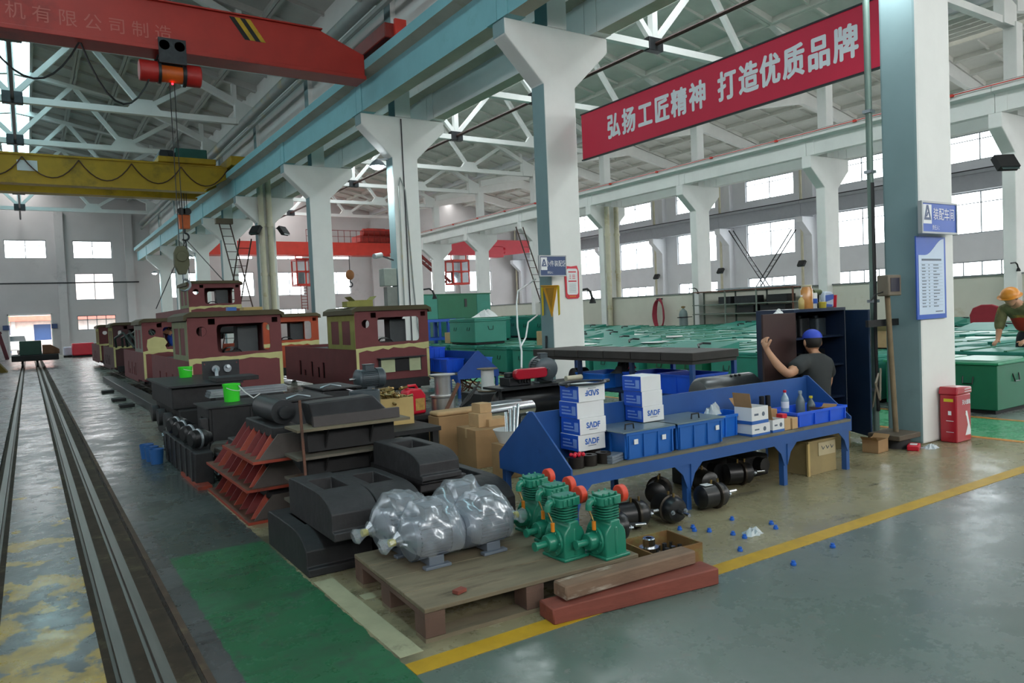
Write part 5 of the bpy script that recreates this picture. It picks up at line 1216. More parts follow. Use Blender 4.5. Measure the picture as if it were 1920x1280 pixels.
m = MB(); m.tube([(-0.09, 0, 0.27), (-0.06, 0, 0.31), (0.03, 0, 0.31), (0.1, 0, 0.21)], 0.016, 8); m.build('handle', REDP, jc)
m = MB(); m.cyl((-0.09, 0, 0.28), (-0.09, 0, 0.31), 0.025, n=14); m.build('cap', REDP, jc)
m = MB(); m.box(-0.02, 0.1, -0.0735, -0.0715, 0.04, 0.17); m.build('label', mat('label_gold', '#b08a4a', 0.5, var=0.3, scale=20), jc, smooth=False)
m = MB(); m.bar((3.40, 6.98, 0.0), (3.86, 7.02, 0.72), 0.03, 0.03); tag(m.build('steel_bar', RUST), 'rusty bar leaning against the drum stand', 'bar')
for i in range(3):
    m = MB(); m.tube([(4.02, 7.3, 0.42), (4.1 + 0.03 * i, 7.32, 0.5), (4.2 + 0.06 * i, 7.36, 0.56 + 0.06 * i)], 0.012, 6); tag(m.build('cut_cable', CABLE), 'stiff black cut cable end sticking out beside the spools, %s of three' % ('lowest', 'middle one', 'highest')[i], 'cable', 'cut cables')
# cartons
def carton(name, label, x, y, z, w, d, h, rz=0, m_=CARD, tape=True, group=None, open_=False):
    o = thing(name, label, 'carton', (x, y, z), rz, group)
    b = MB(); t = 0.006
    if open_:
        b.box(-w / 2, w / 2, -d / 2, -d / 2 + t, 0, h); b.box(-w / 2, w / 2, d / 2 - t, d / 2, 0, h); b.box(-w / 2, -w / 2 + t, -d / 2 + t, d / 2 - t, 0, h); b.box(w / 2 - t, w / 2, -d / 2 + t, d / 2 - t, 0, h); b.box(-w / 2, w / 2, -d / 2, d / 2, 0, t)
        b.build('walls', m_, o, smooth=False)
        for s in (-1, 1):
            f = MB(); f.add([(s * w / 2, -d / 2, h), (s * w / 2, d / 2, h), (s * (w / 2 + d * 0.25), d / 2, h + d * 0.22), (s * (w / 2 + d * 0.25), -d / 2, h + d * 0.22)], [(0, 1, 2, 3)]); f.add([(s * (w / 2 + 0.004), -d / 2, h), (s * (w / 2 + 0.004), d / 2, h), (s * (w / 2 + d * 0.25), d / 2, h + d * 0.22 - 0.006), (s * (w / 2 + d * 0.25), -d / 2, h + d * 0.22 - 0.006)], [(0, 3, 2, 1)]); f.build('flap', m_, o, smooth=False)
    else:
        b.box(-w / 2, w / 2, -d / 2, d / 2, 0, h); b.build('box', m_, o, bevel=0.003, smooth=False)
        if tape:
            f = MB(); f.box(-w / 2 - 0.001, w / 2 + 0.001, -0.02, 0.02, h * 0.75, h + 0.001); f.build('tape', CARDL, o, smooth=False)
    return o
gc = 'plain brown cartons behind the castings'
carton('carton', 'largest plain brown carton at the bottom of the pile behind the castings', 3.72, 6.2, 0.0, 0.5, 0.4, 0.36, -0.05, CARD, True, gc)
carton('carton', 'flat brown carton lying on the largest carton', 3.80, 6.22, 0.361, 0.26, 0.2, 0.07, 0.05, CARDL, True, gc)
carton('carton', 'small brown carton stacked second from the top of the pile', 3.66, 6.25, 0.361, 0.0 + 0.16, 0.18, 0.13, 0.05, CARDL, True, gc)
carton('carton', 'smallest brown carton on top of the pile', 3.69, 6.27, 0.492, 0.14, 0.14, 0.09, 0.1, CARDL, True, gc)
o = thing('long_box', 'long pale open box of tubes left of the carton pile', 'box', (3.75, 6.85, 0), 0.0)
m = MB(); m.box(-0.3, 0.32, -0.12, 0.12, 0.0, 0.42); m.build('body', CARD, o, bevel=0.004); m = MB(); m.box(-0.3, 0.32, -0.10, 0.10, 0.421, 0.47); m.build('tube_layer', CARDL, o, bevel=0.02)
bk = thing('plastic_basket', 'white plastic basket holding bright tubes beside the blue bench end', 'basket', (3.55, 5.55, 0.0))
q = MB(); q.box(-0.14, 0.14, -0.1, 0.1, 0, 0.3); tagb = q.build('support_box', CARD, bk, bevel=0.004)
m = MB(); m.lathe([(0.10, 0.301), (0.15, 0.42), (0.155, 0.42), (0.145, 0.41), (0.09, 0.31), (0, 0.31)], n=16, close=False); m.build('shell', WPLAS, bk)
for k in range(4):
    m = MB(); m.cyl((3.50 + 0.03 * k, 5.52, 0.325), (3.56 + 0.045 * k, 5.62, 0.56 + 0.02 * k), 0.016, n=10); tag(m.build('bright_tube', CHROME), 'short bright steel tube leaning in the white basket', 'tube', 'bright tubes in the basket')
for k, (y, lb) in enumerate(((7.05, 'front'), (7.3, 'rear'))):
    m = MB(); m.cyl((4.15, y, 0.35), (4.85, y + 0.05, 0.35), 0.085, n=20); m.box(4.2, 4.26, y - 0.08, y + 0.08, 0.0, 0.28); m.box(4.74, 4.8, y - 0.05, y + 0.1, 0.0, 0.28)
    tag(m.build('steel_tank', MOTD if k else CHROME), '%s polished steel cylinder on saddles behind the carton pile' % lb, 'cylinder', 'polished cylinders')
# ---- belt-driven compressor unit
cu = thing('compressor_unit', 'black tank-mounted compressor with grey motor and red belt guard', 'compressor', (5.35, 7.9, 0))
m = MB(); m.lathe([(0.06, 0), (0.15, 0.03), (0.19, 0.09), (0.19, 0.95), (0.15, 1.01), (0.06, 1.04)], (-0.5, 0, 0.3), (1, 0, 0.3), 24); m.build('air_tank', BLACK, cu)
for x in (-0.35, 0.35):
    m = MB(); m.box(x - 0.03, x + 0.03, -0.15, 0.15, 0, 0.16); m.build('foot', BLACKM, cu)
m = MB(); m.box(-0.55, 0.78, -0.24, 0.2, 0.5, 0.53); m.build('deck', STEELD, cu)
m = MB(); m.box(-0.35, -0.02, -0.12, 0.12, 0.53, 0.64); m.cyl((-0.28, 0, 0.64), (-0.28, 0, 0.7), 0.06); m.cyl((-0.1, 0, 0.64), (-0.1, 0, 0.7), 0.06)
for k in range(4): m.cyl((-0.2 + 0.04 * k, -0.13, 0.56), (-0.2 + 0.04 * k, -0.13, 0.62), 0.015)
m.build('pump_block', STEELD, cu, bevel=0.01)
m = MB(); m.box(-0.55, -0.52, -0.2, -0.17, 0.0, 0.5); m.build('leg', BLACKM, cu)
m = MB(); m.prism(rrect(-0.33, 0.16, 0.62, 0.75, 0.05), 'y', -0.24, -0.16); m.build('belt_guard', REDX, cu, bevel=0.012)
mm = make_motor('electric_motor', 'grey motor driving the belt-guarded compressor unit', MOTD, 0.15, 0.42); mm.location = (5.62, 7.92, 0.532); mm.rotation_euler = (0, 0, R_(70))
m = MB(); m.cyl((5.84, 7.72, 0.566), (6.11, 7.74, 0.566), 0.035, n=12); tag(m.build('paper_roll', mat('paper_cream', '#cfc7b0', 0.8)), 'pale rolled paper lying beside the compressor unit', 'roll')
m = MB(); m.tube([(5.15, 7.72, 0.76), (5.35, 8.0, 0.95), (5.7, 8.6, 1.25), (6.1, 9.2, 1.6), (6.6, 9.9, 2.2 - 0.4), (7.1, 10.1, 2.0)], 0.012, 6); m.tube([(5.4, 8.1, 1.0), (5.9, 8.7, 1.1), (6.5, 9.5, 1.3), (7.1, 10.1, 1.4)], 0.012, 6)
tag(m.build('white_hose', WPLAS), 'thin white hose rising from the red belt guard to the column', 'hose')
# ---- far wire reel
spool('white wire reel with wooden flanges left of the compressor unit', 5.75, 9.55, 0.30, 0.16, 0.34, WOOD, WPLAS, None)
m = MB(); m.box(5.45, 6.15, 9.25, 9.85, 0.0, 0.29); tag(m.build('reel_crate', BLACKM, None, 0.01), 'dark low crate under the white wire reel', 'crate')

# ---- axle boxes and a gear wheel between the housing and the walkway bin
def axle_box(label, x, y, z, rz):
    o = thing('axle_box', label, 'axle box', (x, y, z), rz, 'axle boxes behind the walkway bin')
    m = MB(); plate(m, rrect(-0.16, 0.16, 0.0, 0.30, 0.05), [circ(0.0, 0.15, 0.09, 18)[::-1]], 'x', -0.09, 0.09); m.build('body', mat('axle_grey', '#55534e', 0.6, 0.3, var=0.2, scale=9), o, bevel=0.008)
    m = MB(); m.lathe([(0.092, 0), (0.115, 0), (0.115, 0.03), (0.092, 0.03)], (-0.121, 0, 0.15), (1, 0, 0.15), 18, close=False); m.build('flange', CAST, o)
    for a in range(4): m = MB(); m.cyl((-0.12, 0.104 * math.cos(a * 1.571 + 0.78), 0.15 + 0.104 * math.sin(a * 1.571 + 0.78)), (-0.135, 0.104 * math.cos(a * 1.571 + 0.78), 0.15 + 0.104 * math.sin(a * 1.571 + 0.78)), 0.012, n=6); m.build('bolt', GALV, o)
    return o
axle_box('grey axle box with a round bore, nearer of two behind the walkway bin', 1.52, 7.32, 0.0, 0.1)
axle_box('grey axle box with a round bore, farther of two beside the machine block', 1.36, 9.35, 0.0, -0.1)
axle_box('grey axle box with a round bore standing before the gear housing', 1.60, 7.72, 0.302, 1.3).location.z = 0.0
gw = thing('toothed_gear', 'dark toothed gear wheel leaning on the gear housing below the larger bucket', 'gear', (1.98, 7.80, 0.0))
m = MB(); N = 28; pts = []
for k in range(N * 4):
    a = 2 * math.pi * k / (N * 4); r = 0.2 if (k % 4) in (1, 2) else 0.178; pts.append((r * math.cos(a), 0.2 + r * math.sin(a)))
plate(m, pts, [circ(0, 0.2, 0.05, 16)[::-1]], 'y', 0.0, 0.06); m.build('toothed_disc', STEELD, gw, smooth=False)
m = MB(); m.lathe([(0.052, 0), (0.085, 0), (0.085, 0.03), (0.052, 0.03)], (0, -0.03, 0.2), (0, 1, 0.2), 18, close=False); m.build('hub', CAST, gw)
gw.rotation_euler = (R_(-7), 0, 0)
# ================================================================ BENCH, CABINET, TABLE, COLUMN FOOT
def double_bench(name, label, L, m_, legs, H=0.43, W=0.85, peak=0.77):
    """two-sided bench along x with a centre board and triangular end plates; origin at front left floor"""
    o = thing(name, label, 'bench')
    t = MB(); t.box(0.0125, L - 0.0125, 0, W, H - 0.02, H); t.build('top', mat('bench_top', '#6d6a5c', 0.7, 0.1, var=0.2, scale=3, col2='#3c4046', thr=0.55), o, smooth=False)
    a = MB(); a.box(0.0125, L - 0.0125, 0, 0.012, H - 0.1, H - 0.0205); a.build('front_apron', m_, o, smooth=False)
    a = MB(); a.box(0.0125, L - 0.0125, W - 0.012, W, H - 0.1, H - 0.0205); a.build('rear_apron', m_, o, smooth=False)
    b = MB(); b.box(0.012, L - 0.012, W / 2 - 0.006, W / 2 + 0.006, H, peak); b.build('centre_board', m_, o, smooth=False)
    for x in (0, L - 0.012):
        p = MB(); p.prism([(0, H - 0.1), (W, H - 0.1), (W, H + 0.02), (W / 2 + 0.02, peak + 0.01), (W / 2 - 0.02, peak + 0.01), (0.0, H + 0.02)], 'x', x, x + 0.012); p.build('end_plate', m_, o, smooth=False)
    for x in legs:
        for y in (0.0125, W - 0.0575):
            l = MB(); l.box(x - 0.022 + (0.006 if x < 0.1 else -0.006 if x > L - 0.1 else 0), x + 0.022 + (0.006 if x < 0.1 else -0.006 if x > L - 0.1 else 0), y, y + 0.045, 0, H - 0.0205); l.build('leg', m_, o, smooth=False)
            yy = 0.0045 if y < 0.1 else W - 0.0125
            for s in (-1, 1):
                if (x < 0.1 and s < 0) or (x > L - 0.1 and s > 0): continue
                g = MB(); g.prism([(x + s * 0.022, H - 0.1), (x + s * 0.14, H - 0.1), (x + s * 0.06, H - 0.17), (x + s * 0.018, H - 0.27)], 'y', yy, yy + 0.008); g.build('gusset', m_, o, smooth=False)
    return o
bn1 = double_bench('steel_bench', 'long low blue steel bench with a centre board, laden with crates and cartons', 3.01, BLUEB, (0.03, 1.05, 2.13, 2.97)); bn1.location = (2.81, 3.70, 0)
BZ = 0.431
# blue and white cartons
gx = 'blue and white part cartons'
def sadf_box(label, x, y, z, w, d, h, flip=False, rz=0, plain=False):
    o = thing('part_carton', label, 'carton', (x, y, z), rz, gx)
    b = MB(); b.box(-w / 2, w / 2, -d / 2, d / 2, 0, h); b.mi[4] = 1; b.mi[5] = 1; b.build('box', [WHITEX, BLUEX], o, bevel=0.004, smooth=False)
    if not plain:
        r = (R_(90), R_(180) if flip else 0, 0)
        lettering('SΛDF', 0.052, TXTB, o, (0, -d / 2 - 0.0015, h * 0.55), (R_(90), math.pi if flip else 0, 0), sx=1.0, bold=0.0016)
        q = MB(); q.box(-0.035, 0.035, -d / 2 - 0.0015, -d / 2 - 0.0005, h * 0.55 - 0.03 if not flip else h * 0.55 + 0.026, h * 0.55 - 0.026 if not flip else h * 0.55 + 0.03); q.build('small_print', TXTG, o, smooth=False)
    q = MB()
    for k in range(3): q.box(-w / 2 - 0.0015, -w / 2 - 0.0005, -d * 0.05 - 0.02 * k, d * 0.35, h * 0.62 - 0.022 * k, h * 0.62 + 0.01 - 0.022 * k)
    q.box(-w / 2 - 0.0015, -w / 2 - 0.0005, -d * 0.42, -d * 0.22, h * 0.2, h * 0.75)
    q.build('side_print', mat('print_pale_blue', '#7f9fe0', 0.5), o, smooth=False)
    return o
nmx = ['lowest', 'second', 'third', 'topmost']
for k in range(4): sadf_box('blue and white carton in the left stack of four, %s from the bench' % nmx[k] if k in (1, 2) else '%s blue and white carton in the left stack of four' % nmx[k], 3.15 + 0.006 * (k % 2), 4.0 - 0.008 * (k % 2), 0.503 + 0.1105 * k, 0.235, 0.20, 0.11, flip=(k == 3), rz=0.03 * (k % 2), plain=(k == 2))
for k in range(3): sadf_box('%s blue and white carton in the stack of three on the crate lid' % ('lowest', 'middle', 'topmost')[k], 3.74 - 0.006 * k, 4.01 + 0.004 * k, 0.629 + 0.1105 * k, 0.205, 0.19, 0.11, plain=(k > 0), rz=0.02 * k)
m = MB(); m.tube([(3.15 + 0.17 * math.cos(R_(a)), 3.98 + 0.13 * math.sin(R_(a)), 0.955) for a in range(0, 361, 15)], 0.009, 6); m.cyl((3.0, 3.93, 0.955), (2.96, 3.91, 0.955), 0.013, n=8); m.cyl((3.31, 3.95, 0.955), (3.36, 3.95, 0.955), 0.013, n=8)
tag(m.build('coiled_hose', mat('hose_dark', '#2a2c30', 0.4)), 'dark coiled hose with bright end fittings on the left carton stack', 'hose')
BEAR = mat('bearing_dark', '#2c2724', 0.4, 0.5, var=0.2)
for k, (x, y) in enumerate(((2.93, 3.80), (3.04, 3.80), (3.16, 3.80), (3.08, 3.98), (3.22, 3.98), (3.25, 4.02))[:5]):
    m = MB(); m.lathe([(0.02, 0), (0.052, 0), (0.052, 0.07), (0.02, 0.07)], n=18, close=False)
    tag(m.build('bearing_ring', BEAR, loc=(x, y, BZ)), 'dark steel ring on the bench at the foot of the left cartons', 'ring', 'dark rings on the bench')
for k in range(6):
    m = MB(); m.ball((0, 0, 0.014), 0.014, 10, 6); tag(m.build('red_knob', REDP, loc=(2.90 + 0.035 * (k % 3), 3.775 + 0.035 * (k // 3), BZ + 0.071)), 'glossy red round knob among the dark rings on the bench', 'fitting', 'red knobs on the bench')  # small red ball knobs lying on the rings
o = thing('brake_pad_stack', 'stack of three grey flat blocks on the bench edge', 'blocks', (3.22, 3.775, BZ), 0.35)
for k in range(3):
    m = MB(); m.box(-0.075, 0.075, -0.04, 0.04, 0.0 + 0.018 * k, 0.0165 + 0.018 * k); m.build('block', MOTG, o, bevel=0.002)
# plastic crates
def crate(name, label, x, y, z, w, d, h, m_, group, lid=False, rz=0, solid=None, labels=False):
    o = thing(name, label, 'crate', (x, y, z), rz, group); t = 0.006; tp = 0.012
    b = MB()
    b.add([(-w / 2 + tp, -d / 2 + tp, 0), (w / 2 - tp, -d / 2 + tp, 0), (w / 2 - tp, d / 2 - tp, 0), (-w / 2 + tp, d / 2 - tp, 0), (-w / 2, -d / 2, h), (w / 2, -d / 2, h), (w / 2, d / 2, h), (-w / 2, d / 2, h),
           (-w / 2 + t, -d / 2 + t, h), (w / 2 - t, -d / 2 + t, h), (w / 2 - t, d / 2 - t, h), (-w / 2 + t, d / 2 - t, h), (-w / 2 + tp + t, -d / 2 + tp + t, t), (w / 2 - tp - t, -d / 2 + tp + t, t), (w / 2 - tp - t, d / 2 - tp - t, t), (-w / 2 + tp + t, d / 2 - tp - t, t)],
          [(0, 3, 2, 1), (0, 1, 5, 4), (1, 2, 6, 5), (2, 3, 7, 6), (3, 0, 4, 7), (4, 5, 9, 8), (5, 6, 10, 9), (6, 7, 11, 10), (7, 4, 8, 11), (8, 9, 13, 12), (9, 10, 14, 13), (10, 11, 15, 14), (11, 8, 12, 15), (12, 13, 14, 15)])
    b.build('shell', m_, o, smooth=False)
    r = MB(); r.box(-w / 2 - 0.008, w / 2 + 0.008, -d / 2 - 0.008, -d / 2, h - 0.02, h); r.box(-w / 2 - 0.008, w / 2 + 0.008, d / 2, d / 2 + 0.008, h - 0.02, h); r.box(-w / 2 - 0.008, -w / 2, -d / 2, d / 2, h - 0.02, h); r.box(w / 2, w / 2 + 0.008, -d / 2, d / 2, h - 0.02, h); r.build('rim', m_, o, smooth=False)
    for i in range(4):
        xx = -w / 2 + 0.02 + (w - 0.04) * i / 3
        q = MB(); q.box(xx - 0.006, xx + 0.006, -d / 2 - 0.006, -d / 2 + 0.008, 0.01, h - 0.02); q.build('rib', m_, o, smooth=False)
    for i in range(3):
        yy = -d / 2 + 0.02 + (d - 0.04) * i / 2
        q = MB(); q.box(-w / 2 - 0.006, -w / 2 + 0.008, yy - 0.006, yy + 0.006, 0.01, h - 0.02); q.build('rib', m_, o, smooth=False)
    if lid:
        q = MB(); q.box(-w / 2 - 0.04, w / 2 + 0.02, -d / 2 - 0.015, d / 2 + 0.015, h + 0.001, h + 0.009); lo = q.build('lid', mat('lid_steel', '#7f9299', 0.35, 0.6, var=0.1), o, smooth=False)
        xh = -w / 2 + 0.09 if lid == 1 else 0.02
        q = MB(); q.tube([(xh - 0.04, -d / 2 + 0.07, h + 0.009), (xh - 0.035, -d / 2 + 0.07, h + 0.045), (xh + 0.035, -d / 2 + 0.07, h + 0.045), (xh + 0.04, -d / 2 + 0.07, h + 0.009)], 0.006, 6); q.build('lid_handle', BLACK, lo)
    if labels:
        for xx in labels: q = MB(); q.box(xx, xx + 0.035, -d / 2 - 0.0085, -d / 2 - 0.003, h * 0.55, h * 0.55 + 0.033); q.build('paper_label', WHITEX, o, smooth=False)
    return o
gk = 'blue crates on the bench'
crate('plastic_crate', 'blue plastic crate with a steel lid and two paper labels under the carton stack', 3.53, 3.90, BZ, 0.44, 0.34, 0.185, BLUEC, gk, lid=1, labels=(-0.16, 0.1))
crate('plastic_crate', 'blue plastic crate with a dark-handled steel lid beside the open white carton', 4.02, 3.90, BZ, 0.46, 0.34, 0.185, BLUEC, gk, lid=2, labels=(0.15,))
crate('plastic_crate', 'blue plastic crate without lid behind the open white carton', 4.48, 3.97, BZ, 0.40, 0.24, 0.17, mat('crate_mid_blue', '#1f6ed0', 0.4, var=0.06), gk)
crumple('plastic_bag', (4.42, 3.97, BZ + 0.17), 0.09, 0.1, FOILM, 'white plastic bag in the lidless blue crate', 'bag', 21)
tray = crate('plastic_tray', 'shallow bright blue plastic tray at the right end of the bench', 5.455, 3.89, BZ, 0.66, 0.33, 0.12, BLUEP, 'blue crates on the bench')
# product cartons white / blue stripe
def stripe_box(label, x, y, z, w, d, h, rz=0, open_=False):
    o = thing('product_carton', label, 'carton', (x, y, z), rz, 'white cartons with a blue stripe'); t = 0.004
    b = MB(); b.box(-w / 2, w / 2, -d / 2, -d / 2 + t, 0, h); b.box(-w / 2, w / 2, d / 2 - t, d / 2, 0, h); b.box(-w / 2, -w / 2 + t, -d / 2 + t, d / 2 - t, 0, h); b.box(w / 2 - t, w / 2, -d / 2 + t, d / 2 - t, 0, h); b.box(-w / 2 + t, w / 2 - t, -d / 2 + t, d / 2 - t, 0, t)
    if not open_: b.box(-w / 2, w / 2, -d / 2, d / 2, h, h + t)
    b.build('box', WHITEX, o, smooth=False)
    s = MB(); s.box(-w / 2 - 0.001, w / 2 + 0.001, -d / 2 - 0.0012, -d / 2 - 0.0002, 0.0, h * 0.2); s.box(-w / 2 - 0.0012, -w / 2 - 0.0002, -d / 2, d / 2, 0, h * 0.2); s.build('stripe', mat('stripe_blue', '#2c5ea8', 0.5), o, smooth=False)
    s = MB(); s.lathe([(0.0, 0), (0.018, 0)], (-0.02 * 0 + w * 0.2, -d / 2 - 0.001, h * 0.55), (w * 0.2, -1, h * 0.55), 10, close=False); s.box(-w * 0.35, -w * 0.1, -d / 2 - 0.0012, -d / 2 - 0.0002, h * 0.5, h * 0.62); s.build('print', TXTG, o, smooth=False)
    if open_:
        f = MB(); f.add([(-w / 2, d / 2, h), (-w / 2, -d / 2, h), (-w / 2 - 0.02, -d / 2, h + 0.11), (-w / 2 - 0.02, d / 2, h + 0.11), (-w / 2 + 0.004, d / 2, h), (-w / 2 + 0.004, -d / 2, h), (-w / 2 - 0.016, -d / 2, h + 0.11), (-w / 2 - 0.016, d / 2, h + 0.11)], [(0, 1, 2, 3), (4, 7, 6, 5), (0, 4, 5, 1), (1, 5, 6, 2), (2, 6, 7, 3), (3, 7, 4, 0)]); f.build('raised_flap', CARD, o, smooth=False)
        f = MB(); f.add([(-w / 2, d / 2, h), (w / 2, d / 2, h), (w / 2, d / 2 + 0.05, h + 0.06), (-w / 2, d / 2 + 0.05, h + 0.06)], [(0, 1, 2, 3)]); f.build('flap', CARD, o, smooth=False)
    return o
stripe_box('open white carton with raised brown flap on top of another on the bench', 4.66, 3.80, BZ + 0.092, 0.20, 0.16, 0.13, 0.03, True)
stripe_box('white carton with blue stripe under the open flapped carton', 4.67, 3.80, BZ, 0.21, 0.16, 0.088)
stripe_box('single white carton with blue stripe holding brass parts, right of the flapped one', 4.88, 3.79, BZ, 0.14, 0.14, 0.10, 0.0, True)
for k in range(4):
    m = MB(); m.cyl((0, 0, 0), (0.0, 0, 0.09), 0.014, n=8); m.cyl((0, 0, 0.04), (0, 0, 0.06), 0.021, n=6); tag(m.build('brass_valve', BRASS, loc=(4.845 + 0.03 * (k % 2) , 3.765 + 0.04 * (k // 2), BZ + 0.006)), 'brass valve stem standing in the striped white carton', 'valve', 'brass valves in the carton')
carton('small_carton', 'small brown carton standing on edge behind the striped cartons', 4.99, 3.93, BZ, 0.16, 0.12, 0.15, 0.1, CARD, False, 'small brown cartons on the bench')
carton('small_carton', 'small brown carton left of the two before the blue tray', 5.0, 3.78, BZ, 0.075, 0.11, 0.09, 0, CARDL, False, 'small brown cartons on the bench')
carton('small_carton', 'small brown carton right of the two before the blue tray', 5.085, 3.77, BZ, 0.075, 0.10, 0.09, 0.05, CARDL, False, 'small brown cartons on the bench')
m = MB(); m.box(-0.03, 0.03, -0.03, 0.03, 0, 0.035); tag(m.build('red_packet', REDP, None, 0.004, loc=(5.0, 3.78, BZ + 0.091)), 'small red packet on a brown carton on the bench', 'packet')
for k in range(2):
    m = MB(); m.lathe([(0.022, 0), (0.022, 0.24), (0.018, 0.24), (0.018, 0.02), (0, 0.02)], n=14, close=False); tag(m.build('black_tube', BLACK, loc=(5.08 + 0.075 * k, 4.03, BZ)), 'upright black tube against the bench board, %s of the pair' % ('left', 'right')[k], 'tube', 'black tubes on the bench')
def bottle(label, x, y, z, r, h, body, cap, label_m=None, group='bottles on the bench'):
    o = thing('bottle', label, 'bottle', (x, y, z), 0, group)
    m = MB(); m.lathe([(r * 0.9, 0), (r, 0.01), (r, h * 0.6), (r * 0.75, h * 0.72), (r * 0.35, h * 0.84), (r * 0.33, h * 0.92)], n=16); m.build('body', body, o)
    m = MB(); m.lathe([(r * 0.42, h * 0.90), (r * 0.42, h), (r * 0.36, h)], n=14); m.build('cap', cap, o)
    if label_m: m = MB(); m.lathe([(r * 1.01, h * 0.22), (r * 1.01, h * 0.5)], n=16, close=False); m.build('label', label_m, o)
    return o
LIQ = mat('liquid_yellow', '#b8b04a', 0.3, alpha=None)
CLB = mat('bottle_clear', '#8fa6b4', 0.15, var=0.05, spec=0.8)
bottle('clear plastic bottle with a red cap standing on a yellow jar on the bench', 5.30, 3.97, BZ + 0.084, 0.032, 0.19, CLB, REDP, WHITEX)
m = MB(); m.lathe([(0.05, 0), (0.055, 0.01), (0.055, 0.075), (0.045, 0.083)], n=18); tag(m.build('yellow_jar', mat('jar_lime', '#b8c048', 0.4), loc=(5.30, 3.97, BZ + 0.0)), 'squat lime-yellow jar under the red-capped bottle', 'jar') if False else None
m = MB(); m.lathe([(0.042, 0), (0.046, 0.008), (0.046, 0.068), (0.04, 0.076)], n=18); tag(m.build('yellow_jar', mat('jar_lime', '#b8c048', 0.4), loc=(5.30, 3.97, BZ + 0.0075)), 'squat lime-yellow jar under the red-capped bottle', 'jar')
bottle('grey plastic bottle at the back of the blue tray', 5.52, 3.98, BZ + 0.0075, 0.038, 0.24, mat('bottle_grey', '#5d6a70', 0.3), mat('cap_grey', '#8a949a', 0.4))
bottle('dark bottle with a yellow cap in the blue tray', 5.61, 3.94, BZ + 0.0075, 0.036, 0.19, mat('bottle_dark', '#4a565c', 0.25), YCAP)
carton('open_carton', 'flattened brown open carton lying in the blue tray', 5.62, 3.83, BZ + 0.0075, 0.2, 0.12, 0.09, 0.15, CARD, False, None, True)
for k in range(5):
    m = MB(); m.cyl((0, 0, 0), (0.1, 0.02, 0.006), 0.006, n=6); tag(m.build('welding_rod', WPLAS, loc=(5.36 + 0.006 * k, 3.79 + 0.016 * k, BZ + 0.0145)), 'short pale rod lying in the blue tray', 'rod', 'pale rods in the tray')
# wooden crate with paper under the bench
wc = thing('wooden_crate', 'pale wooden crate with a paper note under the right end of the bench', 'crate', (5.52, 3.98, 0), 0.0)
WP = mat('crate_plywood', '#94835c', 0.85, var=0.2, scale=3, col2='#7c5a48', thr=0.6)
m = MB(); m.box(-0.19, 0.19, -0.2, 0.2, 0.0, 0.27); m.build('body', WP, wc, bevel=0.003, smooth=False)
m = MB(); m.box(-0.2, 0.2, -0.21, 0.21, 0.27, 0.285); m.build('lid', WP, wc, smooth=False)
m = MB(); m.box(-0.215, -0.19, -0.215, -0.2, 0.0, 0.27); m.build('batten', PLY, wc, smooth=False)
m = MB(); m.box(-0.06, 0.17, -0.206, -0.2015, 0.15, 0.26); m.build('paper_note', mat('paper_tan', '#b5a888', 0.8), wc, smooth=False)
m = MB()
for k in range(3): m.tube([(-0.02 + 0.06 * k, -0.208, 0.23), (0.0 + 0.06 * k, -0.208, 0.2), (0.02 + 0.06 * k, -0.208, 0.22)], 0.003, 4)
m.build('handwriting', TXTG, wc, smooth=False)
# dark machine parts in the shade under the bench
for k, (x, y, w, d, h, lb) in enumerate(((4.55, 4.25, 0.4, 0.25, 0.2, 'black gearbox deep under the middle of the bench'), (5.02, 4.2, 0.3, 0.3, 0.18, 'black gearbox under the bench left of the wooden crate'))):
    o = thing('gearbox', lb, 'gearbox', (x, y, 0)); m = MB(); m.box(-w / 2, w / 2, -d / 2, d / 2, 0, h); m.build('case', BLACKM, o, bevel=0.02); m = MB(); m.cyl((0, -d / 2, h * 0.6), (0, -d / 2 - 0.08, h * 0.6), 0.06, n=14); m.build('output_hub', BLACK, o)

# ---- dark cabinet with open doors
cb_ = thing('steel_cabinet', 'dark blue steel cabinet with both doors open beside the near column', 'cabinet', (6.35, 4.62, 0))
CW, CD, CH = 0.86, 0.46, 1.365
m = MB(); m.box(0, 0.02, 0, CD, 0, CH); m.box(CW - 0.02, CW, 0, CD, 0, CH); m.box(0.02, CW - 0.02, CD - 0.02, CD, 0, CH); m.box(0.02, CW - 0.02, 0, CD - 0.02, CH - 0.03, CH); m.box(0.02, CW - 0.02, 0, CD - 0.02, 0, 0.06); m.build('carcass', BLUED, cb_, smooth=False)
for z in (0.42, 0.76, 1.06):
    m = MB(); m.box(0.02, CW - 0.02, 0.02, CD - 0.02, z, z + 0.015); m.build('shelf', BLUED, cb_, smooth=False)
d = MB(); d.box(-0.55, 0.0, -0.02, 0.0, 0.06, 1.335); dl = d.build('door', [mat('door_brown', '#3a2522', 0.55, var=0.12, scale=4)], cb_, bevel=0.004, smooth=False); dl.location = (-0.005, 0.0, 0); dl.rotation_euler = (0, 0, R_(4))
d = MB(); d.box(0, 0.02, -0.43, 0.0, 0.06, 1.335); dr_ = d.build('door', mat('door_blue', '#22344f', 0.35, var=0.2, scale=3, col2='#3a2a28', thr=0.62), cb_, bevel=0.004, smooth=False); dr_.location = (CW - 0.02, -0.005, 0); dr_.rotation_euler = (0, 0, R_(-28))
h = MB(); h.cyl((0.02, -0.38, 0.66), (0.035, -0.38, 0.66), 0.012, n=8); h.bar((0.035, -0.38, 0.62), (0.035, -0.38, 0.7), 0.012); h.build('handle', GALV, dr_)
rr = random.Random(4)
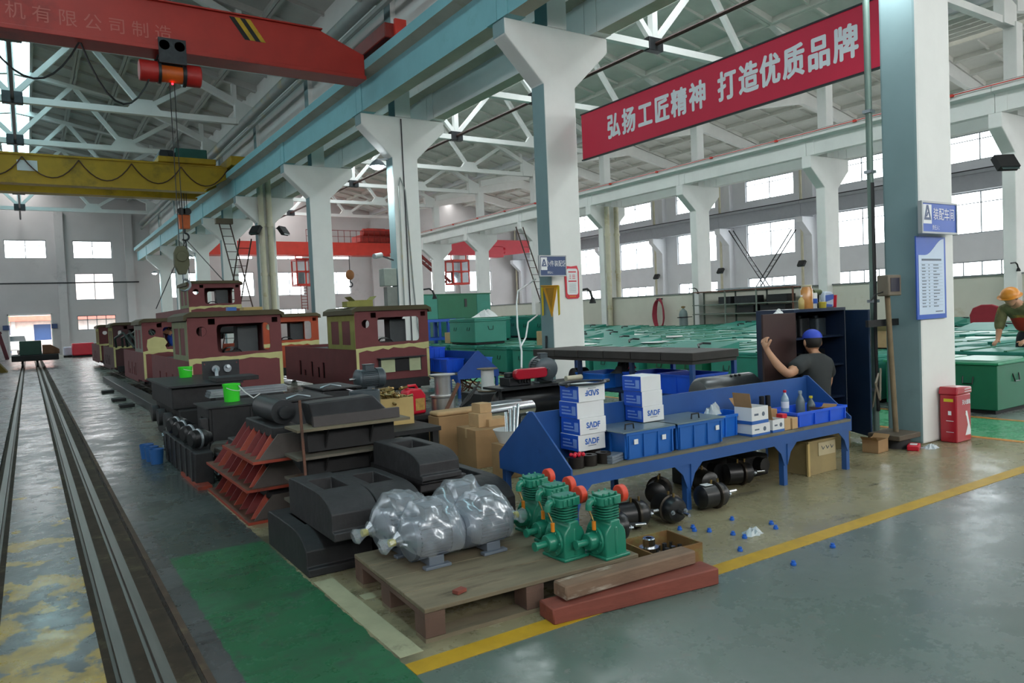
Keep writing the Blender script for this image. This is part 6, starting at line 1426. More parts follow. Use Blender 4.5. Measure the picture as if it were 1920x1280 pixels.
for k in range(12):
    z = (0.06, 0.435, 0.775, 1.075)[k % 4]; x = 6.42 + 0.25 * (k // 4) + rr.uniform(0, 0.06); hh = rr.uniform(0.08, 0.2)
    m = MB(); m.prism(rrect(-0.08, 0.08, -0.08, 0.08, 0.03), 'z', 0, hh); m.cyl((0, 0, hh), (0, 0, hh + 0.03), 0.03)
    tag(m.build('tool_case', (BLACKM, STEELD, MOTD)[k % 3], None, 0.005, loc=(x + 0.06, 4.85, z + 0.001)), 'dark case in the open cabinet, %s from the left on its %s shelf' % (ORD[k // 4], ('bottom', 'lower', 'upper', 'top')[k % 4]), 'case', 'dark cases in the cabinet')
# things on top of the cabinet
TZ = CH + 0.001; gt_ = 'things on the cabinet'
j = thing('pickle_jar', 'tall jar of orange liquid on top of the dark cabinet', 'jar', (6.70, 4.72, TZ))
m = MB(); m.lathe([(0.058, 0), (0.06, 0.01), (0.06, 0.19), (0.05, 0.21), (0.05, 0.225)], n=20); m.build('body', mat('jar_amber', '#c98a4a', 0.2, var=0.15, scale=6, spec=0.8), j)
m = MB(); m.lathe([(0.053, 0.225), (0.053, 0.24), (0.04, 0.243)], n=20); m.build('lid', mat('lid_tan', '#b8b090', 0.5), j)
bottle('small pale amber bottle left of the tall jar on the cabinet', 6.58, 4.70, TZ, 0.03, 0.14, mat('bottle_amber', '#b8a060', 0.3), WPLAS, None, gt_)
j = thing('plastic_tub', 'white tub with a blue label on the cabinet beside the tall jar', 'tub', (6.83, 4.74, TZ))
m = MB(); m.lathe([(0.04, 0), (0.045, 0.15), (0.04, 0.16)], n=16); m.build('body', WPLAS, j); m = MB(); m.lathe([(0.0462, 0.05), (0.0465, 0.10)], n=16, close=False); m.build('label', SIGNB, j)
j = thing('cordless_drill', 'dark handheld drill standing on the cabinet', 'drill', (6.93, 4.76, TZ))
m = MB(); m.box(-0.03, 0.03, -0.03, 0.03, 0, 0.04); m.build('battery', BLACKM, j, bevel=0.006); m = MB(); m.bar((0, 0, 0.04), (0.01, 0, 0.14), 0.035, 0.03); m.build('grip', BLACKM, j, bevel=0.006); m = MB(); m.cyl((-0.07, 0, 0.165), (0.05, 0, 0.165), 0.03, n=12); m.cyl((-0.1, 0, 0.165), (-0.07, 0, 0.165), 0.015, n=10); m.build('motor_body', mat('drill_olive', '#55603c', 0.5), j)
m = MB(); m.lathe([(0.035, 0), (0.04, 0.06), (0.03, 0.065)], n=14); tag(m.build('grease_pot', mat('pot_yellow', '#b8a838', 0.4), loc=(6.86, 4.65, TZ)), 'small yellow pot at the front of the cabinet top', 'pot')
j = thing('detergent_bag', 'blue and white detergent bag on the cabinet', 'bag', (7.04, 4.72, TZ))
m = MB(); m.prism([(-0.075, 0), (0.075, 0), (0.08, 0.12), (0.05, 0.165), (-0.06, 0.17), (-0.08, 0.12)], 'y', -0.03, 0.03); m.build('bag', mat('bag_white', '#c8d2e2', 0.4), j, bevel=0.012); m = MB(); m.prism([(-0.07, 0.06), (0.07, 0.09), (0.07, 0.14), (-0.07, 0.13)], 'y', -0.0335, -0.031); m.prism([(-0.06, 0.01), (0.03, 0.01), (0.05, 0.03), (-0.06, 0.04)], 'y', -0.0335, -0.031); m.build('print', SIGNB, j, smooth=False)
m = MB(); m.lathe([(0.032, 0), (0.042, 0.13), (0.039, 0.13), (0.028, 0.01), (0, 0.01)], n=16, close=False); m.lathe([(0.032, 0), (0, 0)], n=16, close=False); tag(m.build('red_cup', REDP, loc=(7.15, 4.72, TZ)), 'red plastic cup at the right of the cabinet top', 'cup')
crumple('cloth_rag', (6.1, 4.615, 1.336), 0.06, 0.05, WPLAS, 'white cloth rag over the top edge of the brown cabinet door', 'rag', 5)
# ---- floor scale with indicator
sc = thing('platform_scale', 'old platform scale with a small display box on a rusty post by the near column', 'scale', (6.985, 3.99, 0))
SCM = mat('scale_brown', '#5a5044', 0.7, 0.2, var=0.2, scale=5)
m = MB(); m.box(-0.2, 0.17, -0.16, 0.16, 0.09, 0.14); m.build('platform', SCM, sc, bevel=0.008)
m = MB(); m.lathe([(0.15, 0), (0.13, 0.09)], n=16); m.build('base', BLACKM, sc)
m = MB(); m.cyl((0.02, 0.0, 0.14), (-0.04, 0.02, 1.46), 0.025, n=10); m.build('post', mat('post_tan', '#7a6a52', 0.7, 0.2, var=0.2, scale=6), sc)
m = MB(); m.box(-0.15, 0.07, -0.06, 0.06, 1.46, 1.66); bx_ = m.build('display_box', mat('display_tan', '#6e6456', 0.6), sc, bevel=0.012)
m = MB(); m.box(-0.12, 0.03, -0.064, -0.0605, 1.50, 1.63); m.build('screen', mat('display_dark', '#2e2c38', 0.3), bx_, smooth=False)
m = MB(); m.tube([(-0.15, 0, 1.5), (-0.24, 0.02, 1.48), (-0.27, 0.05, 1.42)], 0.006, 5); m.build('lead', CABLE, sc)
m = MB(); m.box(-0.3, 0.22, 0.06, 0.09, 1.17, 1.235); m.build('cross_bar', BLACKM, sc, smooth=False)
# pole running up beside the column
p = MB(); p.cyl((7.19, 4.30, 0.0), (7.19, 4.30, 6.05), 0.032, n=12); 
po = thing('service_pole', 'green-grey pipe with clips and a cable rising beside the near column', 'pipe')
p.build('pipe', mat('pipe_green_grey', '#6c8078', 0.45, 0.3, var=0.1), po)
p = MB(); p.tube([(7.17, 4.26, 0.3), (7.15, 4.26, 1.0), (7.16, 4.26, 1.5), (7.15, 4.255, 2.6)], 0.016, 6); p.build('cable', CABLE, po)
for z in (0.5, 1.4, 2.7, 3.3):
    p = MB(); p.box(7.145, 7.235, 4.26, 4.34, z, z + 0.03); p.build('clip', GALV, po, smooth=False)
p = MB(); p.tube([(7.1, 4.28, 0.35), (7.0, 4.15, 0.7), (6.86, 4.1, 0.62), (6.93, 4.1, 0.45), (7.02, 4.14, 0.75)], 0.01, 6); tag(p.build('loose_cable', mat('cable_tan', '#8a8070', 0.6), po), None) ; po.children[-1].name = 'loose_cable'
# fire extinguisher box
fx = thing('extinguisher_box', 'red fire extinguisher box with white pictures standing against the near column', 'fire box', (7.64, 3.745, 0))
m = MB(); m.box(-0.14, 0.14, -0.08, 0.08, 0.0, 0.47); m.build('body', REDX, fx, bevel=0.012, seg=3)
m = MB(); m.prism([(-0.15, 0.47), (0.15, 0.47), (0.145, 0.535), (-0.13, 0.545)], 'y', -0.088, 0.088); ld = m.build('lid', REDX, fx, bevel=0.012, seg=3)
for k in range(2):
    m = MB(); m.box(0.0, 0.13, -0.0905, -0.087, 0.49 + 0.022 * k, 0.498 + 0.022 * k); m.build('vent_slot', WPLAS, ld, smooth=False)
lettering('灭火器箱', 0.05, TXTW, fx, (0.045, -0.0815, 0.385), FACE_NY, sx=0.8, bold=0.0012)
m = MB(); m.prism([(0.02, 0.06), (0.12, 0.06), (0.125, 0.1), (0.06, 0.3), (0.03, 0.3), (0.07, 0.16)], 'y', -0.0822, -0.0805); m.lathe([(0.022, 0), (0.0, 0)], (0.05, -0.0815, 0.27), (0.05, -1, 0.27), 12, close=False); m.build('picture', TXTW, fx, smooth=False)
m = MB(); m.box(-0.1415, -0.1405, -0.05, 0.04, 0.40, 0.43); m.build('plate', YCAP, fx, smooth=False)
m = MB(); m.box(-0.1415, -0.1405, -0.03, 0.0, 0.27, 0.31); m.box(-0.1415, -0.1405, -0.05, 0.02, 0.10, 0.105); m.box(-0.1415, -0.1405, -0.05, 0.02, 0.21, 0.215); m.build('side_print', TXTW, fx, smooth=False)
# cartons and packets at the column foot
o = carton('open_carton', 'tall brown carton leaning open at the foot of the near column', 6.60, 4.32, 0.0, 0.17, 0.14, 0.25, 0.3, mat('carton_olive', '#7d6e48', 0.8), False, 'cartons at the column foot', True)
carton('open_carton', 'small open brown carton on the floor before the scale', 6.63, 3.98, 0.0, 0.2, 0.15, 0.12, 0.1, CARD, False, 'cartons at the column foot', True)
o = thing('red_carton', 'flattened red and white packet on the floor before the scale', 'packet', (6.95, 3.79, 0), 0.4); m = MB(); m.box(-0.09, 0.09, -0.05, 0.05, 0, 0.05); m.build('body', REDP, o, bevel=0.008); m = MB(); m.box(-0.05, 0.04, -0.03, 0.03, 0.0505, 0.052); m.build('print', WPLAS, o)

# ---- layout table behind the bench
t2 = thing('layout_table', 'long steel table with a grooved dark top and blue legs behind the bench', 'table', (6.42, 6.05, 0), R_(3))
TB = mat('table_top_dark', '#3f3b39', 0.6, 0.3, var=0.2, scale=4)
for k in range(6):
    m = MB(); m.box(0.0, 0.86, 0.0 + 0.505 * k, 0.49 + 0.505 * k, 0.80, 0.9); m.build('top_slab', TB, t2, bevel=0.008, smooth=False)
m = MB(); m.box(0.02, 0.84, 0.02, 3.0, 0.76, 0.80); m.build('sub_frame', TB, t2, smooth=False)
for x in (0.02, 0.79):
    for y in (0.02, 1.0, 2.0, 2.95):
        m = MB(); m.box(x, x + 0.05, y, y + 0.05, 0, 0.76); m.build('leg', BLUEB if y < 0.5 or x > 0.5 else mat('leg_dark_blue', '#1c2c4c', 0.5), t2, smooth=False)
m = MB(); m.box(0.02, 0.84, 0.02, 3.0, 0.36, 0.38); m.build('lower_shelf', BLUED, t2, smooth=False)
gt2 = 'crates under the layout table'
crate('plastic_crate', 'bright blue crate at the near end of the layout table shelf', 6.82, 6.42, 0.382, 0.6, 0.55, 0.24, BLUEP, gt2)
crate('plastic_crate', 'bright blue crate in the middle of the layout table shelf', 6.78, 7.05, 0.382, 0.6, 0.55, 0.24, BLUEP, gt2)
crate('plastic_crate', 'bright blue crate at the far end of the layout table shelf', 6.72, 7.95, 0.382, 0.6, 0.6, 0.2, mat('crate_mid_blue', '#1f6ed0'), gt2)
crumple('rag_heap', (6.62, 7.45, 0.60), 0.22, 0.2, BLACKM, 'black and grey rag heap on the layout table shelf', 'rags', 31)
crumple('red_rag', (6.60, 7.28, 0.66), 0.07, 0.08, REDP, 'red rag on the heap under the layout table', 'rag', 32)
m = MB(); m.lathe([(0.05, 0), (0.12, 0.02), (0.12, 0.24), (0.06, 0.26), (0.06, 0.32)], (6.55, 8.5, 0.50), (7.2, 8.5, 0.50), 18); tag(m.build('machine_cylinder', BLACK), 'black cylinder on the far end of the layout table shelf', 'cylinder')
# grey tank lying behind the bench
tk = thing('air_tank', 'grey steel air tank lying on stands behind the bench', 'tank', (5.35, 5.0, 0))
m = MB(); m.lathe([(0.05, 0), (0.12, 0.015), (0.15, 0.06), (0.15, 0.76), (0.12, 0.81), (0.05, 0.83)], (0, 0, 0.60), (1, 0, 0.60), 24); m.build('shell', mat('tank_grey', '#5b5d5e', 0.35, 0.6, var=0.15), tk)
for x in (0.2, 0.65):
    m = MB(); m.box(x - 0.03, x + 0.03, -0.13, 0.13, 0, 0.48); m.build('stand', BLACKM, tk)
for x in (0.42, 0.48, 0.54):
    m = MB(); m.cyl((x, -0.06, 0.73), (x, -0.07, 0.75), 0.014, n=8); m.build('port', BLACK, tk)

# ---- second bench by the locomotive (runs away from the camera)
b2_ = double_bench('steel_bench', 'blue steel bench with a triangular end plate right of the olive-framed locomotive', 3.6, mat('bench_blue_far', '#1f4a9a', 0.45, var=0.1), (0.03, 1.8, 3.57), 0.43, 0.85, 0.80)
b2_.location = (7.08, 11.35, 0); b2_.rotation_euler = (0, 0, R_(90))
gb2 = 'crates on the far blue bench'
for k in range(3): crate('plastic_crate', 'bright blue crate on the far bench beside the locomotive, %s from its end plate' % ORD[k], 6.40, 12.0 + 0.62 * k, BZ, 0.34, 0.56, 0.24, BLUEP, gb2)
for k in range(2): crate('plastic_crate', 'bright blue crate stacked on the far bench crates, %s' % ('nearer', 'farther')[k], 6.40, 12.7 + 0.62 * k, BZ + 0.242, 0.34, 0.56, 0.2, BLUEP, gb2)
crate('plastic_crate', 'pale blue crate on the column side of the far bench', 6.88, 11.75, BZ, 0.32, 0.5, 0.24, mat('crate_pale_blue', '#2e74d4', 0.4), gb2)
rr = random.Random(8)
for k in range(10):
    m = MB(); m.tube([(6.35 + rr.uniform(0, 0.6), 11.45 + rr.uniform(0, 0.3), 0.02), (6.4 + rr.uniform(0, 0.5), 11.5 + rr.uniform(0, 0.3), 0.2), (6.4 + rr.uniform(0, 0.5), 11.5 + rr.uniform(0, 0.3), 0.32)], 0.012, 5)
    tag(m.build('bent_bracket', RUST), 'rusty bent bracket heaped under the far blue bench', 'bracket', 'rusty brackets under the far bench')
# ================================================================ GREEN BOXES, RACKS, LADDERS, LAMPS, PIPES, BACKGROUND
ORD += ['thirteenth', 'fourteenth', 'fifteenth', 'sixteenth', 'seventeenth', 'eighteenth', 'nineteenth', 'twentieth']
def make_green_box(kind, L=1.35, W=0.95, H=0.62):
    o = thing('battery_box', '-', 'battery box')
    body = (GREENB, GREENT, GREENB)[kind]
    m = MB(); m.box(-W / 2, W / 2, 0, L, 0.05, H - 0.03); m.build('body', body, o, bevel=0.01, smooth=False)
    m = MB(); m.box(-W / 2 + 0.04, W / 2 - 0.04, 0.04, L - 0.04, 0.0, 0.05); m.build('skid', BLACKM, o, smooth=False)
    m = MB(); m.box(-W / 2 - 0.025, W / 2 + 0.025, -0.025, L + 0.025, H - 0.03, H); m.build('rim', GREENT if kind != 0 else mat('rim_green', '#2a8a62', 0.4), o, bevel=0.006, smooth=False)
    if kind == 0:
        for a, b_ in ((0.06, L / 2 - 0.04), (L / 2 + 0.04, L - 0.06)):
            m = MB(); m.prism(rrect(-W / 2 + 0.08, W / 2 - 0.08, a, b_, 0.05), 'z', H, H + 0.02); m.build('lid', GREENL, o)
    elif kind == 1:
        m = MB(); m.box(-W / 2, W / 2, 0.0, L, H, H + 0.05); m.build('lid', GREENT, o, bevel=0.012)
        for y in (L * 0.3, L * 0.7):
            m = MB(); m.box(-W / 2 - 0.01, W / 2 + 0.01, y - 0.02, y + 0.02, H + 0.05, H + 0.065); m.build('lid_strap', GREENB, o, smooth=False)
    else:
        m = MB(); m.add([(-W / 2, 0, H), (W / 2, 0, H + 0.0), (W / 2, L, H + 0.0), (-W / 2, L, H), (-W / 2, 0, H + 0.02), (W / 2, 0, H + 0.16), (W / 2, L, H + 0.16), (-W / 2, L, H + 0.02)], [(0, 3, 2, 1), (4, 5, 6, 7), (0, 1, 5, 4), (1, 2, 6, 5), (2, 3, 7, 6), (3, 0, 4, 7)]); m.build('lid', GREENT, o, smooth=False)
        m = MB(); m.tube([(-0.1, L * 0.3, H + 0.09), (-0.05, L * 0.35, H + 0.13), (0.1, L * 0.38, H + 0.15), (0.2, L * 0.3, H + 0.14)], 0.02, 6); m.build('cable', BLACK, o)
    for y in (L * 0.24, L * 0.76):
        m = MB(); m.tube([(-W / 2, y - 0.06, H * 0.72), (-W / 2 - 0.02, y - 0.055, H * 0.58), (-W / 2 - 0.02, y + 0.055, H * 0.58), (-W / 2, y + 0.06, H * 0.72)], 0.008, 5); m.build('handle', BLACK, o)
    m = MB(); m.tube([(-0.08, -0.0, H * 0.75), (-0.06, -0.02, H * 0.6), (0.06, -0.02, H * 0.6), (0.08, 0, H * 0.75)], 0.008, 5); m.build('handle', BLACK, o)
    return o
protos = [make_green_box(0), make_green_box(1), make_green_box(2)]; usedp = [[], [], []]
rr = random.Random(12); TIER = [(0, 8), (1, 9), (2, 8), (3, 10), (2, 12)]
def px_of(p):
    v = _R.transposed() @ (Vector(p) - Vector((0, 0, 1.45))); return (960 + 1390 * v.x / v.z, 640 + 1390 * v.y / v.z) if v.z > 0.5 else (-1e4, 0)
for i in range(12):
    for j in range(17):
        x = 10.0 + 1.12 * i; y = 4.18 + 1.52 * j
        if i == 0 and j == 0: k = 0
        elif (i, j) in TIER or (i, j) in ((1, 1), (1, 2), (0, 6), (0, 9)): k = 1
        else: k = rr.choice((0, 1, 1, 1, 2))
        c = px_of((x, y + 0.7, 0.65))
        if not (780 < c[0] < 1990): continue
        if (i, j) in ((2, 0), (0, 10), (1, 10), (2, 10), (0, 11), (1, 11), (9, 3), (8, 3), (2, 11), (11, 11), (11, 12)): continue      # worker, rack and chair stand here
        lb = 'green steel battery box in row %s from the green aisle, %s from the near end' % (ORD[i], ORD[j])
        if (i, j) == (0, 0): lb = 'large green battery box with two pale lids beside the fire extinguisher box'
        place(protos[k], usedp[k], (x + rr.uniform(-.04, .04), y + rr.uniform(-.04, .04), 0), rr.uniform(-.02, .02), lb, 'green battery boxes packed in the middle bay')
# second tier of boxes and loose things on them
tier = [(10.0 + 1.12 * i, 4.18 + 1.52 * j, 1) for i, j in TIER]
for k, (x, y, kd) in enumerate(tier): place(protos[kd], usedp[kd], (x, y, 0.687), 0.0, 'teal battery box raised on the lower green boxes, %s of five' % ORD[k], 'raised teal battery boxes')
o = carton('open_carton', 'open brown carton lying on the green boxes before the helmeted worker', 11.15, 6.4, 0.687, 0.75, 0.6, 0.26, 0.15, CARDL, False, None, True)
carton('carton', 'brown carton standing on the green boxes left of the pennant column', 10.05, 13.9, 0.687, 0.4, 0.35, 0.32, 0.1, CARDL, True)
carton('carton', 'small brown carton on the green boxes below the blue rack', 10.05, 18.4, 0.687, 0.45, 0.3, 0.3, 0.0, CARDL, True)
crumple('plastic_sheet', (11.15, 18.5, 1.372), 0.45, 0.25, WPLAS, 'white plastic sheet heaped on the raised teal boxes', 'sheet', 41)
crumple('plastic_sheet', (11.1, 7.9, 0.687), 0.22, 0.18, WPLAS, 'white rounded plastic bundle on the green boxes at the right', 'sheet', 42)
for k, (x, y) in enumerate(((10.1, 13.0), (11.2, 11.6), (13.4, 13.2), (12.3, 14.7))):
    m = MB(); m.box(-0.3, 0.3, -0.2, 0.2, 0, 0.012); o = m.build('white_sheet', WPLAS, loc=(x, y, 0.70), rz=0.4 * k); o.rotation_euler[0] = 0.0
    tag(o, 'flat pale lid panel lying loose on the green boxes, %s from the camera' % ORD[(1, 0, 2, 3)[k]], 'panel', 'loose pale panels')
# blue rack with a green box on top
rk = thing('steel_rack', 'tall blue steel rack carrying a long green box behind the battery boxes', 'rack', (10.0, 20.3, 0))
RB = mat('rack_blue', '#2456b8', 0.5, var=0.08)
for x in (0, 0.9, 2.6):
    for y in (0, 0.9):
        m = MB(); m.box(x - 0.05, x + 0.05, y - 0.05, y + 0.05, 0, 1.36); m.build('post', RB, rk, smooth=False)
for z in (0.72, 1.28):
    for y in (0, 0.9):
        m = MB(); m.box(-0.05, 2.65, y - 0.04, y + 0.04, z, z + 0.08); m.build('beam', RB, rk, smooth=False)
for k in range(7):
    m = MB(); m.box(0.2 + 0.38 * k, 0.26 + 0.38 * k, 0.0, 0.06, 0.8, 1.28); m.build('baluster', RB, rk, smooth=False)
o = thing('battery_box', 'long green box with pale end standing on top of the blue rack', 'battery box', (10.05, 20.3, 1.365))
m = MB(); m.box(0, 0.5, 0, 0.95, 0, 0.74); m.build('end_section', GREENT, o, bevel=0.01); m = MB(); m.box(0.502, 1.9, 0, 0.95, 0, 0.74); m.build('body', GREENB, o, bevel=0.01); m = MB(); m.box(1.902, 2.4, 0, 0.95, 0, 0.74); m.build('end_section', GREENT, o, bevel=0.01)
m = MB(); m.box(-0.02, 2.42, -0.02, 0.97, 0.741, 0.77); m.build('lid', GREENB, o)
m = MB(); m.box(1.45, 1.53, -0.02, 0.0, 0.35, 0.6); m.build('latch', BLACK, o)

# ---- partition side: shelf rack, gas cylinder, hose, chair back
sr = thing('pipe_shelf', 'grey pipe-frame shelf with sheet metal on top along the cream partition', 'shelf', (23.05, 16.8, 0))
SHM = mat('shelf_green_grey', '#6d766e', 0.6, 0.2, var=0.15)
for y in (0, 1.6, 3.1, 4.75):
    for x in (0.0, 0.62):
        m = MB(); m.cyl((x, y, 0), (x, y, 2.0), 0.035, n=8); m.build('post', SHM if y else RUST, sr)
for z in (1.05, 1.42, 1.95):
    m = MB(); m.box(-0.03, 0.65, -0.05, 4.8, z, z + 0.04); m.build('shelf_board', SHM if z < 1.9 else RUST, sr, smooth=False)
m = MB(); m.box(0.02, 0.5, 0.1, 3.6, 2.0, 2.06); m.build('sheet_stack', GALV, sr, smooth=False)
for k, (y, z, w) in enumerate(((0.3, 1.46, 0.9), (1.7, 1.46, 1.0), (0.4, 1.09, 1.1), (2.9, 1.46, 0.6), (1.8, 1.09, 0.8))):
    m = MB(); m.box(-0.25, 0.25, 0, w, 0, 0.28); tag(m.build('tool_box', STEELD if k % 2 else BLACKM, None, 0.01, loc=(23.37, 16.8 + y, z + 0.0005)), 'dark metal box on the pipe shelf, %s of five along it' % ORD[k], 'box', 'boxes on the pipe shelf')
gcy = thing('gas_cylinder', 'grey gas cylinder standing by the right-hand column', 'gas cylinder', (22.9, 22.0, 0))
m = MB(); m.lathe([(0.17, 0), (0.18, 0.02), (0.18, 1.1), (0.14, 1.24), (0.06, 1.3), (0.05, 1.34)], n=18); m.build('body', mat('gas_grey', '#6a7a7a', 0.5, var=0.1), gcy)
m = MB(); m.cyl((0, 0, 1.34), (0, 0, 1.44), 0.04, n=8); m.cyl((-0.1, 0, 1.4), (0.1, 0, 1.4), 0.03, n=8); m.build('valve', BRASS, gcy)
m = MB(); m.lathe([(0.185, 0.95), (0.195, 0.95), (0.195, 1.0), (0.185, 1.0)], n=18, close=False); m.box(-0.35, 0.5, -0.02, 0.02, 0.96, 0.99); m.build('retaining_band', STEELD, gcy)
rh = thing('hose_coil', 'long red hose looped over a hook on the cream partition', 'hose', (23.86, 24.3, 0))
for k in range(4):
    a = 0.22 + 0.04 * k; m = MB(); pts = [(-0.05 - 0.03 * k, a * math.cos(R_(t)) * (1.0 if math.sin(R_(t)) > 0 else 1.05), 1.12 + (0.70 - 0.02 * k) * math.sin(R_(t))) for t in range(0, 361, 15)]; m.tube(pts, 0.035, 8); m.build('hose_loop', mat('hose_red', '#8e2438', 0.55, var=0.1), rh)
m = MB(); m.box(-0.2, 0.13, -0.03, 0.03, 1.78, 1.84); m.build('hook', STEELD, rh)
ch_ = thing('red_chair', 'red rounded chair back beyond the green boxes at the right', 'chair', (20.0, 9.0, 0))
m = MB(); m.prism([(-0.36, 0.5), (0.36, 0.5), (0.4, 0.9), (0.32, 1.08), (0.12, 1.16), (-0.12, 1.16), (-0.32, 1.08), (-0.4, 0.9)], 'x', -0.05, 0.05); m.build('backrest', mat('chair_red', '#8f2230', 0.6), ch_, bevel=0.02)
m = MB(); m.box(0.05, 0.5, -0.35, 0.35, 0.42, 0.5); m.build('seat', mat('chair_red', '#8f2230'), ch_, bevel=0.02)
for x in (0.0, 0.45):
    for y in (-0.32, 0.32):
        m = MB(); m.cyl((x, y, 0), (x, y, 0.42), 0.025, n=8); m.build('leg', STEELD, ch_)

# ---- ladders
def ladder(label, p, q, w, m_, step=0.28, axis='x', cap=False):
    o = thing('ladder', label, 'ladder'); p, q = Vector(p), Vector(q); d = (q - p); L = d.length; d.normalize()
    s = Vector((w / 2, 0, 0)) if axis == 'x' else Vector((0, w / 2, 0))
    for sg in (-1, 1):
        m = MB(); m.bar(tuple(p + s * sg), tuple(q + s * sg), 0.035, 0.06); m.build('rail', m_, o, smooth=False)
    n = int(L / step)
    for k in range(1, n):
        c = p + d * (k * L / n); m = MB(); m.bar(tuple(c - s), tuple(c + s), 0.025, 0.025); m.build('rung', m_, o, smooth=False)
    if cap:
        m = MB(); m.cb(tuple(q), (w + 0.25, 0.25, 0.22)); m.build('platform', mat('platform_tan', '#6a6050', 0.7), o)
    return o
LADM = mat('ladder_brown', '#43302a', 0.6, 0.3, var=0.15)
ladder('tall brown ladder leaning left to the crane beam behind the lifted cab', (6.98, 27.2, 0), (6.98, 32.0, 5.72), 0.42, LADM, 0.42, cap=True)
ladder('brown ladder crossing the tall one, leaning right to the drainpipe column', (6.9, 32.7, 0), (6.9, 28.3, 4.6), 0.42, LADM, 0.42)
ladder('dark ladder leaning left to right on the window wall, left arm of the V', (37.0, 27.0, 0.0), (37.0, 31.3, 6.0), 0.4, STEELD, 0.4)
ladder('dark ladder leaning right on the window wall, right arm of the V', (36.6, 31.0, 0.0), (36.6, 26.5, 5.5), 0.4, STEELD, 0.4)
ladder('brown ladder seen left of the pennant column, leaning to the far beam', (22.6, 30.5, 0), (22.6, 33.5, 6.1), 0.45, LADM, 0.4)

# ---- lamps: floodlights on the columns (lit) and unlit small ones
def flood(label, x, y, z, rz=0, lit=False, s=1.0, group='floodlights'):
    o = thing('floodlight', label, 'lamp', (x, y, z), rz, group)
    m = MB(); m.cb((0, 0, 0), (0.3 * s, 0.1 * s, 0.24 * s), rx=R_(-35)); m.build('housing', BLACKM, o, bevel=0.01)
    m = MB(); m.cb((0, -0.062 * s, -0.035 * s), (0.25 * s, 0.01, 0.19 * s), rx=R_(-35)); m.build('lens', GLOW if lit else mat('lens_dark', '#3a4a4a', 0.2), o)
    m = MB(); m.bar((0, 0.02, 0.05 * s), (0, 0.22 * s, 0.08 * s), 0.03); m.build('bracket', STEELD, o)
    return o
def column_lamp(label, y, watt=260):
    """lit high-bay lamp on the left side of a middle column; shines down the column face"""
    o = thing('column_lamp', label, 'lamp', (6.95, y + 0.18, 4.95), 0, 'lit lamps on the middle columns')
    m = MB(); m.lathe([(0.05, 0.16), (0.13, 0.1), (0.2, 0.0), (0.19, 0.0)], n=20, close=False); m.build('shade', GALV, o)
    m = MB(); m.ball((0, 0, 0.02), (0.15, 0.15, 0.09), 14, 8); m.build('lamp_bulb', GLOW, o)
    m = MB(); m.bar((0, 0, 0.16), (0.28, 0, 0.2), 0.03); m.build('arm', GALV, o)
    l = bpy.data.lights.new('lamp_light', 'SPOT'); l.energy = watt; l.spot_size = R_(150); l.spot_blend = 0.6; l.shadow_soft_size = 0.15; l.color = (0.92, 0.98, 1.0)
    lo = bpy.data.objects.new('lamp_light', l); COL.objects.link(lo); lo.parent = o; lo.location = (0.0, 0, -0.08)
    return o
column_lamp('lit lamp high on the near column, at the top edge of the picture', YK[2], 70)
column_lamp('brightly lit lamp on the column behind the olive-framed locomotive', YK[4])
column_lamp('lit lamp on a distant middle column above the lifted cab', YK[8])
column_lamp('lit lamp on the farthest middle column near the end wall', YK[10])
for k, (y, lb) in enumerate(((32.75, 'left of the V ladders'), (26.76, 'right of the V ladders'), (38.57, 'right of the cream drainpipes'))): flood('small black floodlight on the window wall, ' + lb, 37.6, y, 3.6, R_(-90), False, 1.5)
flood('black floodlight under the corbel of the column at the right edge', 22.75, 9.7, 5.0, R_(-30), False, 1.9)
for k, (x, y, z) in enumerate(((7.10, 27.6, 4.85), (8.1, 27.6, 4.85))): flood('unlit floodlight on the drainpipe column, %s side' % ('left', 'right')[k], x, y, z, R_(-60 + 100 * k), False, 1.4)
def goose(label, x, y, z, dx):
    o = thing('gooseneck_lamp', label, 'lamp', (x, y, z), 0, 'gooseneck lamps')
    m = MB(); m.tube([(0, 0, 0), (dx * 0.6, 0, 0.02), (dx * 0.85, 0, -0.03), (dx, 0, -0.15)], 0.022, 6); m.build('arm', BLACKM, o)
    m = MB(); m.lathe([(0.03, 0.0), (0.06, -0.09), (0.05, -0.1)], (dx, 0, -0.13), (dx, 0, 1), 12); m.build('shade', BLACKM, o)
goose('black gooseneck lamp on the column at the right edge', 23.2, 9.8, 2.25, 0.45)
goose('black gooseneck lamp above the gas cylinder', 23.1, 21.8, 2.15, 0.5)
goose('black wall lamp arm on the pennant column', 7.89, 9.95, 1.79, 0.28)
goose('black wall lamp arm on the floodlit column', 7.89, 15.95, 2.1, 0.33)

# ---- drainpipes, conduits, camera box
def pipes(label, xs, y, z1, r, m_):
    o = thing('drainpipe', label, 'pipe')
    for x in xs:
        m = MB(); m.cyl((x, y, 0), (x, y, z1), r, n=12); m.build('pipe', m_, o)
        for z in (1.4, 3.2, 5.0):
            m = MB(); m.cyl((x, y, z), (x, y, z + 0.12), r * 1.25, n=12); m.build('coupling', m_, o)
    return o
pipes('pair of stained drainpipes on the column beside the crossed ladders', (7.36, 7.66), 27.72, 7.2, 0.10, PIPEC)
pipes('pair of cream drainpipes on the right-hand column right of the pennant', (23.8, 24.4), 27.66, 6.4, 0.12, PIPEC)
cd = MB(); cd.tube([(7.52, 15.83, 0.3), (7.5, 15.83, 6.05)], 0.014, 6); tag(cd.build('conduit', STEELD), 'thin dark conduit up the face of the floodlit column', 'conduit')
cd = MB(); cd.tube([(7.75, 15.83, 0.9), (7.68, 15.82, 1.2), (7.62, 15.83, 2.2), (7.52, 15.82, 4.4), (7.40, 15.82, 4.7), (7.36, 15.82, 4.5), (7.36, 15.82, 1.5)], 0.016, 6); tag(cd.build('drooping_cable', PIPEG), 'grey cable looping down the floodlit column', 'cable')
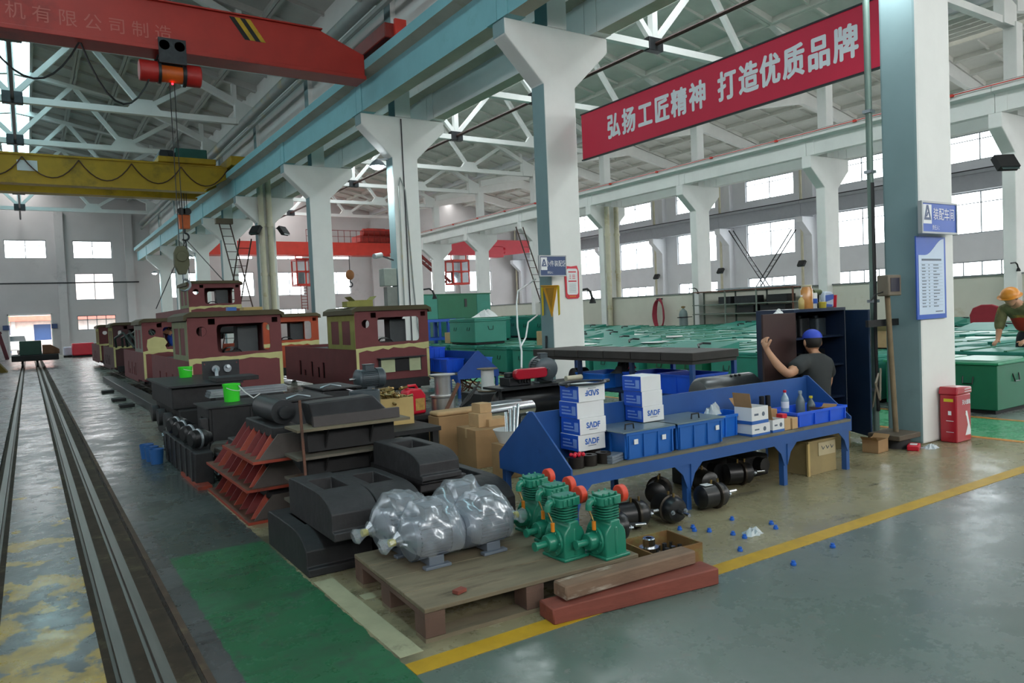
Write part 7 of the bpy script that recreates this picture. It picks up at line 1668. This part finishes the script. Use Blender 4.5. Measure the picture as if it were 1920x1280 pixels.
jb = thing('camera_box', 'grey control box with a small security camera on the floodlit column', 'camera', (7.12, 16.0, 0))
m = MB(); m.box(-0.22, 0.1, -0.14, 0.14, 2.2, 2.6); m.build('control_box', mat('box_grey_green', '#8c968e', 0.5), jb, bevel=0.01)
m = MB(); m.cyl((-0.2, 0, 2.92), (-0.42, -0.1, 2.88), 0.06, n=12); m.build('camera_body', mat('camera_grey', '#9aa0a0', 0.4), jb)
m = MB(); m.bar((0.1, 0, 2.8), (-0.2, 0, 2.9), 0.03); m.build('arm', STEELD, jb)
m = MB(); m.box(-0.14, 0.12, -0.1, 0.1, 0.0, 2.18); m.build('cable_duct', mat('duct_grey', '#7a7e7a', 0.6), jb, smooth=False)
m = MB(); m.tube([(7.3, 9.84, 1.05), (7.28, 9.84, 0.6), (7.27, 9.83, 0.05)], 0.02, 6); m.v = [(v[0] - 0.08, v[1] + 0.2, v[2]) for v in m.v]; tag(m.build('conduit', STEELD), 'short dark conduit at the foot of the pennant column', 'conduit')

# ---- boxes on the cab roofs
o = carton('wooden_box', 'open wooden box on the roof of the olive-framed locomotive', 5.05, 12.7, 1.68, 0.34, 0.3, 0.12, 0, PUTTYG, False, 'boxes on the cab roofs', True)
carton('wooden_box', 'small olive block on the roof left of the open wooden box', 4.8, 12.55, 1.68, 0.22, 0.25, 0.1, 0, PUTTYG, False, 'boxes on the cab roofs')
carton('wooden_box', 'small yellow box on the roof of the nearest maroon cab', 3.05, 12.4, 1.68, 0.3, 0.25, 0.05, 0, PLY, False, 'boxes on the cab roofs')
carton('wooden_box', 'small blue box on the roof of the nearest maroon cab', 2.85, 12.9, 1.68, 0.14, 0.14, 0.07, 0, BLUEC, False, 'boxes on the cab roofs')
# long dark dog-box row beside the assembly track
m = MB(); m.box(1.7, 1.95, 13.0, 24.0, 0, 0.16); tag(m.build('steel_channel', STEELD, None, 0.01), 'long dark steel channel on the floor left of the maroon locomotives', 'channel')
for k, y in enumerate((15.5, 17.0, 19.5)):
    m = MB(); m.box(1.35, 1.6, y, y + 0.3, 0, 0.06); tag(m.build('wood_block', BLACKM, None, 0.01), 'dark block on the walkway floor, %s from the camera' % ORD[k], 'block', 'dark blocks on the walkway')
# springs and loose frame on the loco behind
o = thing('hose_bundle', 'tangle of dark hoses on the hood of the dark maroon body', 'hoses', (2.7, 23.2, 0.93))
rr = random.Random(2)
for k in range(8):
    m = MB(); a = rr.uniform(-0.4, 0.4); m.tube([(a, -1.4 + rr.uniform(0, 0.6), 0.03), (a - 0.2, -0.9, 0.35 + rr.uniform(0, 0.2)), (a - 0.35, -0.4 + rr.uniform(0, 0.5), 0.3), (a - 0.3, 0.1, 0.05)], 0.03, 6); m.build('hose', mat('hose_green_black', '#20302c', 0.5), o)

# ---- far end: rail cart, things by the door, outside
ct = thing('rail_cart', 'dark flat rail cart with a green box far down the sunken track', 'cart', (0.1, 37.4, 0))
m = MB(); m.box(-0.75, 0.95, 0, 2.6, 0.30, 0.55); m.build('deck', BLACKM, ct, bevel=0.02)
for x in (-0.375, 0.165):
    for y in (0.5, 2.1):
        m = MB(); m.cyl((x - 0.04, y, 0.16), (x + 0.04, y, 0.16), 0.15, n=16); m.build('wheel', STEELD, ct)
m = MB(); m.box(-0.45, 0.35, 0.4, 1.6, 0.55, 1.15); m.build('green_box', mat('cart_green', '#22453a', 0.6), ct, bevel=0.02)
m = MB(); m.prism([(0.38, 0.55), (1.0, 0.55), (1.0, 0.75), (0.7, 0.95), (0.38, 0.95)], 'y', 0.4, 1.5); m.build('brown_load', mat('cart_brown', '#6b4a34', 0.8, var=0.3, scale=5), ct, bevel=0.02)
m = MB(); m.prism([(-1.3, 0.0), (-0.75, 0.0), (-1.0, 0.35)], 'y', 34.6, 35.8); tag(m.build('yellow_wedge', mat('wedge_yellow', '#6e5a1a', 0.7)), 'dull yellow wedge on the floor at the left edge', 'wedge')
m = MB(); m.bar((-1.1, 52.5, 0.0), (-1.45, 52.5, 1.6), 0.2, 0.3); m.bar((-1.6, 52.5, 1.5), (-1.3, 52.5, 1.6), 0.25, 0.15); tag(m.build('leaning_frame', mat('frame_dark_red', '#5a2028', 0.6)), 'dark red frame leaning near the far doorway', 'frame')
m = MB(); m.lathe([(0.35, 0), (0.38, 0.05), (0.38, 0.8), (0.3, 0.9)], n=16); tag(m.build('barrel', mat('barrel_blue_white', '#6a86b8', 0.5, var=0.3, scale=3), loc=(-1.9, 51.5, 0)), 'blue and white barrel at the far left by the doorway', 'barrel')
for k, (x, y, w, h, m_) in enumerate(((2.6, 49.5, 1.1, 0.8, REDP), (2.0, 50.5, 0.7, 0.6, mat('bundle_white', '#c8c8d8', 0.6)))):
    o = thing('crate_stack', ('bright red machine frame right of the far doorway', 'white covered crate right of the far doorway')[k], 'crate', (x, y, 0)); m = MB(); m.box(-w / 2, w / 2, -0.4, 0.4, 0.1, h); m.build('body', m_, o, bevel=0.06); m = MB(); m.box(-w / 2, w / 2, -0.3, 0.3, 0, 0.1); m.build('skid', BLACKM, o)
# outside
ob = thing('outside_building', 'pale building with a blue shutter seen through the far doorway', 'building', (0, 72, 0))
m = MB(); plate(m, rect(-9, 9, 0, 7), [rect(-3.2, -1.2, 0.0, 2.2)[::-1], rect(0.4, 1.6, 0.9, 2.2)[::-1]], 'y', 0, 0.3); m.build('wall', mat('outside_wall', '#d8c8c4', 0.8), ob, smooth=False)
m = MB(); m.box(-3.2, -1.2, 0.1, 0.2, 0, 2.2); m.build('shutter', SIGND, ob, smooth=False); m = MB(); m.box(0.4, 1.6, 0.1, 0.2, 0.9, 2.2); m.build('window', SIGND, ob, smooth=False)
for x in (-3.4, -1.1, 1.9): m = MB(); m.box(x, x + 0.25, -0.1, 0, 0, 7); m.build('pilaster', REDH if x > 0 else WHITEX, ob, smooth=False)
m = MB(); m.box(-9, 9, -0.6, 0.05, 2.5, 2.9); m.build('canopy', mat('canopy_pink', '#c86a5c', 0.7), ob, smooth=False)
cr = thing('white_car', 'white car parked outside the far doorway', 'car', (-1.0, 62.5, 0), R_(15))
m = MB(); m.prism([(-0.85, 0.35), (0.85, 0.35), (0.85, 0.85), (0.72, 0.95), (0.6, 1.4), (-0.6, 1.4), (-0.72, 0.95), (-0.85, 0.85)], 'y', -1.0, 2.2); m.build('body', WPLAS, cr, bevel=0.08, seg=3)
m = MB(); m.prism([(-0.83, 0.35), (0.83, 0.35), (0.83, 0.8), (-0.83, 0.8)], 'y', -1.9, -1.0); m.build('bonnet', WPLAS, cr, bevel=0.08, seg=3)
m = MB(); m.prism([(-0.6, 0.98), (0.6, 0.98), (0.52, 1.34), (-0.52, 1.34)], 'y', -1.03, -1.0); m.build('windscreen', mat('car_glass', '#2a3438', 0.1), cr, smooth=False)
for x in (-0.8, 0.8):
    for y in (-1.3, 1.4):
        m = MB(); m.cyl((x - 0.09, y, 0.32), (x + 0.09, y, 0.32), 0.32, n=16); m.build('wheel', BLACKM, cr)
tr_ = thing('tree', 'green tree outside the far doorway', 'tree', (-2.6, 69.0, 0))
m = MB(); m.cyl((0, 0, 0), (0, 0, 2.4), 0.12, 0.08); m.build('trunk', WOOD, tr_)
m = MB(); rr = random.Random(6)
for k in range(260):
    a = Vector((rr.gauss(0, 0.7), rr.gauss(0, 0.7), 3.2 + rr.gauss(0, 0.6))); n_ = Vector((rr.uniform(-1, 1), rr.uniform(-1, 1), rr.uniform(-1, 1))).normalized(); u = n_.orthogonal().normalized() * 0.2; w = n_.cross(u)
    m.add([tuple(a - u), tuple(a + w * 0.5), tuple(a + u), tuple(a - w * 0.5)], [(0, 1, 2, 3)])
f = m.build('foliage', mat('leaf_green', '#4c7a3a', 0.7, var=0.3), tr_, smooth=False); f['kind'] = 'stuff'
# ================================================================ PEOPLE
def skin_mesh(name, verts, edges, radii, root, m_, parent, sub=2):
    me = bpy.data.meshes.new(name); me.from_pydata([tuple(v) for v in verts], edges, []); me.materials.append(m_)
    o = bpy.data.objects.new(name, me); COL.objects.link(o); o.parent = parent
    sk = o.modifiers.new('skin', 'SKIN'); sk.use_smooth_shade = True; sk.branch_smoothing = 0.4
    if not me.skin_vertices: 
        bm = bmesh.new(); bm.from_mesh(me); bm.verts.layers.skin.verify(); bm.to_mesh(me); bm.free()
    for i, sv in enumerate(me.skin_vertices[0].data):
        r = radii[i]; sv.radius = r if isinstance(r, tuple) else (r, r); sv.use_root = (i == root)
    ss = o.modifiers.new('subdiv', 'SUBSURF'); ss.levels = sub; ss.render_levels = sub
    return o
def chain(V, E, Rr, pts, rad, start=None):
    """append a chain of joints, returns index of its last joint"""
    prev = start
    for p, r in zip(pts, rad):
        V.append(Vector(p)); Rr.append(r); i = len(V) - 1
        if prev is not None: E.append((prev, i))
        prev = i
    return prev
def hand(V, E, Rr, wrist_i, palm, fwd, side, curl, thumb, s=1.0):
    """palm joint plus four fingers and a thumb; fwd = finger direction, side = across the palm to the thumb, curl = bend direction"""
    palm = Vector(palm); fwd = Vector(fwd).normalized(); side = Vector(side).normalized(); curl = Vector(curl).normalized()
    V.append(palm); Rr.append((0.026 * s, 0.03 * s)); pi = len(V) - 1; E.append((wrist_i, pi))
    for k, (off, ln) in enumerate(((0.024, 0.062), (0.008, 0.07), (-0.008, 0.065), (-0.024, 0.052))):
        b = palm + fwd * 0.035 * s + side * off * s; c = b + (fwd * 0.75 + curl * 0.5) * ln * 0.5 * s; d = c + (fwd * 0.1 + curl * 1.0) * ln * 0.45 * s
        chain(V, E, Rr, (b, c, d), (0.0095 * s, 0.0085 * s, 0.007 * s), pi)
    b = palm + side * 0.032 * s - fwd * 0.01 * s; c = b + (Vector(thumb).normalized()) * 0.035 * s; d = c + (Vector(thumb).normalized() * 0.6 + curl * 0.4) * 0.028 * s
    chain(V, E, Rr, (b, c, d), (0.0115 * s, 0.0105 * s, 0.008 * s), pi)
def head_mesh(parent, c, yaw, pitch, s=1.0):
    """head facing local -y: skull, jaw, brow, nose, lips, eyes, ears as one shaped mesh"""
    n, m = 24, 20; vs = []; fs = []
    for j in range(m + 1):
        t = math.pi * j / m - math.pi / 2; z = math.sin(t); r = math.cos(t)
        for i in range(n):
            a = 2 * math.pi * i / n; x = r * math.sin(a); y = -r * math.cos(a)
            X = 0.075 * x; Y = 0.095 * y; Z = 0.115 * z
            if z < 0: X *= 1 + 0.28 * z; Y *= (1 + 0.12 * z) if y < 0 else (1 + 0.5 * z)
            f = max(0, -y) ** 3
            if abs(x) < 0.22 and -0.28 < z < 0.12: Y -= 0.026 * f * (1 - abs(x) / 0.22) * (1 - (z + 0.28) / 0.4 * 0.75)
            if 0.12 < z < 0.32: Y -= 0.006 * f
            if 0.0 < z < 0.14 and 0.2 < abs(x) < 0.55: Y += 0.008 * f
            if -0.52 < z < -0.38 and abs(x) < 0.35: Y -= 0.006 * f
            if z < -0.75: Y -= 0.008 * f
            vs.append((X * s, Y * s, Z * s))
    for j in range(m):
        for i in range(n): fs.append((j * n + i, j * n + (i + 1) % n, (j + 1) * n + (i + 1) % n, (j + 1) * n + i))
    b = MB(); b.add(vs, fs)
    for sx in (-1, 1): b.ball((sx * 0.077 * s, 0.012 * s, 0.0), (0.012 * s, 0.022 * s, 0.034 * s), 8, 6)
    o = b.build('head', SKIN, parent); o.location = c; o.rotation_euler = (pitch, 0, yaw)
    e = MB()
    for sx in (-1, 1): e.ball((sx * 0.03 * s, -0.083 * s, 0.012 * s), (0.011 * s, 0.008 * s, 0.006 * s), 8, 6)
    ey = e.build('eyes', HAIR, o)
    h = MB(); h.ball((0, 0.012 * s, 0.022 * s), (0.081 * s, 0.094 * s, 0.098 * s), 18, 12); h.v = [v for v in h.v]
    # hair only at back and sides: cut the face side
    keep = [f_ for f_ in h.f if all(h.v[i][1] > -0.03 * s and h.v[i][2] > -0.055 * s for i in f_)]; h.f = keep; h.mi = [0] * len(keep)
    h.build('hair', HAIR, o)
    return o
def cap(parent_head, m_, s=1.0, brim=True, helmet=False):
    b = MB(); n, m = 22, 8; vs = []; R = (0.088, 0.106, 0.085) if not helmet else (0.115, 0.14, 0.11); zo = 0.045 if not helmet else 0.04
    for j in range(m + 1):
        t = math.pi / 2 * j / m
        for i in range(n): a = 2 * math.pi * i / n; vs.append((R[0] * s * math.cos(t) * math.cos(a), R[1] * s * math.cos(t) * math.sin(a) + 0.005, zo * s + R[2] * s * math.sin(t)))
    fs = [(j * n + i, j * n + (i + 1) % n, (j + 1) * n + (i + 1) % n, (j + 1) * n + i) for j in range(m) for i in range(n)]
    b.add(vs, fs); o = b.build('cap' if not helmet else 'helmet', m_, parent_head)
    c = MB()
    if helmet: c.lathe([(0.112 * s, zo * s), (0.15 * s, (zo - 0.012) * s), (0.15 * s, (zo - 0.006) * s), (0.112 * s, (zo + 0.008) * s)], n=24, close=False)
    else: c.prism([(0.075 * s * math.cos(R_(a)), -0.085 * s - 0.075 * s * math.sin(R_(a))) for a in range(0, 181, 15)] + [(-0.078 * s, -0.05 * s), (0.078 * s, -0.05 * s)], 'z', (zo - 0.004) * s, (zo + 0.004) * s)
    c.build('brim', m_, o)
    return o
# ---- man in a dark shirt at the cabinet, seen from behind, sitting on a low stool
P1 = thing('person', 'man in a blue cap and dark T-shirt reaching into the dark cabinet', 'person')
V, E, Rr = [], [], []
V.append(Vector((6.27, 4.36, 0.36))); Rr.append((0.13, 0.11)); root = 0
ch1 = chain(V, E, Rr, ((6.26, 4.33, 0.52), (6.25, 4.315, 0.72), (6.245, 4.335, 0.885)), ((0.125, 0.10), (0.14, 0.10), (0.13, 0.09)), 0)
nk = chain(V, E, Rr, ((6.258, 4.352, 0.95), (6.27, 4.365, 1.0)), (0.055, 0.052), ch1)
la = chain(V, E, Rr, ((6.07, 4.33, 0.89), (5.92, 4.31, 0.83), (5.80, 4.30, 0.775), (5.755, 4.38, 0.87), (5.74, 4.46, 0.98)), (0.07, 0.056, 0.046, 0.042, 0.03), ch1)
hand(V, E, Rr, la, (5.742, 4.505, 1.045), (0.25, 0.3, 0.9), (-0.1, -0.9, 0.25), (1.0, 0.15, -0.1), (0.25, -0.35, 1.0), 1.25)
ra = chain(V, E, Rr, ((6.42, 4.34, 0.85), (6.51, 4.37, 0.76), (6.57, 4.42, 0.61), (6.57, 4.50, 0.56), (6.58, 4.58, 0.57)), (0.07, 0.056, 0.046, 0.04, 0.03), ch1)
hand(V, E, Rr, ra, (6.58, 4.63, 0.575), (0, 1, 0.05), (-1, 0, 0.1), (0, 0.1, -1), (-0.5, 0.8, 0))
for s, kx in ((-1, 6.06), (1, 6.46)):
    chain(V, E, Rr, ((6.27 + s * 0.09, 4.38, 0.34), (kx, 4.52, 0.40), (kx + s * 0.0, 4.48, 0.2), (kx, 4.46, 0.06), (kx, 4.55, 0.035)), (0.085, 0.06, 0.048, 0.036, 0.034), 0)
skin_mesh('body', V, E, Rr, 0, SKIN, P1, 1)
V2 = [Vector(v) for v in ((6.265, 4.35, 0.40), (6.26, 4.335, 0.54), (6.25, 4.315, 0.72), (6.247, 4.335, 0.88), (6.256, 4.348, 0.94), (6.08, 4.33, 0.885), (5.94, 4.312, 0.84), (5.88, 4.306, 0.812), (6.42, 4.34, 0.845), (6.51, 4.37, 0.76), (6.54, 4.39, 0.70))]
skin_mesh('shirt', V2, [(0, 1), (1, 2), (2, 3), (3, 4), (3, 5), (5, 6), (6, 7), (3, 8), (8, 9), (9, 10)], [(0.15, 0.125), (0.15, 0.12), (0.165, 0.12), (0.145, 0.105), 0.068, 0.088, 0.078, 0.08, 0.088, 0.076, 0.076], 0, SHIRT, P1, 2)
V3 = [Vector((6.27, 4.365, 0.34))]; E3 = []; R3 = [(0.15, 0.13)]
for s, kx in ((-1, 6.06), (1, 6.46)): chain(V3, E3, R3, ((6.27 + s * 0.09, 4.385, 0.335), (kx, 4.52, 0.40), (kx, 4.48, 0.2), (kx, 4.46, 0.09)), (0.1, 0.076, 0.062, 0.055), 0)
skin_mesh('trousers', V3, E3, R3, 0, TROU, P1, 2)
for kx in (6.06, 6.46):
    m = MB(); m.prism(rrect(kx - 0.05, kx + 0.05, 4.40, 4.61, 0.045), 'z', 0.0, 0.075); m.build('shoe', BLACKM, P1, bevel=0.02)
hd = head_mesh(P1, (6.275, 4.375, 1.045), R_(150), 0.05, 1.0); cap(hd, CAPB, 1.0)
m = MB(); m.cyl((6.26, 4.36, 0.19), (6.26, 4.36, 0.215), 0.14, n=18)
st = thing('stool', 'low round stool under the man at the cabinet', 'stool', (6.26, 4.36, 0)); m = MB(); m.cyl((0, 0, 0.18), (0, 0, 0.215), 0.14, n=18); m.build('seat', WOOD, st)
for a in range(3): m = MB(); m.cyl((0.1 * math.cos(a * 2.1 + 0.5), 0.1 * math.sin(a * 2.1 + 0.5), 0.0), (0.08 * math.cos(a * 2.1 + 0.5), 0.08 * math.sin(a * 2.1 + 0.5), 0.18), 0.015, n=8); m.build('leg', WOOD, st)
# ---- worker in an orange helmet bending over the green boxes
P2_ = thing('person', 'worker in an orange helmet, camouflage top and red vest bending over a box', 'person')
V, E, Rr = [], [], []
V.append(Vector((12.30, 4.95, 0.86))); Rr.append((0.15, 0.13))
c_ = chain(V, E, Rr, ((12.20, 4.95, 1.0), (12.06, 4.95, 1.14), (11.93, 4.95, 1.25)), ((0.14, 0.11), (0.15, 0.11), (0.14, 0.1)), 0)
nk = chain(V, E, Rr, ((11.83, 4.95, 1.31), (11.76, 4.95, 1.33)), (0.06, 0.055), c_)
for s in (-1, 1):
    w = chain(V, E, Rr, ((11.93, 4.95 + s * 0.2, 1.2), (11.90, 4.95 + s * 0.24, 1.0), (11.83, 4.95 + s * 0.22, 0.86), (11.70, 4.95 + s * 0.18, 0.76)), (0.07, 0.052, 0.045, 0.03), c_)
    hand(V, E, Rr, w, (11.63, 4.95 + s * 0.17, 0.74), (-1, 0, -0.15), (0, -s, 0.1), (-0.2, 0, -1), (-0.7, -s * 0.6, 0))
    chain(V, E, Rr, ((12.32, 4.95 + s * 0.1, 0.78), (12.30, 4.95 + s * 0.12, 0.45), (12.36, 4.95 + s * 0.12, 0.1), (12.24, 4.95 + s * 0.12, 0.04)), (0.095, 0.068, 0.045, 0.038), 0)
skin_mesh('body', V, E, Rr, 0, SKIN, P2_, 1)
V2 = [Vector(v) for v in ((12.28, 4.95, 0.9), (12.2, 4.95, 1.0), (12.06, 4.95, 1.14), (11.93, 4.95, 1.25), (11.85, 4.95, 1.30), (11.93, 4.75, 1.2), (11.90, 4.71, 1.0), (11.84, 4.73, 0.88), (11.93, 5.15, 1.2), (11.90, 5.19, 1.0), (11.84, 5.17, 0.88))]
skin_mesh('shirt', V2, [(0, 1), (1, 2), (2, 3), (3, 4), (3, 5), (5, 6), (6, 7), (3, 8), (8, 9), (9, 10)], [(0.19, 0.17), (0.185, 0.16), (0.19, 0.16), (0.175, 0.14), 0.085, 0.095, 0.075, 0.065, 0.095, 0.075, 0.065], 0, CAMO, P2_, 2)
V4 = [Vector(v) for v in ((12.28, 4.95, 0.92), (12.2, 4.95, 1.01), (12.07, 4.95, 1.14), (11.98, 4.95, 1.22))]
skin_mesh('vest', V4, [(0, 1), (1, 2), (2, 3)], [(0.2, 0.18), (0.195, 0.17), (0.2, 0.17), (0.18, 0.15)], 0, REDV, P2_, 2)
V3 = [Vector((12.27, 4.95, 0.95)), Vector((12.31, 4.95, 0.82))]; E3 = [(0, 1)]; R3 = [0.19, 0.185]
for s in (-1, 1): chain(V3, E3, R3, ((12.32, 4.95 + s * 0.09, 0.66), (12.30, 4.95 + s * 0.12, 0.45), (12.36, 4.95 + s * 0.12, 0.1)), (0.14, 0.10, 0.08), 1)
skin_mesh('trousers', V3, E3, R3, 0, TROU, P2_, 2)
for s in (-1, 1):
    m = MB(); m.prism(rrect(12.17, 12.42, 4.95 + s * 0.12 - 0.05, 4.95 + s * 0.12 + 0.05, 0.04), 'z', 0, 0.08); m.build('shoe', BLACKM, P2_, bevel=0.02)
hd = head_mesh(P2_, (11.68, 4.95, 1.36), R_(-90), R_(22), 1.05); cap(hd, HELM, 1.05, helmet=True)
# ---- worker in blue inside a cab
P3_ = thing('person', 'worker in a blue cap and blue overalls bending inside the putty-patched cab', 'person')
V, E, Rr = [], [], []
V.append(Vector((2.95, 18.75, 0.78))); Rr.append((0.13, 0.11))
c_ = chain(V, E, Rr, ((2.93, 18.72, 0.95), (2.87, 18.66, 1.12), (2.80, 18.6, 1.26)), ((0.13, 0.1), (0.14, 0.1), (0.13, 0.09)), 0)
chain(V, E, Rr, ((2.73, 18.56, 1.34), (2.69, 18.54, 1.38)), (0.055, 0.05), c_)
for s in (-1, 1):
    w = chain(V, E, Rr, ((2.80 + 0.1 * s, 18.6 + s * 0.14, 1.22), (2.85 + 0.1 * s, 18.5 + s * 0.14, 1.05), (2.92 + 0.1 * s, 18.42 + 0.1 * s, 1.03), (3.0 + 0.08 * s, 18.36 + 0.1 * s, 1.06)), (0.065, 0.05, 0.042, 0.028), c_)
    hand(V, E, Rr, w, (3.05 + 0.08 * s, 18.33 + 0.1 * s, 1.08), (0.8, -0.5, 0.1), (0, s, 0.5), (0.1, -0.2, -1), (0.4, 0.5 * s, 0.6))
    chain(V, E, Rr, ((2.95 + 0.09 * s, 18.75, 0.72), (2.95 + 0.1 * s, 18.6, 0.52), (2.95 + 0.1 * s, 18.7, 0.34)), (0.09, 0.065, 0.045), 0)
skin_mesh('body', V, E, Rr, 0, SKIN, P3_, 1)
V2 = [Vector(v) for v in ((2.95, 18.75, 0.75), (2.93, 18.72, 0.95), (2.87, 18.66, 1.12), (2.80, 18.6, 1.26), (2.74, 18.565, 1.32), (2.70, 18.46, 1.22), (2.75, 18.36, 1.05), (2.82, 18.32, 1.03), (2.90, 18.74, 1.22), (2.95, 18.64, 1.05), (3.02, 18.52, 1.03))]
skin_mesh('overalls', V2, [(0, 1), (1, 2), (2, 3), (3, 4), (3, 5), (5, 6), (6, 7), (3, 8), (8, 9), (9, 10)], [(0.16, 0.14), (0.15, 0.12), (0.16, 0.12), (0.145, 0.105), 0.07, 0.08, 0.066, 0.055, 0.08, 0.066, 0.055], 0, COVB, P3_, 2)
hd = head_mesh(P3_, (2.64, 18.52, 1.42), R_(-60), R_(35), 1.0); cap(hd, CAPB, 1.0)
